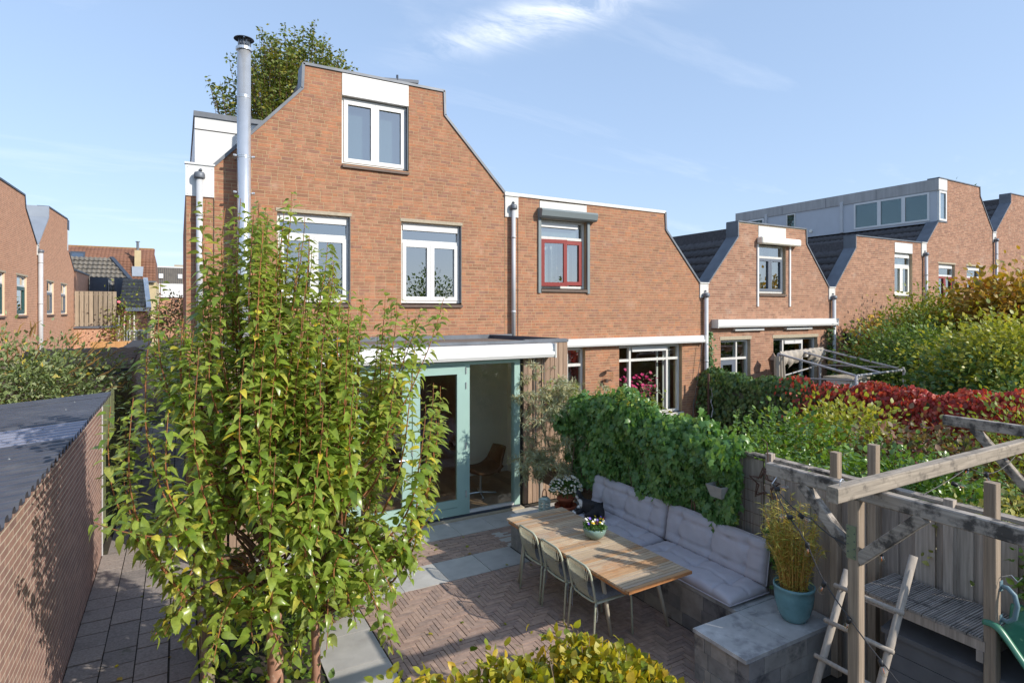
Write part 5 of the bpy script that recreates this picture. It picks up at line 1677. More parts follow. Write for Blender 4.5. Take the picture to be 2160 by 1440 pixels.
# ------------------------------------------------------------------ chairs
def make_chair(y0, label):
    """rear left foot at (3.69, y0+.22); faces the table (+x)"""
    t = thing('garden_chair', label, 'chair', (3.9, y0, 0), 'sage cord chairs at the teak table')
    r_ = 0.011
    for sg in (-1, 1):
        y = y0 + sg * 0.215
        MB().tube([(3.69, y + sg * .01, 0), (3.725, y, 0.40), (3.735, y, 0.44)], r_, 8).build('leg', 'chair_metal', t, smooth=True)
        MB().tube([(4.215, y + sg * .01, 0), (4.205, y, 0.38), (4.19, y, 0.425), (4.15, y, 0.44)], r_, 8).build('leg', 'chair_metal', t, smooth=True)
    k = MB()
    # seat hoop
    k.tube([(4.16, y0 - .215, .44), (3.76, y0 - .215, .435), (3.735, y0 - .15, .432), (3.728, y0, .43), (3.735, y0 + .15, .432), (3.76, y0 + .215, .435), (4.16, y0 + .215, .44)], r_, 8)
    k.tube([(4.17, y0 - .205, .44), (4.17, y0 + .205, .44)], r_, 8)
    k.build('seat_frame', 'chair_metal', t, smooth=True)
    hp = []
    for i in range(33):
        u = i / 32
        if u < .34: y, z = -0.205 + 0.0 * u, 0.44 + (0.74 - .44) * (u / .34)
        elif u < .44:
            a = (u - .34) / .10 * PI / 2
            y, z = -0.205 + 0.075 * (1 - math.cos(a)), 0.74 + 0.075 * math.sin(a)
        elif u < .56: y, z = -0.13 + 0.26 * (u - .44) / .12, 0.815
        elif u < .66:
            a = (u - .56) / .10 * PI / 2
            y, z = 0.13 + 0.075 * math.sin(a), 0.74 + 0.075 * math.cos(a)
        else: y, z = 0.205, 0.74 - 0.30 * (u - .66) / .34
        x = 3.735 - 0.085 * ((z - .44) / .375) ** 1.2
        hp.append((x, y0 + y * (1 + .05 * (z - .44)), z))
    MB().tube(hp, r_ + .001, 8).build('back_frame', 'chair_metal', t, smooth=True)
    k = MB()
    for i in range(17):
        u = (i + .5) / 17
        yt = -0.19 + 0.38 * u
        yb = -0.10 + 0.20 * u
        zt = 0.815 if abs(yt) < .14 else 0.80 - (abs(yt) - .14) * .9
        zb = 0.445
        xt = 3.735 - 0.085 * ((zt - .44) / .375) ** 1.2
        pts = []
        for q in range(5):
            s_ = q / 4
            pts.append((xt + (3.745 - xt) * s_ - 0.03 * math.sin(PI * s_) , y0 + yt + (yb - yt) * s_, zt + (zb - zt) * s_))
        k.tube(pts, 0.0030, 5)
    k.build('back_cord', 'cord', t, kind='stuff')
    k = MB()
    for i in range(24):
        x = 3.76 + 0.40 * (i + .5) / 24
        k.tube([(x, y0 - .215, .442), (x, y0 - .1, .432), (x, y0, .429), (x, y0 + .1, .432), (x, y0 + .215, .442)], 0.0036, 5)
    k.build('seat_cord', 'cord', t, kind='stuff')
    V, Q = [], []
    n = 12
    for i in range(n + 1):
        for j in range(n + 1):
            u, v = i / n * 2 - 1, j / n * 2 - 1
            e = max(0, (1 - u ** 6) * (1 - v ** 6)) ** .5
            d = 1 - .5 * math.exp(-((abs(u) - .4) ** 2 + (abs(v) - .4) ** 2) / .02)
            V.append((3.965 + .185 * u, y0 + .19 * v, .447 + .035 * e * d))
    Q = [(i * (n + 1) + j, (i + 1) * (n + 1) + j, (i + 1) * (n + 1) + j + 1, i * (n + 1) + j + 1) for i in range(n) for j in range(n)]
    sp_ = MB().add(V, Q).build('seat_pad', 'seatpad', t, smooth=True)
    for sg in (-1, 1):
        k = MB()
        for q in range(2):
            a = rnd.uniform(-.02, .02)
            k.tube([(3.77, y0 + sg * .205, .45), (3.745, y0 + sg * .225 + a, .40), (3.75 + a, y0 + sg * .22 + a, .33), (3.74 + a, y0 + sg * .225 + a * 2, .22 + rnd.uniform(0, .06))], 0.0045, 4)
        k.build('tie', 'seatpad', sp_)
    return t
make_chair(6.085, 'sage cord chair farthest along the table, nearest the glass doors')
make_chair(5.585, 'middle one of the three sage cord chairs')
make_chair(5.055, 'sage cord chair nearest the yellow hedge, by the taupe table leg')

# ------------------------------------------------------------------ pots and small things
def blossoms(name, root, pts, r_, m, petals=5):
    """flat petalled flower heads"""
    k = MB()
    for p in pts:
        n = Vector((rnd.uniform(-.5, .5), rnd.uniform(-1, .1), rnd.uniform(.5, 1.2))).normalized()
        a = n.orthogonal().normalized(); b2 = n.cross(a)
        t0 = rnd.uniform(0, 6)
        rr_ = r_ * rnd.uniform(.8, 1.2)
        vs = [Vector(p)]
        for i in range(petals * 2):
            t = t0 + PI * i / petals
            q = rr_ * (1.0 if i % 2 == 0 else 0.62)
            vs.append(Vector(p) + a * q * math.cos(t) + b2 * q * math.sin(t) + n * 0.2 * q)
        k.add(vs, [(0, 1 + i, 1 + (i + 1) % (petals * 2)) for i in range(petals * 2)])
    return k.build(name, m, root)

fb_ = thing('flower_bowl', 'celadon bowl of mixed violas on the slatted table', 'planter', (4.30, 5.60, .75))
bx, by = 4.30, 5.60
MB().lathe([(0.06, 0.0), (0.085, 0.012), (0.125, 0.06), (0.138, 0.10), (0.132, 0.128), (0.122, 0.128), (0.115, 0.11), (0.02, 0.10)], (bx, by, .75), 28).build('bowl', 'bowl', fb_, smooth=True)
n = 420
th_ = nrng.uniform(0, 2 * PI, n); rr_ = 0.135 * np.sqrt(nrng.uniform(0, 1, n))
P_ = np.stack([bx + rr_ * np.cos(th_), by + rr_ * np.sin(th_), .86 + 0.10 * nrng.uniform(0, 1, n) * (1 - (rr_ / .17) ** 2)], 1)
leaves('foliage', P_, rdir(n) * .6 + np.array([0, 0, .6]), rdir(n) * .7 + np.array([0, -.3, .7]), nrng.uniform(.024, .042, n), T_SMALL, 'lf_flower', fb_)
def fpts(k_, rad, z0, z1):
    out = []
    for _ in range(k_):
        t, q = rnd.uniform(0, 6.28), rad * math.sqrt(rnd.random())
        out.append((bx + q * math.cos(t), by + q * math.sin(t), rnd.uniform(z0, z1)))
    return out
for m_, k_ in (('petal_white', 9), ('petal_yellow', 7), ('petal_violet', 6), ('petal_plum', 5)):
    blossoms('flower', fb_, fpts(k_, .12, .93, .985), 0.019, m_)

bp = thing('bamboo_pot', 'turquoise glazed pot of yellowing bamboo on the block bench', 'pot', (5.17, 3.60, TOP))
px, py = 5.17, 3.60
MB().lathe([(0.095, 0.0), (0.115, 0.008), (0.150, 0.08), (0.172, 0.17), (0.180, 0.25), (0.180, 0.305), (0.188, 0.312), (0.188, 0.335), (0.176, 0.338), (0.168, 0.325), (0.165, 0.29), (0.01, 0.285)], (px, py, TOP), 36).build('pot', 'turq', bp, smooth=True)
MB().lathe([(0.165, 0.0), (0.01, 0.012)], (px, py, TOP + .286), 20, False).build('soil', 'soil', bp)
k = MB()
P_, D_ = [], []
for i in range(80):
    t, q = rnd.uniform(0, 6.28), 0.12 * math.sqrt(rnd.random())
    h_ = rnd.uniform(.45, .92)
    out = rnd.uniform(.03, .22)
    b0 = Vector((px + q * math.cos(t), py + q * math.sin(t), TOP + .29))
    pts = [b0 + Vector((math.cos(t) * out * s_ ** 1.6, math.sin(t) * out * s_ ** 1.6, h_ * s_)) for s_ in (0, .3, .6, .85, 1)]
    k.tube(pts, [.0042, .004, .0032, .0022, .0012], 5)
    for _ in range(40):
        s_ = rnd.uniform(.12, 1)
        i0 = min(3, int(s_ * 4))
        p = pts[i0].lerp(pts[i0 + 1], rnd.random())
        P_.append(p); a = rnd.uniform(0, 6.28)
        D_.append((math.cos(a), math.sin(a), rnd.uniform(-.2, .9)))
k.build('cane', 'cane', bp, kind='stuff')
leaves('foliage', P_, D_, rdir(len(P_)) * .5 + np.array([0, 0, 1]), nrng.uniform(.04, .085, len(P_)), T_NARROW, 'lf_bamboo', bp)

# chrysanthemums
cm_ = thing('chrysanthemum_pot', 'terracotta pot of white chrysanthemums beside the pale lantern', 'pot', (5.10, 7.33, TOP))
px, py = 5.08, 7.33
MB().lathe([(0.105, 0.0), (0.165, 0.012), (0.172, 0.05), (0.160, 0.05), (0.15, 0.02), (0.02, 0.018)], (px, py, TOP), 28).build('saucer', 'terracotta', cm_, smooth=True)
MB().lathe([(0.085, 0.02), (0.12, 0.13), (0.132, 0.13), (0.132, 0.17), (0.11, 0.17), (0.01, 0.155)], (px, py, TOP), 28).build('pot', 'terracotta', cm_, smooth=True)
n = 1500
dv = rdir(n); dv[:, 2] = np.abs(dv[:, 2]) * .9 - .15
rad = nrng.uniform(.55, 1.0, n) ** .5
P_ = np.array([px, py, TOP + .27]) + dv * rad[:, None] * np.array([.24, .24, .20])
leaves('foliage', P_, dv + rdir(n) * .5, dv + rdir(n) * .6, nrng.uniform(.022, .042, n), T_SMALL, 'lf_flower', cm_)
fp = []
for _ in range(190):
    d_ = Vector((rnd.gauss(0, 1), rnd.gauss(0, 1), abs(rnd.gauss(0, 1)) * .9 + .05)).normalized()
    fp.append((px + d_.x * .25, py + d_.y * .25, TOP + .275 + d_.z * .21))
fo = blossoms('flower', cm_, fp, 0.019, 'petal_white', 9)
ctr = MB()
for p in fp:
    ctr.lathe([(0.006, 0.0), (0.004, 0.005)], (p[0], p[1] - .003, p[2] + .002), 6, False, True)
ctr.build('flower_centre', 'petal_yellow', fo)

ln_ = thing('lantern', 'pale perforated lantern with a tan leather loop handle', 'lantern', (4.70, 7.38, TOP))
lx, ly = 4.72, 7.36
s_ = 0.062
k = MB()
for i in range(4):
    a = PI / 4 * 0 + i * PI / 2 + .2
    n_ = Vector((math.cos(a), math.sin(a), 0)); t_ = Vector((-n_.y, n_.x, 0))
    c0 = Vector((lx, ly, TOP)) + n_ * s_
    # a sheet with three rows of three openings
    xs = [-s_, -.036, -.020, -.008, .008, .020, .036, s_]
    zs = [0.0, .03, .05, .075, .095, .12, .14, .185]
    for u in range(7):
        for v in range(7):
            if u % 2 == 1 and v % 2 == 1: continue
            k.add([c0 + t_ * xs[u] + Vector((0, 0, zs[v])), c0 + t_ * xs[u + 1] + Vector((0, 0, zs[v])), c0 + t_ * xs[u + 1] + Vector((0, 0, zs[v + 1])), c0 + t_ * xs[u] + Vector((0, 0, zs[v + 1]))], [(0, 1, 2, 3)])
k.lathe([(0.085, 0.185), (0.055, 0.205), (0.05, 0.215)], (lx, ly, TOP), 4, False, False)
k.lathe([(0.08, 0.002), (0.001, 0.004)], (lx, ly, TOP), 4, False, False)
lo = k.build('lantern_body', 'lantern', ln_)
MB().tube([(lx + .04 * math.cos(t), ly, TOP + .21 + .115 * math.sin(t)) for t in [PI * i / 14 for i in range(15)]], 0.008, 6).build('handle', 'leather', ln_, smooth=True)
MB().lathe([(0.025, 0.005), (0.025, 0.09)], (lx, ly, TOP), 10, True, True).build('candle', 'cream', ln_)

# ------------------------------------------------------------------ the cat, curled by the cushion
cat = bpy.data.objects.new('cat', bpy.data.meshes.new('cat'))
COL.objects.link(cat)
tag(cat, 'black and white cat lying curled at the corner of the bench', 'cat')
cxx, cyy, cz = 4.98, 6.62, TOP + 0.13
def P3(x, y, z): return (cxx + x * 1.14, cyy + y * 1.14, cz + z * 1.14)
# body lies along -y..+y turned to the camera; head raised towards the terrace at -x
chain = [  # position, radius x, radius y
    (P3(0.06, -0.16, 0.055), .062), (P3(0.055, -0.10, .07), .085), (P3(0.045, -0.02, .075), .088), (P3(0.02, 0.06, .085), .078),
    (P3(-0.015, 0.115, .125), .058), (P3(-0.04, 0.135, .175), .045), (P3(-0.055, .135, .205), .050), (P3(-0.085, .12, .20), .035), (P3(-0.10, .112, .192), .018),
    # near foreleg
    (P3(-0.03, 0.08, .04), .034), (P3(-0.10, 0.07, .022), .024), (P3(-0.165, 0.075, .018), .020), (P3(-0.185, 0.075, .018), .018),
    # far foreleg
    (P3(-0.06, 0.14, .045), .030), (P3(-0.11, 0.125, .022), .022), (P3(-0.16, 0.12, .018), .018),
    # haunch and hind foot
    (P3(-0.02, -0.13, .05), .06), (P3(-0.07, -0.10, .03), .036), (P3(-0.11, -0.05, .018), .02),
    # tail round the flank
    (P3(0.05, -0.215, .03), .026), (P3(-0.01, -0.245, .022), .02), (P3(-0.08, -0.215, .018), .018), (P3(-0.125, -0.15, .016), .014), (P3(-.135, -.09, .014), .008),
    # ears
    (P3(-0.045, .165, .245), .018), (P3(-0.045, .176, .275), .005), (P3(-0.062, .105, .245), .018), (P3(-0.064, .094, .275), .005)]
edges = [(0, 1), (1, 2), (2, 3), (3, 4), (4, 5), (5, 6), (6, 7), (7, 8), (3, 9), (9, 10), (10, 11), (11, 12), (3, 13), (13, 14), (14, 15), (1, 16), (16, 17), (17, 18), (0, 19), (19, 20), (20, 21), (21, 22), (22, 23), (6, 24), (24, 25), (6, 26), (26, 27)]
cat.data.from_pydata([c[0] for c in chain], edges, [])
bpy.context.view_layer.objects.active = cat
md = cat.modifiers.new('skin', 'SKIN')
if not cat.data.skin_vertices:
    bm2_ = bmesh.new(); bm2_.from_mesh(cat.data); bm2_.verts.layers.skin.verify(); bm2_.to_mesh(cat.data); bm2_.free()
for v, c in zip(cat.data.skin_vertices[0].data, chain):
    v.radius = (c[1] * 1.14, c[1] * 1.14)
cat.data.skin_vertices[0].data[2].use_root = True
md = cat.modifiers.new('sub', 'SUBSURF'); md.levels = 2; md.render_levels = 2
# coat: black, with white bib, muzzle and forepaws by position on the animal
m, nt, N, L, B = _new('cat_coat')
tcn = N.new('ShaderNodeNewGeometry')
def patch(c, r_, soft):
    v = N.new('ShaderNodeVectorMath'); v.operation = 'DISTANCE'
    v.inputs[1].default_value = c
    L.new(tcn.outputs['Position'], v.inputs[0])
    mr = N.new('ShaderNodeMapRange')
    mr.inputs['From Min'].default_value = r_ - soft; mr.inputs['From Max'].default_value = r_ + soft
    mr.inputs['To Min'].default_value = 1; mr.inputs['To Max'].default_value = 0
    L.new(v.outputs['Value'], mr.inputs['Value'])
    return mr.outputs[0]
acc = None
for c, r_ in ((P3(-0.07, 0.11, .115), .064), (P3(-.108, .115, .185), .032), (P3(-.185, .08, .018), .045), (P3(-.165, .12, .018), .035), (P3(-.11, -.05, .018), .02)):
    f = patch(c, r_, .008)
    if acc is None: acc = f
    else:
        mx = N.new('ShaderNodeMath'); mx.operation = 'MAXIMUM'
        L.new(acc, mx.inputs[0]); L.new(f, mx.inputs[1]); acc = mx.outputs[0]
L.new(_mix(N, L, acc, srgb(38, 37, 39), srgb(224, 220, 214)), B.inputs['Base Color'])
B.inputs['Roughness'].default_value = 0.8
b_ = N.new('ShaderNodeBump'); b_.inputs['Strength'].default_value = .5; b_.inputs['Distance'].default_value = .006
L.new(_noise(N, L, 160, 3), b_.inputs['Height']); L.new(b_.outputs[0], B.inputs['Normal'])
cat.data.materials.append(m)
ey = MB()
for yy in (.148, .110):
    ey.lathe([(0.001, -.006), (.0055, -.003), (.0065, 0), (.0055, .003), (.001, .006)], P3(-.098, yy - .004, .222), 8)
ey.build('eye', 'cateye', cat)
MB().lathe([(0.001, -.004), (.006, 0), (.001, .004)], P3(-.121, .111, .196), 6).build('nose', 'pink', cat)
# ------------------------------------------------------------------ plank fence behind the bench
pf = thing('plank_fence', 'tall grey plank fence behind the bench and play platform', 'fence', (5.52, 4.5, 0))
y, i = 1.15, 0
fw_l = [0.145, 0.16, 0.15]
bmsh = {}
while y < 7.6:
    w = fw_l[i % 3]
    if w not in bmsh:
        bmsh[w] = MB().box(-0.011, 0.011, -w / 2 + .004, w / 2 - .004, 0, 1.80).mesh('board', 'oldwood')
    inst('board', bmsh[w], pf, Matrix.Translation((5.535 + 0.024 * (i % 2), y + w / 2, 0.03 + rnd.uniform(-.02, .02))) @ Matrix.Rotation(rnd.uniform(-.006, .006), 4, 'X'))
    y += w - 0.012; i += 1
for z in (0.5, 1.5):
    MB().bar((5.60, 1.1, z), (5.60, 7.6, z), 0.035, 0.07).build('rail', 'beam_y', pf)
# capping boards lie flat along the top
y = 1.15
while y < 4.5:
    MB().box(5.50, 5.60, y + .004, y + .62, 1.845, 1.872).build('top_board', 'beam_y', pf)
    y += 0.63
for y, zt in ((4.10, 1.93), (2.42, 1.91), (1.2, 1.9), (5.7, 1.85), (7.3, 1.8)):
    MB().box(5.455, 5.52, y - .035, y + .035, 0, zt).build('post', 'oldwood', pf)
# low horizontal boards behind the far block seat
lb = thing('low_board_screen', 'low screen of brown horizontal boards behind the flower pot', 'screen', (5.47, 7.9, 0))
for z in (0.50, 0.675):
    MB().bar((5.455, 6.75, z + .08), (5.455, 8.85, z + .08), 0.03, 0.16).build('board', M['brownboard'] if 'brownboard' in M else 'bark', lb)
for y in (6.95, 8.7):
    MB().box(5.475, 5.53, y - .03, y + .03, 0, .86).build('post', 'oldwood', lb)

# wire mesh trellis on the fence
tr = thing('wire_trellis', 'rusty wire grid fixed to the planks beside the ivy', 'trellis', (5.44, 4.3, 1.0))
k = MB()
for i in range(8):
    k.tube([(5.44, 3.95 + .11 * i, .75), (5.44, 3.95 + .11 * i, 1.62)], 0.0028, 4)
for i in range(8):
    k.tube([(5.444, 3.93, .77 + .12 * i), (5.444, 4.75, .77 + .12 * i)], 0.0028, 4)
k.build('wire', 'rust', tr, kind='stuff')
so = thing('star_ornament', 'rusty twisted iron ornament hanging on the plank fence', 'ornament', (5.42, 4.12, 1.6))
k = MB()
c_ = Vector((5.42, 4.12, 1.60))
pts = []
for i in range(11):
    t = PI / 2 + 2 * PI * i / 10
    r_ = 0.19 if i % 2 == 0 else 0.085
    pts.append(c_ + Vector((rnd.uniform(-.015, .015), r_ * math.cos(t), r_ * math.sin(t) * .9)))
k.tube(pts, 0.010, 6)
k.tube([p + Vector((-.015, rnd.uniform(-.02, .02), rnd.uniform(-.02, .02))) for p in pts], 0.007, 6)
k.tube([c_ + Vector((0, -.05, .15)), c_ + Vector((0, -.03, .45)), c_ + Vector((0, .03, .48))], 0.006, 6)
k.build('iron_rod', 'rust', so)

hp_ = thing('hanging_planter', 'small square grey planter hanging in front of the ivy', 'planter', (5.30, 4.60, 1.36))
k = MB()
cx, cy, cz = 5.30, 4.60, 1.36
a, b2, h_ = .075, .115, .135
k.add([(cx - a, cy - a, cz), (cx + a, cy - a, cz), (cx + a, cy + a, cz), (cx - a, cy + a, cz), (cx - b2, cy - b2, cz + h_), (cx + b2, cy - b2, cz + h_), (cx + b2, cy + b2, cz + h_), (cx - b2, cy + b2, cz + h_),
       (cx - b2 + .02, cy - b2 + .02, cz + h_), (cx + b2 - .02, cy - b2 + .02, cz + h_), (cx + b2 - .02, cy + b2 - .02, cz + h_), (cx - b2 + .02, cy + b2 - .02, cz + h_), (cx - .07, cy - .07, cz + .08), (cx + .07, cy - .07, cz + .08), (cx + .07, cy + .07, cz + .08), (cx - .07, cy + .07, cz + .08)],
      [(0, 3, 2, 1), (0, 1, 5, 4), (1, 2, 6, 5), (2, 3, 7, 6), (3, 0, 4, 7), (4, 5, 9, 8), (5, 6, 10, 9), (6, 7, 11, 10), (7, 4, 8, 11), (8, 9, 13, 12), (9, 10, 14, 13), (10, 11, 15, 14), (11, 8, 12, 15), (12, 13, 14, 15)])
k.build('planter_box', 'planter', hp_)
MB().tube([(cx, cy - b2, cz + h_), (cx + .1, cy, cz + .42), (cx, cy + b2, cz + h_)], 0.003, 4).build('hanger', 'wire', hp_)
n = 90
leaves('foliage', np.array([cx, cy, cz + .10]) + nrng.normal(0, .045, (n, 3)) * np.array([1, 1, .5]), rdir(n) + np.array([0, 0, 1]), rdir(n), nrng.uniform(.03, .055, n), T_NARROW, 'lf_pinkish', hp_)

# ------------------------------------------------------------------ pergola of weathered beams
pg = thing('pergola', 'weathered timber pergola frame of bare beams hung with bulbs', 'pergola', (3.93, 2.29, 0))
MB().bar((3.935, 2.285, 0), (3.935, 2.285, 2.195), 0.075, 0.075, (0, 1, 0), ch=.006).build('post', 'post', pg)
MB().bar((3.935, 2.95, 2.243), (3.935, 0.6, 2.243), 0.07, 0.094, ch=.007).build('beam', 'beam_y', pg)
MB().bar((3.43, 2.135, 2.338), (6.9, 2.15, 2.338), 0.075, 0.094, ch=.007).build('beam', 'beam_x', pg)
MB().bar((6.2, 2.78, 2.435), (6.2, 1.2, 2.435), 0.07, 0.09, ch=.006).build('beam', 'beam_y', pg)
MB().bar((6.2, 2.05, 0), (6.2, 2.05, 2.385), 0.08, 0.08, (0, 1, 0), ch=.006).build('post', 'post', pg)
MB().bar((3.93, 2.67, 2.20), (3.93, 2.30, 1.82), 0.06, 0.075, ch=.006).build('brace', 'beam_y', pg)
MB().bar((3.93, 1.87, 2.20), (3.93, 2.26, 1.80), 0.06, 0.075, ch=.006).build('brace', 'beam_y', pg)
MB().bar((6.2, 2.55, 2.40), (6.2, 2.08, 1.85), 0.06, 0.07, ch=.006).build('brace', 'beam_y', pg)
MB().box(3.892, 3.897, 2.262, 2.325, 1.80, 2.02).build('bracket_plate', 'bracket', pg)
k = MB()
for q in range(8):
    k.tube([(3.893, 2.272 + .042 * (q % 2), 1.82 + .025 * q), (3.889, 2.272 + .042 * (q % 2), 1.82 + .025 * q)], 0.004, 6)
k.build('screw', 'zinc_dark', pg)
k = MB()
k.tube([(3.50, 2.13, 2.38), (3.50, 2.13, 2.41), (3.515, 2.13, 2.425), (3.53, 2.13, 2.42), (3.532, 2.13, 2.405)], 0.004, 6)
k.tube([(3.90, 2.86, 2.20), (3.88, 2.87, 2.17), (3.87, 2.875, 2.155), (3.88, 2.885, 2.14), (3.90, 2.88, 2.145)], 0.004, 6)
k.build('hook', 'steel', pg)

# ------------------------------------------------------------------ play platform, slide, grip, ladder, chest
pl = thing('play_platform', 'timber play platform of grooved mossy boards on tall posts', 'platform', (5.2, 2.4, 0))
for i in range(9):
    y0 = 1.96 + i * 0.098
    k = MB()
    k.box(4.90, 5.46, y0 + .002, y0 + .094, 1.13, 1.147)
    for q in range(5):
        k.box(4.90, 5.46, y0 + .004 + q * .0185, y0 + .004 + q * .0185 + .011, 1.147, 1.153)
    k.build('deck_board', 'deck', pl)
MB().bar((4.93, 1.95, 1.095), (4.93, 2.85, 1.095), 0.05, 0.07).build('edge_beam', 'oldwood', pl)
MB().bar((5.42, 1.95, 1.095), (5.42, 2.85, 1.095), 0.05, 0.07).build('edge_beam', 'oldwood', pl)
MB().bar((4.9, 1.98, 1.02), (5.4, 1.98, 1.02), 0.04, 0.08).build('cross_bar', 'oldwood', pl)
for (x, y, zt) in ((4.95, 1.925, 2.25), (5.42, 3.34, 2.11), (5.42, 2.99, 2.25), (4.99, 2.90, 1.09)):
    k = MB()
    k.bar((x, y, 0), (x, y, zt), 0.075, 0.075, (0, 1, 0), ch=.005)
    if zt > 2.2 and x < 5:
        for q in (-.02, .0, .02):
            k.box(x - .0385, x - .0365, y + q - .002, y + q + .002, 0.02, zt - .01)
    k.build('post', 'post', pl)

sl = thing('slide', 'green plastic slide running down from the play platform', 'slide', (5.2, 1.0, 0))
path_ = [(1.96, 1.15), (1.91, 1.17), (1.85, 1.13), (1.76, 1.00), (1.62, .84), (1.45, .70), (1.3, .60), (1.1, .50), (.8, .32), (.5, .14), (.3, .10)]
sec = [(-.24, .10), (-.235, .125), (-.215, .13), (-.195, .115), (-.185, .04), (-.15, .0), (0, -.012), (.15, 0), (.185, .04), (.195, .115), (.215, .13), (.235, .125), (.24, .10)]
V, Q = [], []
for i, (yy, zz_) in enumerate(path_):
    for (x, h_) in sec:
        V.append((5.14 + x, yy, zz_ + h_))
ms = len(sec)
for i in range(len(path_) - 1):
    for j in range(ms - 1):
        Q.append((i * ms + j, i * ms + j + 1, (i + 1) * ms + j + 1, (i + 1) * ms + j))
o = MB().add(V, Q).build('slide_bed', 'slide', sl, smooth=True)
md = o.modifiers.new('sub', 'SUBSURF'); md.levels = 1; md.render_levels = 2
md = o.modifiers.new('solid', 'SOLIDIFY'); md.thickness = .012
gp = thing('grab_handle', 'blue grey plastic grab handle screwed to the platform post', 'handle', (4.99, 1.9, 1.4))
MB().tube([(4.985, 1.885, 1.53), (4.985, 1.85, 1.535), (4.985, 1.81, 1.50), (4.985, 1.795, 1.43), (4.985, 1.81, 1.34), (4.985, 1.85, 1.30), (4.985, 1.885, 1.305)], 0.016, 10).build('grip', 'grip', gp, smooth=True)
MB().box(4.965, 5.005, 1.882, 1.888, 1.50, 1.57).box(4.965, 5.005, 1.882, 1.888, 1.27, 1.335).build('grip_plate', 'grip', gp)
MB().tube([(4.985, 1.88, 1.60), (4.99, 1.83, 1.63), (4.98, 1.79, 1.60), (4.99, 1.77, 1.635)], 0.003, 5).build('wire_clip', 'steel', gp)

ld = thing('ladder', 'pale round rung ladder leaning on the play platform', 'ladder', (4.2, 2.6, 0))
def LP(t, s): return Vector((4.17, 2.88, 0.02)).lerp(Vector((4.83, 2.80, 1.60)), t) + Vector((0, -.43, 0)) * s
MB().tube([LP(0, 0), LP(.84, 0)], 0.028, 12).build('rail', M.setdefault('ladderwood', pmat('pale_pole', srgb(164, 154, 142), 0.8, noise=(4, .8, 1.12), stretch=(14, 14, .8))), ld, smooth=True)
MB().tube([LP(0, 1), LP(1.0, 1)], 0.028, 12).build('rail', 'ladderwood', ld, smooth=True)
for q in range(5):
    t = 0.10 + q * 0.165
    off = Vector((-.03, 0, 0))
    MB().tube([LP(t, -.12) + off, LP(t, 1.10) + off], 0.018, 10).build('rung', 'ladderwood', ld, smooth=True)

cs = thing('storage_chest', 'dark grey ribbed storage chest under the play platform', 'chest', (5.2, 2.2, 0))
for i in range(6):
    MB().box(4.985, 5.015, 1.5, 2.66, 0.04 + i * .135, 0.04 + i * .135 + .130).build('panel', 'chest', cs)
MB().box(5.016, 5.43, 1.5, 2.655, 0.02, .84).build('body', 'chest', cs)
MB().add([(4.965, 1.48, .845), (5.44, 1.48, .93), (5.44, 2.68, .93), (4.965, 2.68, .845), (4.965, 1.48, .885), (5.44, 1.48, .97), (5.44, 2.68, .97), (4.965, 2.68, .885)], [(0, 3, 2, 1), (4, 5, 6, 7), (0, 1, 5, 4), (1, 2, 6, 5), (2, 3, 7, 6), (3, 0, 4, 7)]).build('lid', 'chest', cs)
struct('play_ground', MB().box(3.2, 5.5, 0.5, 3.32, -0.02, -0.012), M.setdefault('bark_mulch', pmat('dark_mulch', srgb(46, 42, 36), .95, noise=(30, .5, 1.3), stains=[(srgb(52, 62, 30), 1.5, .5, .7, .6)])))

# ------------------------------------------------------------------ string lights
sg_ = thing('string_light', 'black cable string of clear filament bulbs looped over the pergola', 'string light', (3.9, 2.5, 2.0))
def droop(a, b2, s_, n=10):
    a, b2 = Vector(a), Vector(b2)
    return [a.lerp(b2, i / n) - Vector((0, 0, s_ * 4 * (i / n) * (1 - i / n))) for i in range(n + 1)]
X_ = 3.88
b_pts = [(X_, 2.875, 2.15), (X_, 2.79, 2.0), (X_, 2.66, 1.87), (X_, 2.60, 1.80), (X_, 2.49, 1.60), (X_, 2.30, 1.41), (X_, 2.10, 1.235), (X_, 1.85, 1.05), (X_, 1.6, 1.0)]
cable = []
for a, b2 in zip(b_pts[:-1], b_pts[1:]):
    cable += droop(a, b2, .008, 4)
k = MB().tube(cable, 0.0045, 5)
k.tube(droop((X_, 2.875, 2.15), (X_, 2.56, 1.98), .04, 6) + droop((X_, 2.56, 1.98), (3.90, 2.33, 1.88), .02, 4), 0.004, 5)
k.tube(droop((3.9, 2.2, 1.845), (4.5, 2.16, 2.05), .05), 0.0035, 5)
c2 = droop((4.55, 2.17, 2.16), (5.15, 2.15, 2.28), .01) + droop((5.15, 2.15, 2.28), (5.9, 2.14, 2.27), .09)
k.tube(c2, 0.0035, 5)
k.build('cable', 'cable', sg_)
def bulb(p, tilt, az):
    d = Vector((math.sin(tilt) * math.cos(az), math.sin(tilt) * math.sin(az), -math.cos(tilt)))
    q = d.to_track_quat('Z', 'Y')
    def T(vs): return [tuple(Vector(p) + q @ Vector(v)) for v in vs]
    def lathe(prof, m, name, par, capb=True, capt=False, n=14):
        kk = MB().lathe(prof, (0, 0, 0), n, capb, capt)
        kk.v = [tuple(Vector(p) + q @ Vector(v)) for v in kk.v]
        return kk.build(name, m, par, smooth=True)
    sk_ = lathe([(0.012, -.004), (0.016, 0.0), (0.016, 0.03), (0.013, 0.034)], 'socket', 'socket', sg_, True, True)
    bl = lathe([(0.012, 0.034), (0.016, 0.042), (0.0225, 0.06), (0.0235, 0.072), (0.020, 0.086), (0.010, 0.094), (0.001, 0.096)], 'bulbglass', 'bulb', sk_, False)
    lathe([(0.0028, .045), (0.0028, .076)], 'filament', 'filament', bl, True, True, 6)
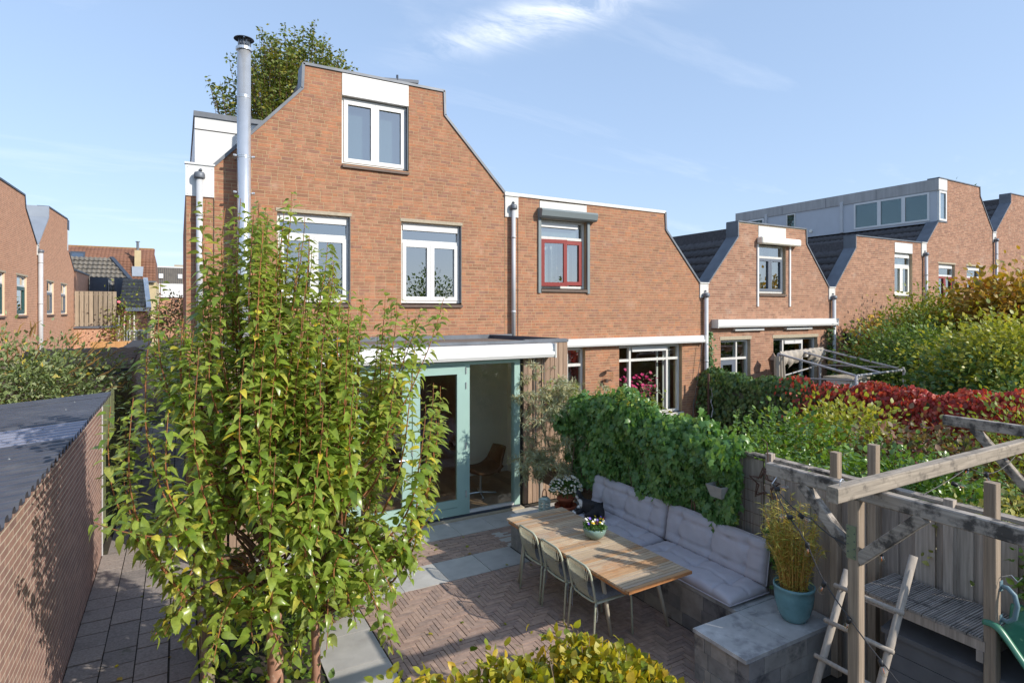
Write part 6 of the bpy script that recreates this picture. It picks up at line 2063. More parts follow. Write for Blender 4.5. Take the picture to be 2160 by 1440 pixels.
for p, ti, az in (((X_, 2.855, 2.115), 1.9, -1.2), ((X_, 2.72, 1.95), 1.5, 2.6), ((X_, 2.66, 1.985), .9, -.6), ((X_, 2.60, 1.80), .15, 0), ((X_, 2.47, 1.575), .35, 1.6), ((X_, 2.30, 1.405), .2, 1.6), ((X_, 2.10, 1.23), .35, -1.6), ((4.05, 2.19, 1.86), .2, 0), ((5.13, 2.15, 2.275), 1.2, 3.4), ((4.92, 2.155, 2.19), 1.2, -.8), ((5.42, 2.145, 2.20), .15, 0)):
    bulb(p, ti, az)

# ------------------------------------------------------------------ things on house two and three
wl_ = thing('wall_lamp', 'small copper wall lamp on the brickwork between two windows', 'lamp', (8.78, GY, 1.8))
k = MB(FH)
k.lathe([(0.05, 0.0), (0.05, 0.08)], (8.75, 0.10, 1.76), 12, True, True)
k.tube([(8.75, 0.0, 1.80), (8.75, 0.12, 1.80), (8.83, 0.16, 1.82), (8.86, 0.16, 1.80)], 0.015, 8)
k.build('lamp_base', 'lampcopper', wl_)
MB(FH).lathe([(0.035, 0.0), (0.042, 0.16), (0.042, 0.22)], (8.86, 0.16, 1.80), 12, True, False).build('lamp_glass', 'bulbglass', wl_)
MB(FH).lathe([(0.10, 0.0), (0.02, 0.03)], (8.80, 0.12, 2.03), 12, True, True).build('lamp_cap', 'lampcopper', wl_)
for (vx, lab) in ((9.75, 'left'), (10.35, 'right')):
    vs_ = thing('flower_vase', {'left': 'black vase of magenta orchids at the window, half behind the mullion', 'right': 'black vase of magenta orchids in the middle of the broad window'}[lab], 'vase', (vx, GY + .30, .85), 'black vases of magenta flowers in the window')
    MB(FH).lathe([(0.05, 0.0), (0.10, 0.05), (0.12, 0.30), (0.11, 0.42), (0.09, 0.42), (0.01, 0.40)], (vx, -.30, .86), 18).build('vase', 'black', vs_, smooth=True)
    P_ = [Vector(FH(vx + rnd.gauss(0, .18), -.30 + rnd.uniform(-.12, .10), 1.25 + abs(rnd.gauss(.25, .2)))) for _ in range(46)]
    blossoms('flower', vs_, P_, .052, 'magenta', 5)
    n = 110
    leaves('foliage', np.array(FH(vx, -.30, 1.40)) + nrng.normal(0, 1, (n, 3)) * np.array([.16, .10, .20]), rdir(n) + np.array([0, 0, .6]), rdir(n), nrng.uniform(.07, .16, n), T_LANCE, 'lf_willow', vs_)
lt = thing('wall_lantern', 'old carriage lantern on the brick wall beside the canvas', 'lamp', (14.45, GY, 1.9))
k = MB(FH)
k.lathe([(0.07, 0.0), (0.13, .34), (0.15, .36), (0.04, .50), (0.01, .56)], (14.45, .35, 1.72), 6)
k.tube([(14.45, 0, 1.5), (14.45, .2, 1.45), (14.45, .35, 1.72)], .02, 6)
k.build('lantern_body', 'lampcopper', lt)

# garden gazebo frame with gathered canvas, in the third garden
M['greymetal'] = pmat('pale_grey_metal', srgb(176, 174, 174), 0.5)
gz = thing('gazebo_frame', 'bare grey gazebo frame with bunched faded canvas', 'gazebo', (14.3, 8.4, 0))
GA, GB, GC, GD = (13.3, 9.7, 2.35), (15.96, 10.3, 2.35), (13.1, 7.6, 2.0), (15.45, 7.8, 2.0)
for p in (GA, GB, GC, GD):
    MB().tube([(p[0], p[1], 0), p], 0.035, 8).build('post', 'greymetal', gz, smooth=True)
k = MB()
for p, q in ((GA, GC), (GB, GD), (GC, GD), (GA, GB)):
    k.tube([p, q], 0.028, 8)
k.tube([((GA[0] + GB[0]) / 2, 10.0, 2.35), ((GC[0] + GD[0]) / 2, 7.7, 2.0)], 0.025, 8)
k.tube([(GA[0], GA[1], 1.75), (GB[0] , GB[1], 1.9), (GD[0], GD[1], 2.05)], 0.02, 6)
k.tube([(GA[0], GA[1], 1.75), (GC[0], GC[1], 1.9)], 0.02, 6)
k.build('rail', 'greymetal', gz)
V, Q = [], []
nx, nz_ = 60, 5
for i in range(nx + 1):
    u = i / nx
    x = GA[0] + (GB[0] - GA[0]) * u
    for j in range(nz_ + 1):
        v = j / nz_
        dz = .28 * v + .07 * math.sin(u * 40) * v + .12 * math.sin(u * 9) * v
        V.append((x, GA[1] + (GB[1] - GA[1]) * u - .05 - .1 * math.sin(v * 3) + .05 * math.sin(u * 55 + v * 3), 2.41 - dz))
Q = [(i * (nz_ + 1) + j, (i + 1) * (nz_ + 1) + j, (i + 1) * (nz_ + 1) + j + 1, i * (nz_ + 1) + j + 1) for i in range(nx) for j in range(nz_)]
cvo = MB().add(V, Q).build('canvas', 'cloth', gz, smooth=True)
V = []
for i in range(25):
    u = i / 24
    for j in range(8):
        v = j / 7
        V.append((13.05 + .45 * u * (.7 + .5 * v), 9.6 + .07 * math.sin(u * 22), 2.3 - 1.9 * v))
Q = [(i * 8 + j, (i + 1) * 8 + j, (i + 1) * 8 + j + 1, i * 8 + j + 1) for i in range(24) for j in range(7)]
MB().add(V, Q).build('canvas', 'cloth', gz, smooth=True)
wb = thing('white_cabinet', 'white weathered garden cabinet behind the red creeper', 'cabinet', (14.6, 8.7, 0))
MB().box(14.2, 14.95, 8.4, 9.0, 0, 1.75).build('cabinet_body', 'white_dirty', wb)
MB().box(14.15, 15.0, 8.35, 9.05, 1.75, 1.80).build('cabinet_top', 'concrete', wb)
MB().box(14.57, 14.58, 8.39, 8.4, 0.1, 1.7).build('door_gap', 'dark', wb)
rp_ = thing('fence_post', 'rusty iron post with a hose at the end of the ivy hedge', 'post', (11.75, 10.6, 0))
MB().tube([(11.72, 10.55, 0), (11.72, 10.55, 1.85)], .03, 8).build('pole', 'rust', rp_)
MB().tube([(11.75, 10.5, 1.5), (11.78, 10.48, 1.3), (11.72, 10.48, 1.15), (11.80, 10.48, .95), (11.74, 10.48, .75)], .012, 6).build('hose', 'pvc', rp_)
# ------------------------------------------------------------------ plants
UP = np.array([0, 0, 1.0])

def shrub(name, label, cat, c, rad, n, size, T, m, stem='bark', clumps=None, clump_r=None, group=None, base=None, up=.35, out=.6, n_parts=0, shell=.45, part='leaf', stem_r=.018, zmin=None, lump=.18, seed=1, stems=14):
    """leaf clumps spread through an uneven ellipsoid, on stems from the base"""
    c, rad = np.array(c, float), np.array(rad, float)
    base = (c[0], c[1], 0) if base is None else base
    t = thing(name, label, cat, base, group)
    rg = np.random.default_rng(seed)
    nc = clumps or max(12, n // 45)
    d = _norm(rg.normal(size=(nc, 3)))
    rr = rg.uniform(shell, 1.0, nc) ** .6
    lum = 1 + lump * np.sin(3 * d[:, 0] * 2 + seed) * np.sin(4 * d[:, 1] + 2 * d[:, 2] + seed * 2) + rg.normal(0, lump * .5, nc)
    cc = c + d * (rr * lum)[:, None] * rad
    if zmin is not None: cc[:, 2] = np.maximum(cc[:, 2], zmin + .1)
    cr_ = clump_r or float(np.mean(rad)) * .26
    ci = rg.integers(0, nc, n)
    off = rg.normal(0, 1, (n, 3)) * cr_ * np.array([1, 1, .8])
    P = cc[ci] + off
    o = _norm(P - c)
    Dr = _norm(off) * .7 + o * out + rg.normal(0, .35, (n, 3)) + UP * up * .6
    Nm = UP * .7 + o * .5 + rg.normal(0, .45, (n, 3))
    sz = rg.uniform(size[0], size[1], n)
    if zmin is not None:
        kp = P[:, 2] > zmin
        P, Dr, Nm, sz = P[kp], Dr[kp], Nm[kp], sz[kp]
    leaves('foliage', P, Dr, Nm, sz, T, m, t, n_parts, part)
    k = MB()
    b0 = Vector(base)
    for q in rg.permutation(nc)[:stems]:
        e = Vector(cc[q])
        s0 = b0 + Vector((rg.normal(0, .06), rg.normal(0, .06), 0))
        mid = s0.lerp(e, .5) + Vector((rg.normal(0, .08), rg.normal(0, .08), .12 * (e - s0).length))
        k.tube([s0, s0.lerp(mid, .5), mid, mid.lerp(e, .6), e], [stem_r, stem_r * .85, stem_r * .6, stem_r * .4, stem_r * .15], 6)
    k.build('stem', stem, t)
    return t

def shoots_up(t, m, tm, pts, h, n, size, T, seed=1, lean=.15, r=.006, name='foliage'):
    """upright leafy shoots rising from given points"""
    rg = random.Random(seed)
    k = MB(); P, D, S = [], [], []
    for p in pts:
        p = Vector(p)
        hh = h * rg.uniform(.6, 1.2)
        tip = p + Vector((rg.gauss(0, lean) * hh, rg.gauss(0, lean) * hh, hh))
        k.tube([p, p.lerp(tip, .5), tip], [r, r * .7, r * .3], 5)
        for i in range(n):
            q = p.lerp(tip, (i + .5) / n)
            a = i * 2.4 + rg.random()
            P.append(q); D.append((math.cos(a), math.sin(a), rg.uniform(.2, .9))); S.append(rg.uniform(*size) * (1.1 - .5 * i / n))
    k.build('shoot', tm, t, kind='stuff')
    leaves(name, P, D, np.array([UP] * len(P)) + rdir(len(P)) * .3, S, T, m, t)

# --- the pear trees in front: trunk, limbs, upright whips, drooping leaves
def pear(label, base, env, zb, n_whips, n_leaf_parts, seed, trunk_r, z_split, extra=(), n_low=16, cc=None):
    rg = random.Random(seed)
    t = thing('pear_tree', label, 'tree', base, 'pear trees in the bed by the alley')
    bx, by, bz = base
    ox, oy = (0, 0) if cc is None else (cc[0] - bx, cc[1] - by)
    top = Vector((bx + rg.uniform(-.04, .04), by + rg.uniform(-.04, .04), z_split))
    pts = [Vector(base), Vector(base).lerp(top, .4) + Vector((.02, -.015, 0)), top, top + Vector((.02, .02, .9)), top + Vector((0, .03, 2.0))]
    pts[3] += Vector((ox, oy, 0)) * .5; pts[4] += Vector((ox, oy, 0))
    MB().tube(pts, [trunk_r * 1.1, trunk_r * .86, trunk_r * .9, trunk_r * .5, trunk_r * .2], 12).build('trunk', 'pearbark', t, smooth=True)
    def top_at(rho):
        for (r0, z0), (r1, z1) in zip(env[:-1], env[1:]):
            if r0 <= rho <= r1: return z0 + (z1 - z0) * (rho - r0) / (r1 - r0)
        return env[-1][1]
    rmax = env[-1][0]
    kb, kt = MB(), MB()
    tx0, ty0 = bx, by
    bx, by = bx + ox, by + oy
    P, D, Nn, S = [], [], [], []
    def whip(p0, mid, tip, r0, start, leaf_gap):
        ln = (mid - p0).length + (tip - mid).length
        n = 14
        cv = []
        for i in range(n + 1):
            u = i / n
            q = p0 * (1 - u) ** 2 + mid * 2 * u * (1 - u) + tip * u * u
            w = .02 * math.sin(u * 7 + rg.random() * .4)
            cv.append(q + Vector((w, w * .6, 0)))
        kt.tube(cv, [r0 * (1 - .85 * i / n) + .0012 for i in range(n + 1)], 6)
        k_ = int(ln * (1 - start) / leaf_gap)
        a = rg.uniform(0, 6.28)
        for i in range(k_):
            u = start + (1 - start) * (i + rg.random() * .6) / k_
            f = u * n; i0 = min(n - 1, int(f))
            q = cv[i0].lerp(cv[i0 + 1], f - i0)
            ax = (cv[i0 + 1] - cv[i0]).normalized()
            a += 2.4 + rg.uniform(-.3, .3)
            e1 = ax.orthogonal().normalized(); e2 = ax.cross(e1)
            rad = e1 * math.cos(a) + e2 * math.sin(a)
            d = rad * 1.0 + ax * .35 + Vector((0, 0, rg.uniform(-.2, .5)))
            d.normalize()
            pet = .022
            P.append(q + d * pet); D.append(d)
            nn = Vector((0, 0, 1)) + ax * .3 + Vector((rg.gauss(0, .35), rg.gauss(0, .35), 0))
            Nn.append(nn); S.append(rg.choice((.7, .9, 1.0, 1.15)) * rg.uniform(.07, .108) * (1.0 if u < .93 else .7))
    for i in range(n_whips):
        a = rg.uniform(0, 6.28)
        rho = rmax * rg.random() ** .68
        zt = top_at(rho) * rg.uniform(.86, 1.05)
        tip = Vector((bx + rho * math.cos(a) * .97, by + rho * math.sin(a), zt))
        ln = rg.uniform(.9, 1.9)
        zs = max(z_split + .05, zt - ln)
        rs = rho * rg.uniform(.25, .65)
        p0 = Vector((bx + rs * math.cos(a), by + rs * math.sin(a), zs))
        mid = Vector((bx + rho * 1.02 * math.cos(a), by + rho * 1.02 * math.sin(a), zs + (zt - zs) * .35))
        kb.tube([Vector((tx0 + ox * .3, ty0 + oy * .3, max(z_split * .8, zs - .5 * rs - .15))), Vector((bx, by, 0)) + (p0 - Vector((bx, by, 0))) * .5 + Vector((0, 0, zs * .45)), p0], [.020, .014, .010], 6)
        whip(p0, mid, tip, .0085, .08, .0205)
    for i in range(n_low):
        a = 2 * PI * i / n_low + rg.uniform(-.3, .3)
        zs = rg.uniform(z_split - .25, z_split + 1.1)
        rho = rmax * rg.uniform(.75, 1.0) * (.62 + .38 * min(1, (zs - z_split + .25) / .9))
        p0 = Vector((bx + .1 * math.cos(a), by + .1 * math.sin(a), zs))
        mid = Vector((bx + rho * .55 * math.cos(a), by + rho * .55 * math.sin(a), zs + .35))
        tip = Vector((bx + rho * math.cos(a), by + rho * math.sin(a), zs + rg.uniform(-.42, .2)))
        whip(p0, mid, tip, .009, .16, .019)
    for (p0, mid, tip) in extra:
        whip(Vector(p0), Vector(mid), Vector(tip), .009, .30, .017)
    kb.build('limb', 'bark', t)
    kt.build('branch', 'twig', t)
    leaves('foliage', P, D, Nn, S, T_PEAR, 'lf_pear', t, n_leaf_parts, 'leaf')
    return t
ENV = [(0, 4.38), (.42, 4.2), (.6, 3.85), (.8, 3.45), (1.02, 3.1), (1.14, 2.6)]
pear('leafy pear tree with a thick pinkish trunk in the bed by the alley', (.70, 5.42, -.05), ENV, .6, 108, 220, 5, .075, .95,
     extra=(((.35, 5.2, 1.75), (.0, 4.75, 1.78), (-.48, 4.5, 2.12)), ((.9, 5.2, 1.1), (1.5, 4.95, 1.0), (1.98, 4.85, 1.72)), ((1.0, 5.0, 1.8), (1.75, 4.7, 2.5), (1.93, 4.6, 3.55)), ((1.0, 5.1, 1.7), (1.6, 4.8, 2.6), (1.78, 4.75, 3.45))), n_low=40, cc=(.60, 5.44))
ENV2 = [(0, 3.72), (.4, 3.62), (.7, 3.3), (.86, 2.6)]
pear('slimmer pear tree with a thin grey trunk beside the terrace slabs', (1.02, 5.30, -.05), ENV2, .6, 50, 80, 9, .042, 1.0, n_low=24, cc=(1.24, 5.15))

# --- yellowing clipped hedge below the camera
hd = thing('hornbeam_hedge', 'yellowing clipped hedge at the near edge of the terrace', 'hedge', (2.3, 2.9, 0))
rg = np.random.default_rng(21)
n = 7000
u = rg.uniform(0, 1, n)
X0 = .95 + 2.05 * u
topz = np.interp(X0, [1.0, 1.4, 1.73, 2.1, 2.4, 2.6, 2.9, 3.1], [1.36, 1.33, 1.30, 1.30, 1.29, 1.16, .90, .72]) + .05 * np.sin(u * 23) + .03 * np.sin(u * 61)
fr_ = rg.uniform(0, 1, n) ** .5
Zs = .55 + (topz - .55) * fr_
Ys = 2.95 + rg.normal(0, .19, n) * (1.1 - .35 * fr_)
P = np.stack([X0, Ys, Zs], 1)
kp = P[:, 2] > .6
P = P[kp]
o_ = np.stack([np.zeros(len(P)), P[:, 1] - 2.95, P[:, 2] - .6], 1)
leaves('foliage', P, _norm(o_) * .6 + rdir(len(P)) * .8 + UP * .35, UP * .6 + rdir(len(P)) * .7, rg.uniform(.048, .078, len(P)), T_OVAL, 'lf_hedge', hd, 300, 'leaf')
k = MB()
for i in range(46):
    x = 1.0 + 1.9 * rnd.random()
    zt = float(np.interp(x, [1.0, 2.4, 2.6, 2.9, 3.1], [1.32, 1.30, 1.16, .92, .75])) + rnd.uniform(-.1, .10)
    y = 2.95 + rnd.gauss(0, .12)
    k.tube([(x, y * .3 + 2.95 * .7, .0), (x + rnd.gauss(0, .05), y, zt * .6), (x + rnd.gauss(0, .08), y + rnd.gauss(0, .05), zt)], [.012, .007, .002], 5)
k.build('stem', 'greytwig', hd)

# --- bed plants under the pears
n = 900
P = np.stack([rg.uniform(.25, 1.15, n), rg.uniform(4.2, 7.3, n), rg.uniform(0, 1, n) ** 2 * .4], 1)
bd = thing('bed_plant', 'low mixed green plants in the bed under the pear trees', 'plant', (.7, 5.6, 0))
leaves('foliage', P, rdir(n) + UP * .8, UP + rdir(n) * .5, rg.uniform(.05, .10, n), T_OVAL, 'lf_bed', bd)
shrub('round_bush', 'bushy green plant at the terrace corner beside the pear trees', 'bush', (1.45, 6.7, .55), (.4, .4, .5), 1700, (.05, .085), T_SMALL, 'lf_green', seed=5, zmin=.05)

# --- bushy buddleja behind the near shed
bu = shrub('butterfly_bush', 'wide grey green bush with brown seed spikes behind the corrugated roof', 'bush', (-2.6, 13.2, 1.75), (1.75, 1.5, 1.2), 14000, (.07, .125), T_LANCE + T_SMALL, 'lf_budd', seed=3, clumps=190, clump_r=.24, shell=.3, stems=24)
k = MB()
for i in range(80):
    a, e = rnd.uniform(0, 6.28), rnd.uniform(.05, 1.45)
    d = Vector((math.cos(a) * math.cos(e), math.sin(a) * math.cos(e), math.sin(e)))
    p = Vector((-2.6, 13.2, 1.75)) + Vector((d.x * 1.9, d.y * 1.65, d.z * 1.35))
    q = p + d * .11 + Vector((rnd.gauss(0, .05), 0, .02))
    tip = q + d * .10 + Vector((rnd.gauss(0, .05), 0, -.03))
    k.tube([p - d * .1, p, q, tip], [.004, .012, .009, .002], 5)
k.build('flower_spike', 'spike', bu, kind='stuff')

# --- ivy on the plank fence behind the bench
iv = thing('ivy', 'thick glossy ivy smothering the plank fence behind the bench', 'ivy', (5.4, 6.0, 0))
rg = np.random.default_rng(33)
n = 12500
yv = rg.uniform(4.42, 7.75, n)
topz = 2.12 + .10 * np.sin(yv * 2.1 + .5) - .10 * np.clip((4.9 - yv) / .5, 0, 1) - .12 * np.clip((yv - 6.9) / .8, 0, 1)
botz = .72 + .42 * np.clip((5.0 - yv) / .55, 0, 1.0) + .06 * np.sin(yv * 9)
v = rg.uniform(0, 1, n)
zv = botz + (topz - botz) * v
bulge = .05 + .11 * np.clip((zv - .95) / .25, 0, 1) + .19 * np.exp(-((v - .82) / .22) ** 2) + .07 * np.sin(yv * 5 + zv * 4) + .06 * np.sin(yv * 11 - zv * 7)
dep = rg.uniform(0, 1, n) ** .45
xv = 5.50 - bulge * dep
# a rounded crest
crest = rg.random(n) < .30
ph = rg.uniform(0, PI * .75, n)
xv = np.where(crest, 5.45 - (.27 + .07 * np.sin(yv * 7.3) + .05 * np.sin(yv * 17)) * np.cos(ph) * rg.uniform(.6, 1.15, n) , xv)
zv = np.where(crest, topz - .20 + (.22 + .07 * np.sin(yv * 5.1 + 1) + .04 * np.sin(yv * 13)) * np.sin(ph) + rg.normal(0, .04, n), zv)
P = np.stack([xv, yv, zv], 1)
Nm = np.stack([-np.ones(n) * np.where(crest, np.cos(ph), 1), rg.normal(0, .4, n), np.where(crest, np.sin(ph), .25) + rg.normal(0, .3, n)], 1) + rg.normal(0, .25, (n, 3))
Dr = np.stack([-.35 + rg.normal(0, .3, n), rg.normal(0, .55, n), -1 + rg.normal(0, .35, n)], 1)
leaves('foliage', P, Dr, Nm, rg.uniform(.05, .105, n), T_IVY, 'lf_ivy', iv, 300, 'leaf')
P = [(5.25 + rnd.uniform(-.15, .25), rnd.uniform(4.6, 7.6), 2.16 + rnd.uniform(-.05, .1)) for _ in range(18)]
shoots_up(iv, 'lf_lime', 'lf_lime', P, .20, 10, (.04, .075), T_OVAL, 4, .5, .003)
k = MB()
for i in range(30):
    y = rnd.uniform(4.5, 7.7)
    k.tube([(5.48, y, .3), (5.44, y + rnd.gauss(0, .1), 1.0), (5.40, y + rnd.gauss(0, .15), 1.7)], [.012, .008, .004], 5)
k.build('stem', 'bark', iv)
# small ivy tuft lower on the fence
n = 120
P = np.stack([5.49 - rg.uniform(0, .12, n), 3.98 + rg.normal(0, .07, n), .98 + rg.normal(0, .14, n)], 1)
it = thing('ivy', 'small ivy tuft creeping up the bare planks by the bench end', 'ivy', (5.48, 3.98, .6))
leaves('foliage', P, rdir(n) + np.array([-.4, 0, -.6]), np.array([-1, 0, .3]) + rdir(n) * .4, rg.uniform(.05, .08, n), T_IVY, 'lf_ivy', it)

# --- silvery narrow leaved shrub against the cladding
sh = thing('willow_shrub', 'airy silvery shrub of narrow leaves between extension and ivy', 'shrub', (5.45, 7.85, 0))
rg2 = random.Random(12)
k = MB(); P, D, S = [], [], []
for i in range(150):
    hi = i < 112
    a = rg2.uniform(0, 6.28)
    if hi:
        tip = Vector((5.55, 7.85, 1.90)) + Vector((rg2.gauss(0, .36), rg2.gauss(0, .50), rg2.gauss(0, .20)))
    else:
        tip = Vector((5.08, 7.9, 1.08)) + Vector((rg2.gauss(0, .17), rg2.gauss(0, .24), rg2.gauss(0, .16)))
    if i < 9 or i in (120, 130):
        k.tube([(5.45, 7.8, .3), Vector((5.45, 7.8, .3)).lerp(tip, .5) + Vector((0, 0, .1)), tip], [.016, .011, .005], 6)
    for j in range(8):
        d = Vector((rg2.gauss(0, 1), rg2.gauss(0, 1), rg2.gauss(-.1, .7))).normalized()
        e = tip + d * rg2.uniform(.08, .2)
        k.tube([tip, tip.lerp(e, .5) + Vector((0, 0, .02)), e], [.003, .002, .001], 4)
        for q in range(14):
            u = (q + .5) / 14
            P.append(tip.lerp(e, u)); S.append(rg2.uniform(.055, .10))
            D.append(d * .6 + Vector((rg2.gauss(0, .6), rg2.gauss(0, .6), rg2.gauss(-.1, .5))))
k.tube([(5.45, 7.6, .35), (5.52, 7.35, .9), (5.60, 7.05, 1.5)], [.022, .018, .012], 8)
k.build('stem', 'greytwig', sh)
leaves('foliage', P, D, rdir(len(P)) * .6 + UP, S, T_NARROW, 'lf_willow', sh)
vt = thing('climbing_vine', 'small vine sprig on the larch boards by the awning rod', 'vine', (5.8, 8.85, 1.5))
n = 60
leaves('foliage', np.array([5.85, 8.85, 1.95]) + nrng.normal(0, .1, (n, 3)) * np.array([1.2, .5, 1.2]), rdir(n), rdir(n) * .5 + np.array([0, -1, .5]), nrng.uniform(.04, .08, n), T_OVAL, 'lf_lime', vt)
MB().tube([(5.75, 8.9, .4), (5.80, 8.88, 1.3), (5.95, 8.85, 2.05)], .008, 5).build('stem', 'bark', vt)

# --- hedge of ivy and red creeper between the second and third garden
def hedge_wall(t, name, x, y0, y1, top, bot, n, size, T, m, seed, thick=.3, sel=None):
    rg = np.random.default_rng(seed)
    y = rg.uniform(y0, y1, n)
    tz = top(y)
    v = rg.uniform(0, 1, n)
    crest = rg.random(n) < .35
    ph = rg.uniform(0, PI, n)
    xx = np.where(crest, x + .15 - thick * np.cos(ph) * rg.uniform(.8, 1.1, n), x - thick * rg.uniform(.3, 1, n) - .06 * np.sin(y * 5) * np.sin(v * 9))
    z = np.where(crest, tz - .22 + .24 * np.sin(ph) + rg.normal(0, .03, n), bot + (tz - .15 - bot) * v)
    P = np.stack([xx, y, z], 1)
    Nm = np.stack([np.where(crest, -np.cos(ph), -1), rg.normal(0, .35, n), np.where(crest, np.sin(ph), .3)], 1) + rg.normal(0, .25, (n, 3))
    Dr = np.stack([-.3 + rg.normal(0, .3, n), rg.normal(0, .5, n), -1 + rg.normal(0, .4, n)], 1)
    sz = rg.uniform(size[0], size[1], n)
    if sel is not None:
        kp = sel(P, rg)
        P, Nm, Dr, sz = P[kp], Nm[kp], Dr[kp], sz[kp]
    return leaves(name, P, Dr, Nm, sz, T, m, t)
topf = lambda y: 1.84 + .06 * np.sin(y * 3.1) + .04 * np.sin(y * 7.7) + .10 * np.clip((7.0 - y) / 2.5, 0, 1.6)
redp = lambda P: np.clip((8.7 - P[:, 1]) / 2.4, 0, 1) * np.clip(.35 + (P[:, 2] - 1.0) * .9 + (8.0 - P[:, 1]) * .16 + .55 * np.sin(P[:, 1] * 4.1) * np.sin(P[:, 2] * 5.3 + P[:, 1]), 0, 1)
ih = thing('ivy_hedge', 'tall dark ivy hedge between the neighbouring gardens', 'hedge', (12.1, 8, 0))
hedge_wall(ih, 'foliage', 12.05, 2.0, 11.0, topf, .1, 12000, (.07, .12), T_IVY, 'lf_ivy_dark', 41, sel=lambda P, rg: rg.random(len(P)) > redp(P))
k = MB().box(12.0, 12.06, 2.0, 11.0, 0, 1.62).build('fence_panel', 'oldwood', ih)
rc = thing('virginia_creeper', 'scarlet creeper spilling over the ivy hedge', 'creeper', (12.0, 5.5, 0))
hedge_wall(rc, 'foliage', 12.0, 1.0, 10.2, lambda y: topf(y) + .06, .3, 17000, (.06, .115), T_OVAL, 'lf_red', 42, thick=.36, sel=lambda P, rg: rg.random(len(P)) < redp(P))
k = MB()
for i in range(24):
    y = rnd.uniform(2, 8)
    k.tube([(11.9, y, .1), (11.75, y + rnd.gauss(0, .2), 1.0), (11.7, y + rnd.gauss(0, .3), 1.7)], [.012, .008, .004], 5)
k.build('stem', 'bark', rc)

# --- shrubs in the second garden
lau = shrub('laurel_bush', 'glossy light green laurel bush right behind the plank fence', 'bush', (6.95, 4.95, 1.2), (.7, .85, .7), 4600, (.055, .10), T_OVAL, 'lf_laurel', seed=51, clumps=120, clump_r=.16, shell=.5)
shoots_up(lau, 'lf_laurel', 'lf_laurel', [(6.95 + rnd.gauss(0, .4), 4.9 + rnd.gauss(0, .5), 1.80 + rnd.uniform(-.1, .12)) for _ in range(46)], .22, 11, (.04, .075), T_OVAL, 6)
lb2 = shrub('laurel_bush', 'bright laurel bush with upright shoots behind the pergola', 'bush', (6.35, 3.2, 1.3), (.5, .65, .58), 4600, (.05, .09), T_OVAL, 'lf_laurel', seed=52, clumps=110, clump_r=.15, shell=.5)
shoots_up(lb2, 'lf_laurel', 'lf_laurel', [(6.35 + rnd.gauss(0, .3), 3.2 + rnd.gauss(0, .42), 1.75 + rnd.uniform(-.1, .12)) for _ in range(40)], .26, 13, (.04, .07), T_OVAL, 7)
shrub('golden_bush', 'golden leaved bush in front of the ivy hedge', 'bush', (8.95, 5.35, 1.25), (.75, .8, .72), 3600, (.06, .10), T_OVAL, 'lf_gold', seed=53, clumps=90, clump_r=.24, shell=.4)
shrub('hydrangea_bush', 'reddish green hydrangea bush below the scarlet creeper', 'bush', (8.5, 4.1, 1.15), (.75, .7, .68), 3400, (.065, .105), T_OVAL, 'lf_pinkish', seed=54, clumps=80, clump_r=.22, shell=.4)
shrub('variegated_bush', 'cream variegated bush behind the right end of the plank fence', 'bush', (6.1, 2.35, 1.35), (.35, .55, .42), 2600, (.04, .07), T_OVAL, 'lf_varieg', seed=55, clumps=80, clump_r=.11, shell=.4)
shrub('yellow_shrub', 'tall yellow flecked shrub by the far pergola post', 'shrub', (9.0, 3.1, 1.4), (.8, .65, .85), 3600, (.055, .09), T_SMALL, 'lf_lime', seed=56, clumps=90, clump_r=.22, shell=.35)
fe_ = shrub('acacia_sapling', 'feathery bright green sapling at the slide', 'plant', (5.42, 1.78, 1.45), (.07, .2, .28), 520, (.035, .065), T_OVAL, 'lf_laurel', seed=57, clumps=24, clump_r=.045, shell=.1, stem_r=.008)
shrub('ground_shrub', 'low dark shrubs filling the neighbouring garden', 'bush', (8.2, 7.6, .3), (1.6, 1.6, .3), 2600, (.07, .11), T_SMALL, 'lf_green', seed=58, clumps=70, clump_r=.3)
yu = thing('yucca', 'spiky yucca rosette beneath the gazebo frame', 'plant', (13.5, 7.1, 0))
n = 90
dv = rdir(n); dv[:, 2] = np.abs(dv[:, 2]) + .15
leaves('foliage', np.array([13.5, 7.1, 1.1]) + dv * .06, dv, UP + rdir(n) * .3, nrng.uniform(.55, .85, n), [tmpl_quadleaf(.05, .25), tmpl_quadleaf(.045, .1)], 'lf_yucca', yu)
MB().tube([(13.5, 7.1, 0), (13.5, 7.1, 1.1)], .07, 8).build('trunk', 'bark', yu)

# --- trees of the gardens beyond
def tree(name, label, base, crown, rad, n, size, T, m, seed, trunk_r=.1, clumps=110, clump_r=None, group=None, shell=.3, lump=.25):
    t = shrub(name, label, 'tree', crown, rad, n, size, T, m, base=base, seed=seed, clumps=clumps, clump_r=clump_r, stem_r=trunk_r * .45, shell=shell, lump=lump, stems=22, group=group)
    MB().tube([Vector(base), Vector(base).lerp(Vector(crown), .6) + Vector((.05, .03, 0)), Vector(crown)], [trunk_r, trunk_r * .7, trunk_r * .3], 10).build('trunk', 'bark', t, smooth=True)
    return t
tree('lime_tree', 'broad lime green tree in front of the fourth and fifth house', (21.0, 9.5, 0), (20.8, 9.4, 2.65), (2.3, 1.1, 1.05), 14000, (.085, .15), T_SMALL, 'lf_lime', 61, .12, 220)
tree('autumn_tree', 'large orange brown autumn tree at the photo\'s far side', (20.2, 7.1, 0), (20.3, 7.0, 3.0), (1.6, 1.4, 1.25), 9500, (.12, .2), T_OVAL, 'lf_autumn', 62, .14, 170)['label'] = 'large orange brown autumn tree before the farthest gable'
tree('green_tree', 'loose pale green tree between the gazebo and the lime tree', (17.2, 8.5, 0), (17.2, 8.4, 2.0), (1.6, 1.2, .95), 9500, (.08, .13), T_SMALL, 'lf_green', 63, .1, 170)
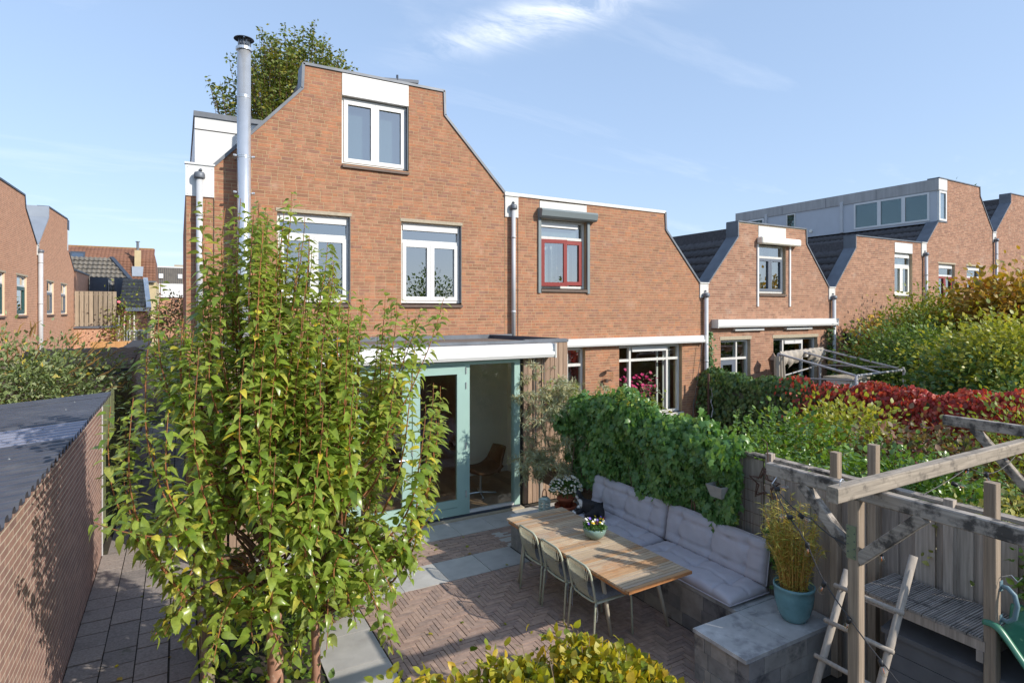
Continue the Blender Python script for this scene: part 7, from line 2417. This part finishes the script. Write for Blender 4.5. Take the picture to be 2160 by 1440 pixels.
tree('apple_tree', 'sunlit pale apple tree in front of the autumn tree', (15.2, 5.7, 0), (15.2, 5.6, 2.2), (1.5, 1.3, 1.0), 9000, (.07, .12), T_OVAL, 'lf_gold', 64, .11, 140)
tree('dark_tree', 'dark ivy clad tree low behind the scarlet creeper', (14.4, 5.4, 0), (14.5, 5.4, 1.2), (1.4, 1.5, 1.0), 7000, (.09, .15), T_IVY, 'lf_ivy_dark', 65, .12, 130)
shrub('hedge_mass', 'dense green hedge under the trees beside the gazebo', 'hedge', (18.2, 9.0, 1.2), (1.6, 1.2, 1.2), 6000, (.10, .16), T_IVY, 'lf_ivy_dark', seed=66, clumps=120, clump_r=.3, shell=.3)
shrub('back_bush', 'deep green bush at the far edge behind the creeper', 'bush', (15.8, 6.6, 1.0), (1.6, 1.5, 1.0), 5000, (.10, .16), T_SMALL, 'lf_green', seed=67, clumps=100, clump_r=.3)
fg = thing('fig_sapling', 'thin sapling with big yellow fingered leaves before the dark awning', 'tree', (18.5, 10.4, 0))
k = MB(); P, D, S = [], [], []
rg2 = random.Random(5)
for i in range(9):
    tip = Vector((18.5 + rg2.gauss(0, .45), 10.4 + rg2.gauss(0, .25), rg2.uniform(2.5, 3.5)))
    k.tube([(18.5, 10.4, 0), Vector((18.5, 10.4, 0)).lerp(tip, .5) + Vector((0, 0, .3)), tip], [.03, .018, .006], 6)
    for j in range(16):
        c_ = tip + Vector((rg2.gauss(0, .25), rg2.gauss(0, .2), rg2.uniform(-1.0, .2)))
        a0 = rg2.uniform(0, 6.28)
        for q in range(5):
            a = a0 + (q - 2) * .6
            P.append(c_); D.append((math.cos(a), -abs(math.sin(a)) * .6, -.35)); S.append(rg2.uniform(.14, .23))
k.build('trunk', 'greytwig', fg)
leaves('foliage', P, D, np.array([[0, -.5, 1]] * len(P)) + rdir(len(P)) * .25, S, [tmpl_leaf((.14, .2, .12), .03, .3)], 'lf_fig', fg)
# creeper along the downpipes
for (x, lab) in ((12.25, 'ivy strip climbing beside the near zinc downpipe'), (17.5, 'withered creeper strip beside the second zinc downpipe')):
    t = thing('ivy', lab, 'ivy', (x, GY - .05, 0))
    n = 420
    leaves('foliage', np.stack([x + nrng.normal(0, .07, n), GY - .04 - nrng.uniform(0, .1, n), nrng.uniform(.2, 2.9, n)], 1), rdir(n) + np.array([0, -.2, -.8]), np.array([0, -1, .3]) + rdir(n) * .4, nrng.uniform(.05, .10, n), T_IVY, 'lf_ivy_dark', t)

# --- tree rising behind the first house
pt = thing('tall_tree', 'tall upright tree rising behind the gable and flue pipe', 'tree', (4.9, 33, PZ))
rg2 = random.Random(77)
k = MB(); P, D, S = [], [], []
MB().tube([(4.9, 33, PZ), (4.95, 33, 7), (4.9, 33, 14.5)], [.4, .3, .08], 10).build('trunk', 'bark', pt)
for i in range(230):
    a, q = rg2.uniform(0, 6.28), math.sqrt(rg2.random())
    x, y = 5.4 + 4.3 * q * math.cos(a), 33 + 3.3 * q * math.sin(a)
    zt = 18.9 - 4.0 * q ** 1.7 - rg2.uniform(0, 1.6) + (.5 if x > 6 else 0)
    zs = zt - rg2.uniform(2.4, 5.0)
    b0 = Vector((4.9 + (x - 4.9) * .5, 33 + (y - 33) * .5, zs)); tip = Vector((x, y, zt))
    k.tube([b0, b0.lerp(tip, .5) + Vector(((x - 4.9) * .12, 0, 0)), tip], [.03, .018, .006], 5)
    for j in range(95):
        u = rg2.uniform(.05, 1)
        c_ = b0.lerp(tip, u) + Vector((rg2.gauss(0, .3), rg2.gauss(0, .3), rg2.gauss(0, .16))) * (1.15 - .8 * u)
        P.append(c_); D.append((rg2.gauss(0, 1), rg2.gauss(0, 1), rg2.gauss(.1, .6))); S.append(rg2.uniform(.15, .25))
k.build('branch', 'bark', pt)
leaves('foliage', P, D, rdir(len(P)) + UP * .6, S, T_SMALL, 'lf_poplar', pt)
tree('far_tree', 'dark treetop behind the farthest gable', (40, 19, 0), (40, 19, 7.6), (2.6, 2.6, 2.4), 3800, (.22, .34), T_SMALL, 'lf_green', 71, .2, 90)
# roses and greens left of the alley
ro_ = thing('climbing_rose', 'straggling climbing rose on a white trellis by the plank screen', 'rose', (-2.7, 37.5, 0))
n = 700
P = np.array([-2.55, 37.3, 2.7]) + nrng.normal(0, 1, (n, 3)) * np.array([.45, .3, .85])
leaves('foliage', P, rdir(n), rdir(n) + UP, nrng.uniform(.10, .18, n), T_SMALL, 'lf_lime', ro_)
MB().tube([(-2.7, 37.5, 0), (-2.65, 37.4, 2), (-2.5, 37.3, 4.0)], .03, 6).build('stem', 'bark', ro_)
blossoms('flower', ro_, [(-2.45, 36.9, 3.35), (-2.5, 36.9, 2.7), (-2.75, 36.9, 3.9)], .1, 'pink')
tz = thing('white_trellis', 'white garden trellis under the climbing rose', 'trellis', (-2.6, 37.8, 0))
for x in (-2.85, -2.6, -2.35, -2.15):
    MB().box(x, x + .06, 37.8, 37.85, 0, 3.2).build('slat', 'white_dirty', tz)
shrub('rusty_shrub', 'rusty green shrub below the distant ribbed roof', 'shrub', (-.3, 46, 3.0), (1.3, 1.2, 1.1), 1500, (.16, .26), T_SMALL, 'lf_pinkish', seed=81, clumps=50, clump_r=.35)
shrub('green_shrub', 'green bush where the alley ends beside the far shed', 'shrub', (-.25, 27, 1.2), (.6, 1.2, 1.0), 1500, (.09, .15), T_SMALL, 'lf_green', seed=82, clumps=50, clump_r=.25)

# ------------------------------------------------------------------ what stands behind the camera and shows in the panes
for i, (x, y, h_) in enumerate(((-9, -36, 6.2), (4, -46, 7.0), (13, -40, 6.6), (26, -44, 7.4))):
    tree('garden_tree', ('bare topped tree mirrored in the left window', 'round tree mirrored in the middle window', 'leafy tree mirrored in the right window', 'tall tree mirrored beyond the right window')[i], (x, y, 0), (x, y, h_ * .62), (3.2, 3.0, h_ * .4), 1500, (.3, .5), T_SMALL, 'lf_green', 90 + i, .2, 60, group='trees behind the camera')

# a few leaves fallen on the alley and the pavers
n = 46
P = np.stack([np.concatenate([nrng.uniform(-.95, .1, 22), nrng.uniform(1.9, 4.2, 24)]), np.concatenate([nrng.uniform(5, 12, 22), nrng.uniform(4, 8.6, 24)]), np.concatenate([np.full(22, PZ + .012), np.full(24, .012)])], 1)
fl_ = leaves('fallen_leaf', P, rdir(n) * np.array([1, 1, .1]), UP + rdir(n) * .15, nrng.uniform(.04, .075, n), T_OVAL, 'lf_hedge', None)
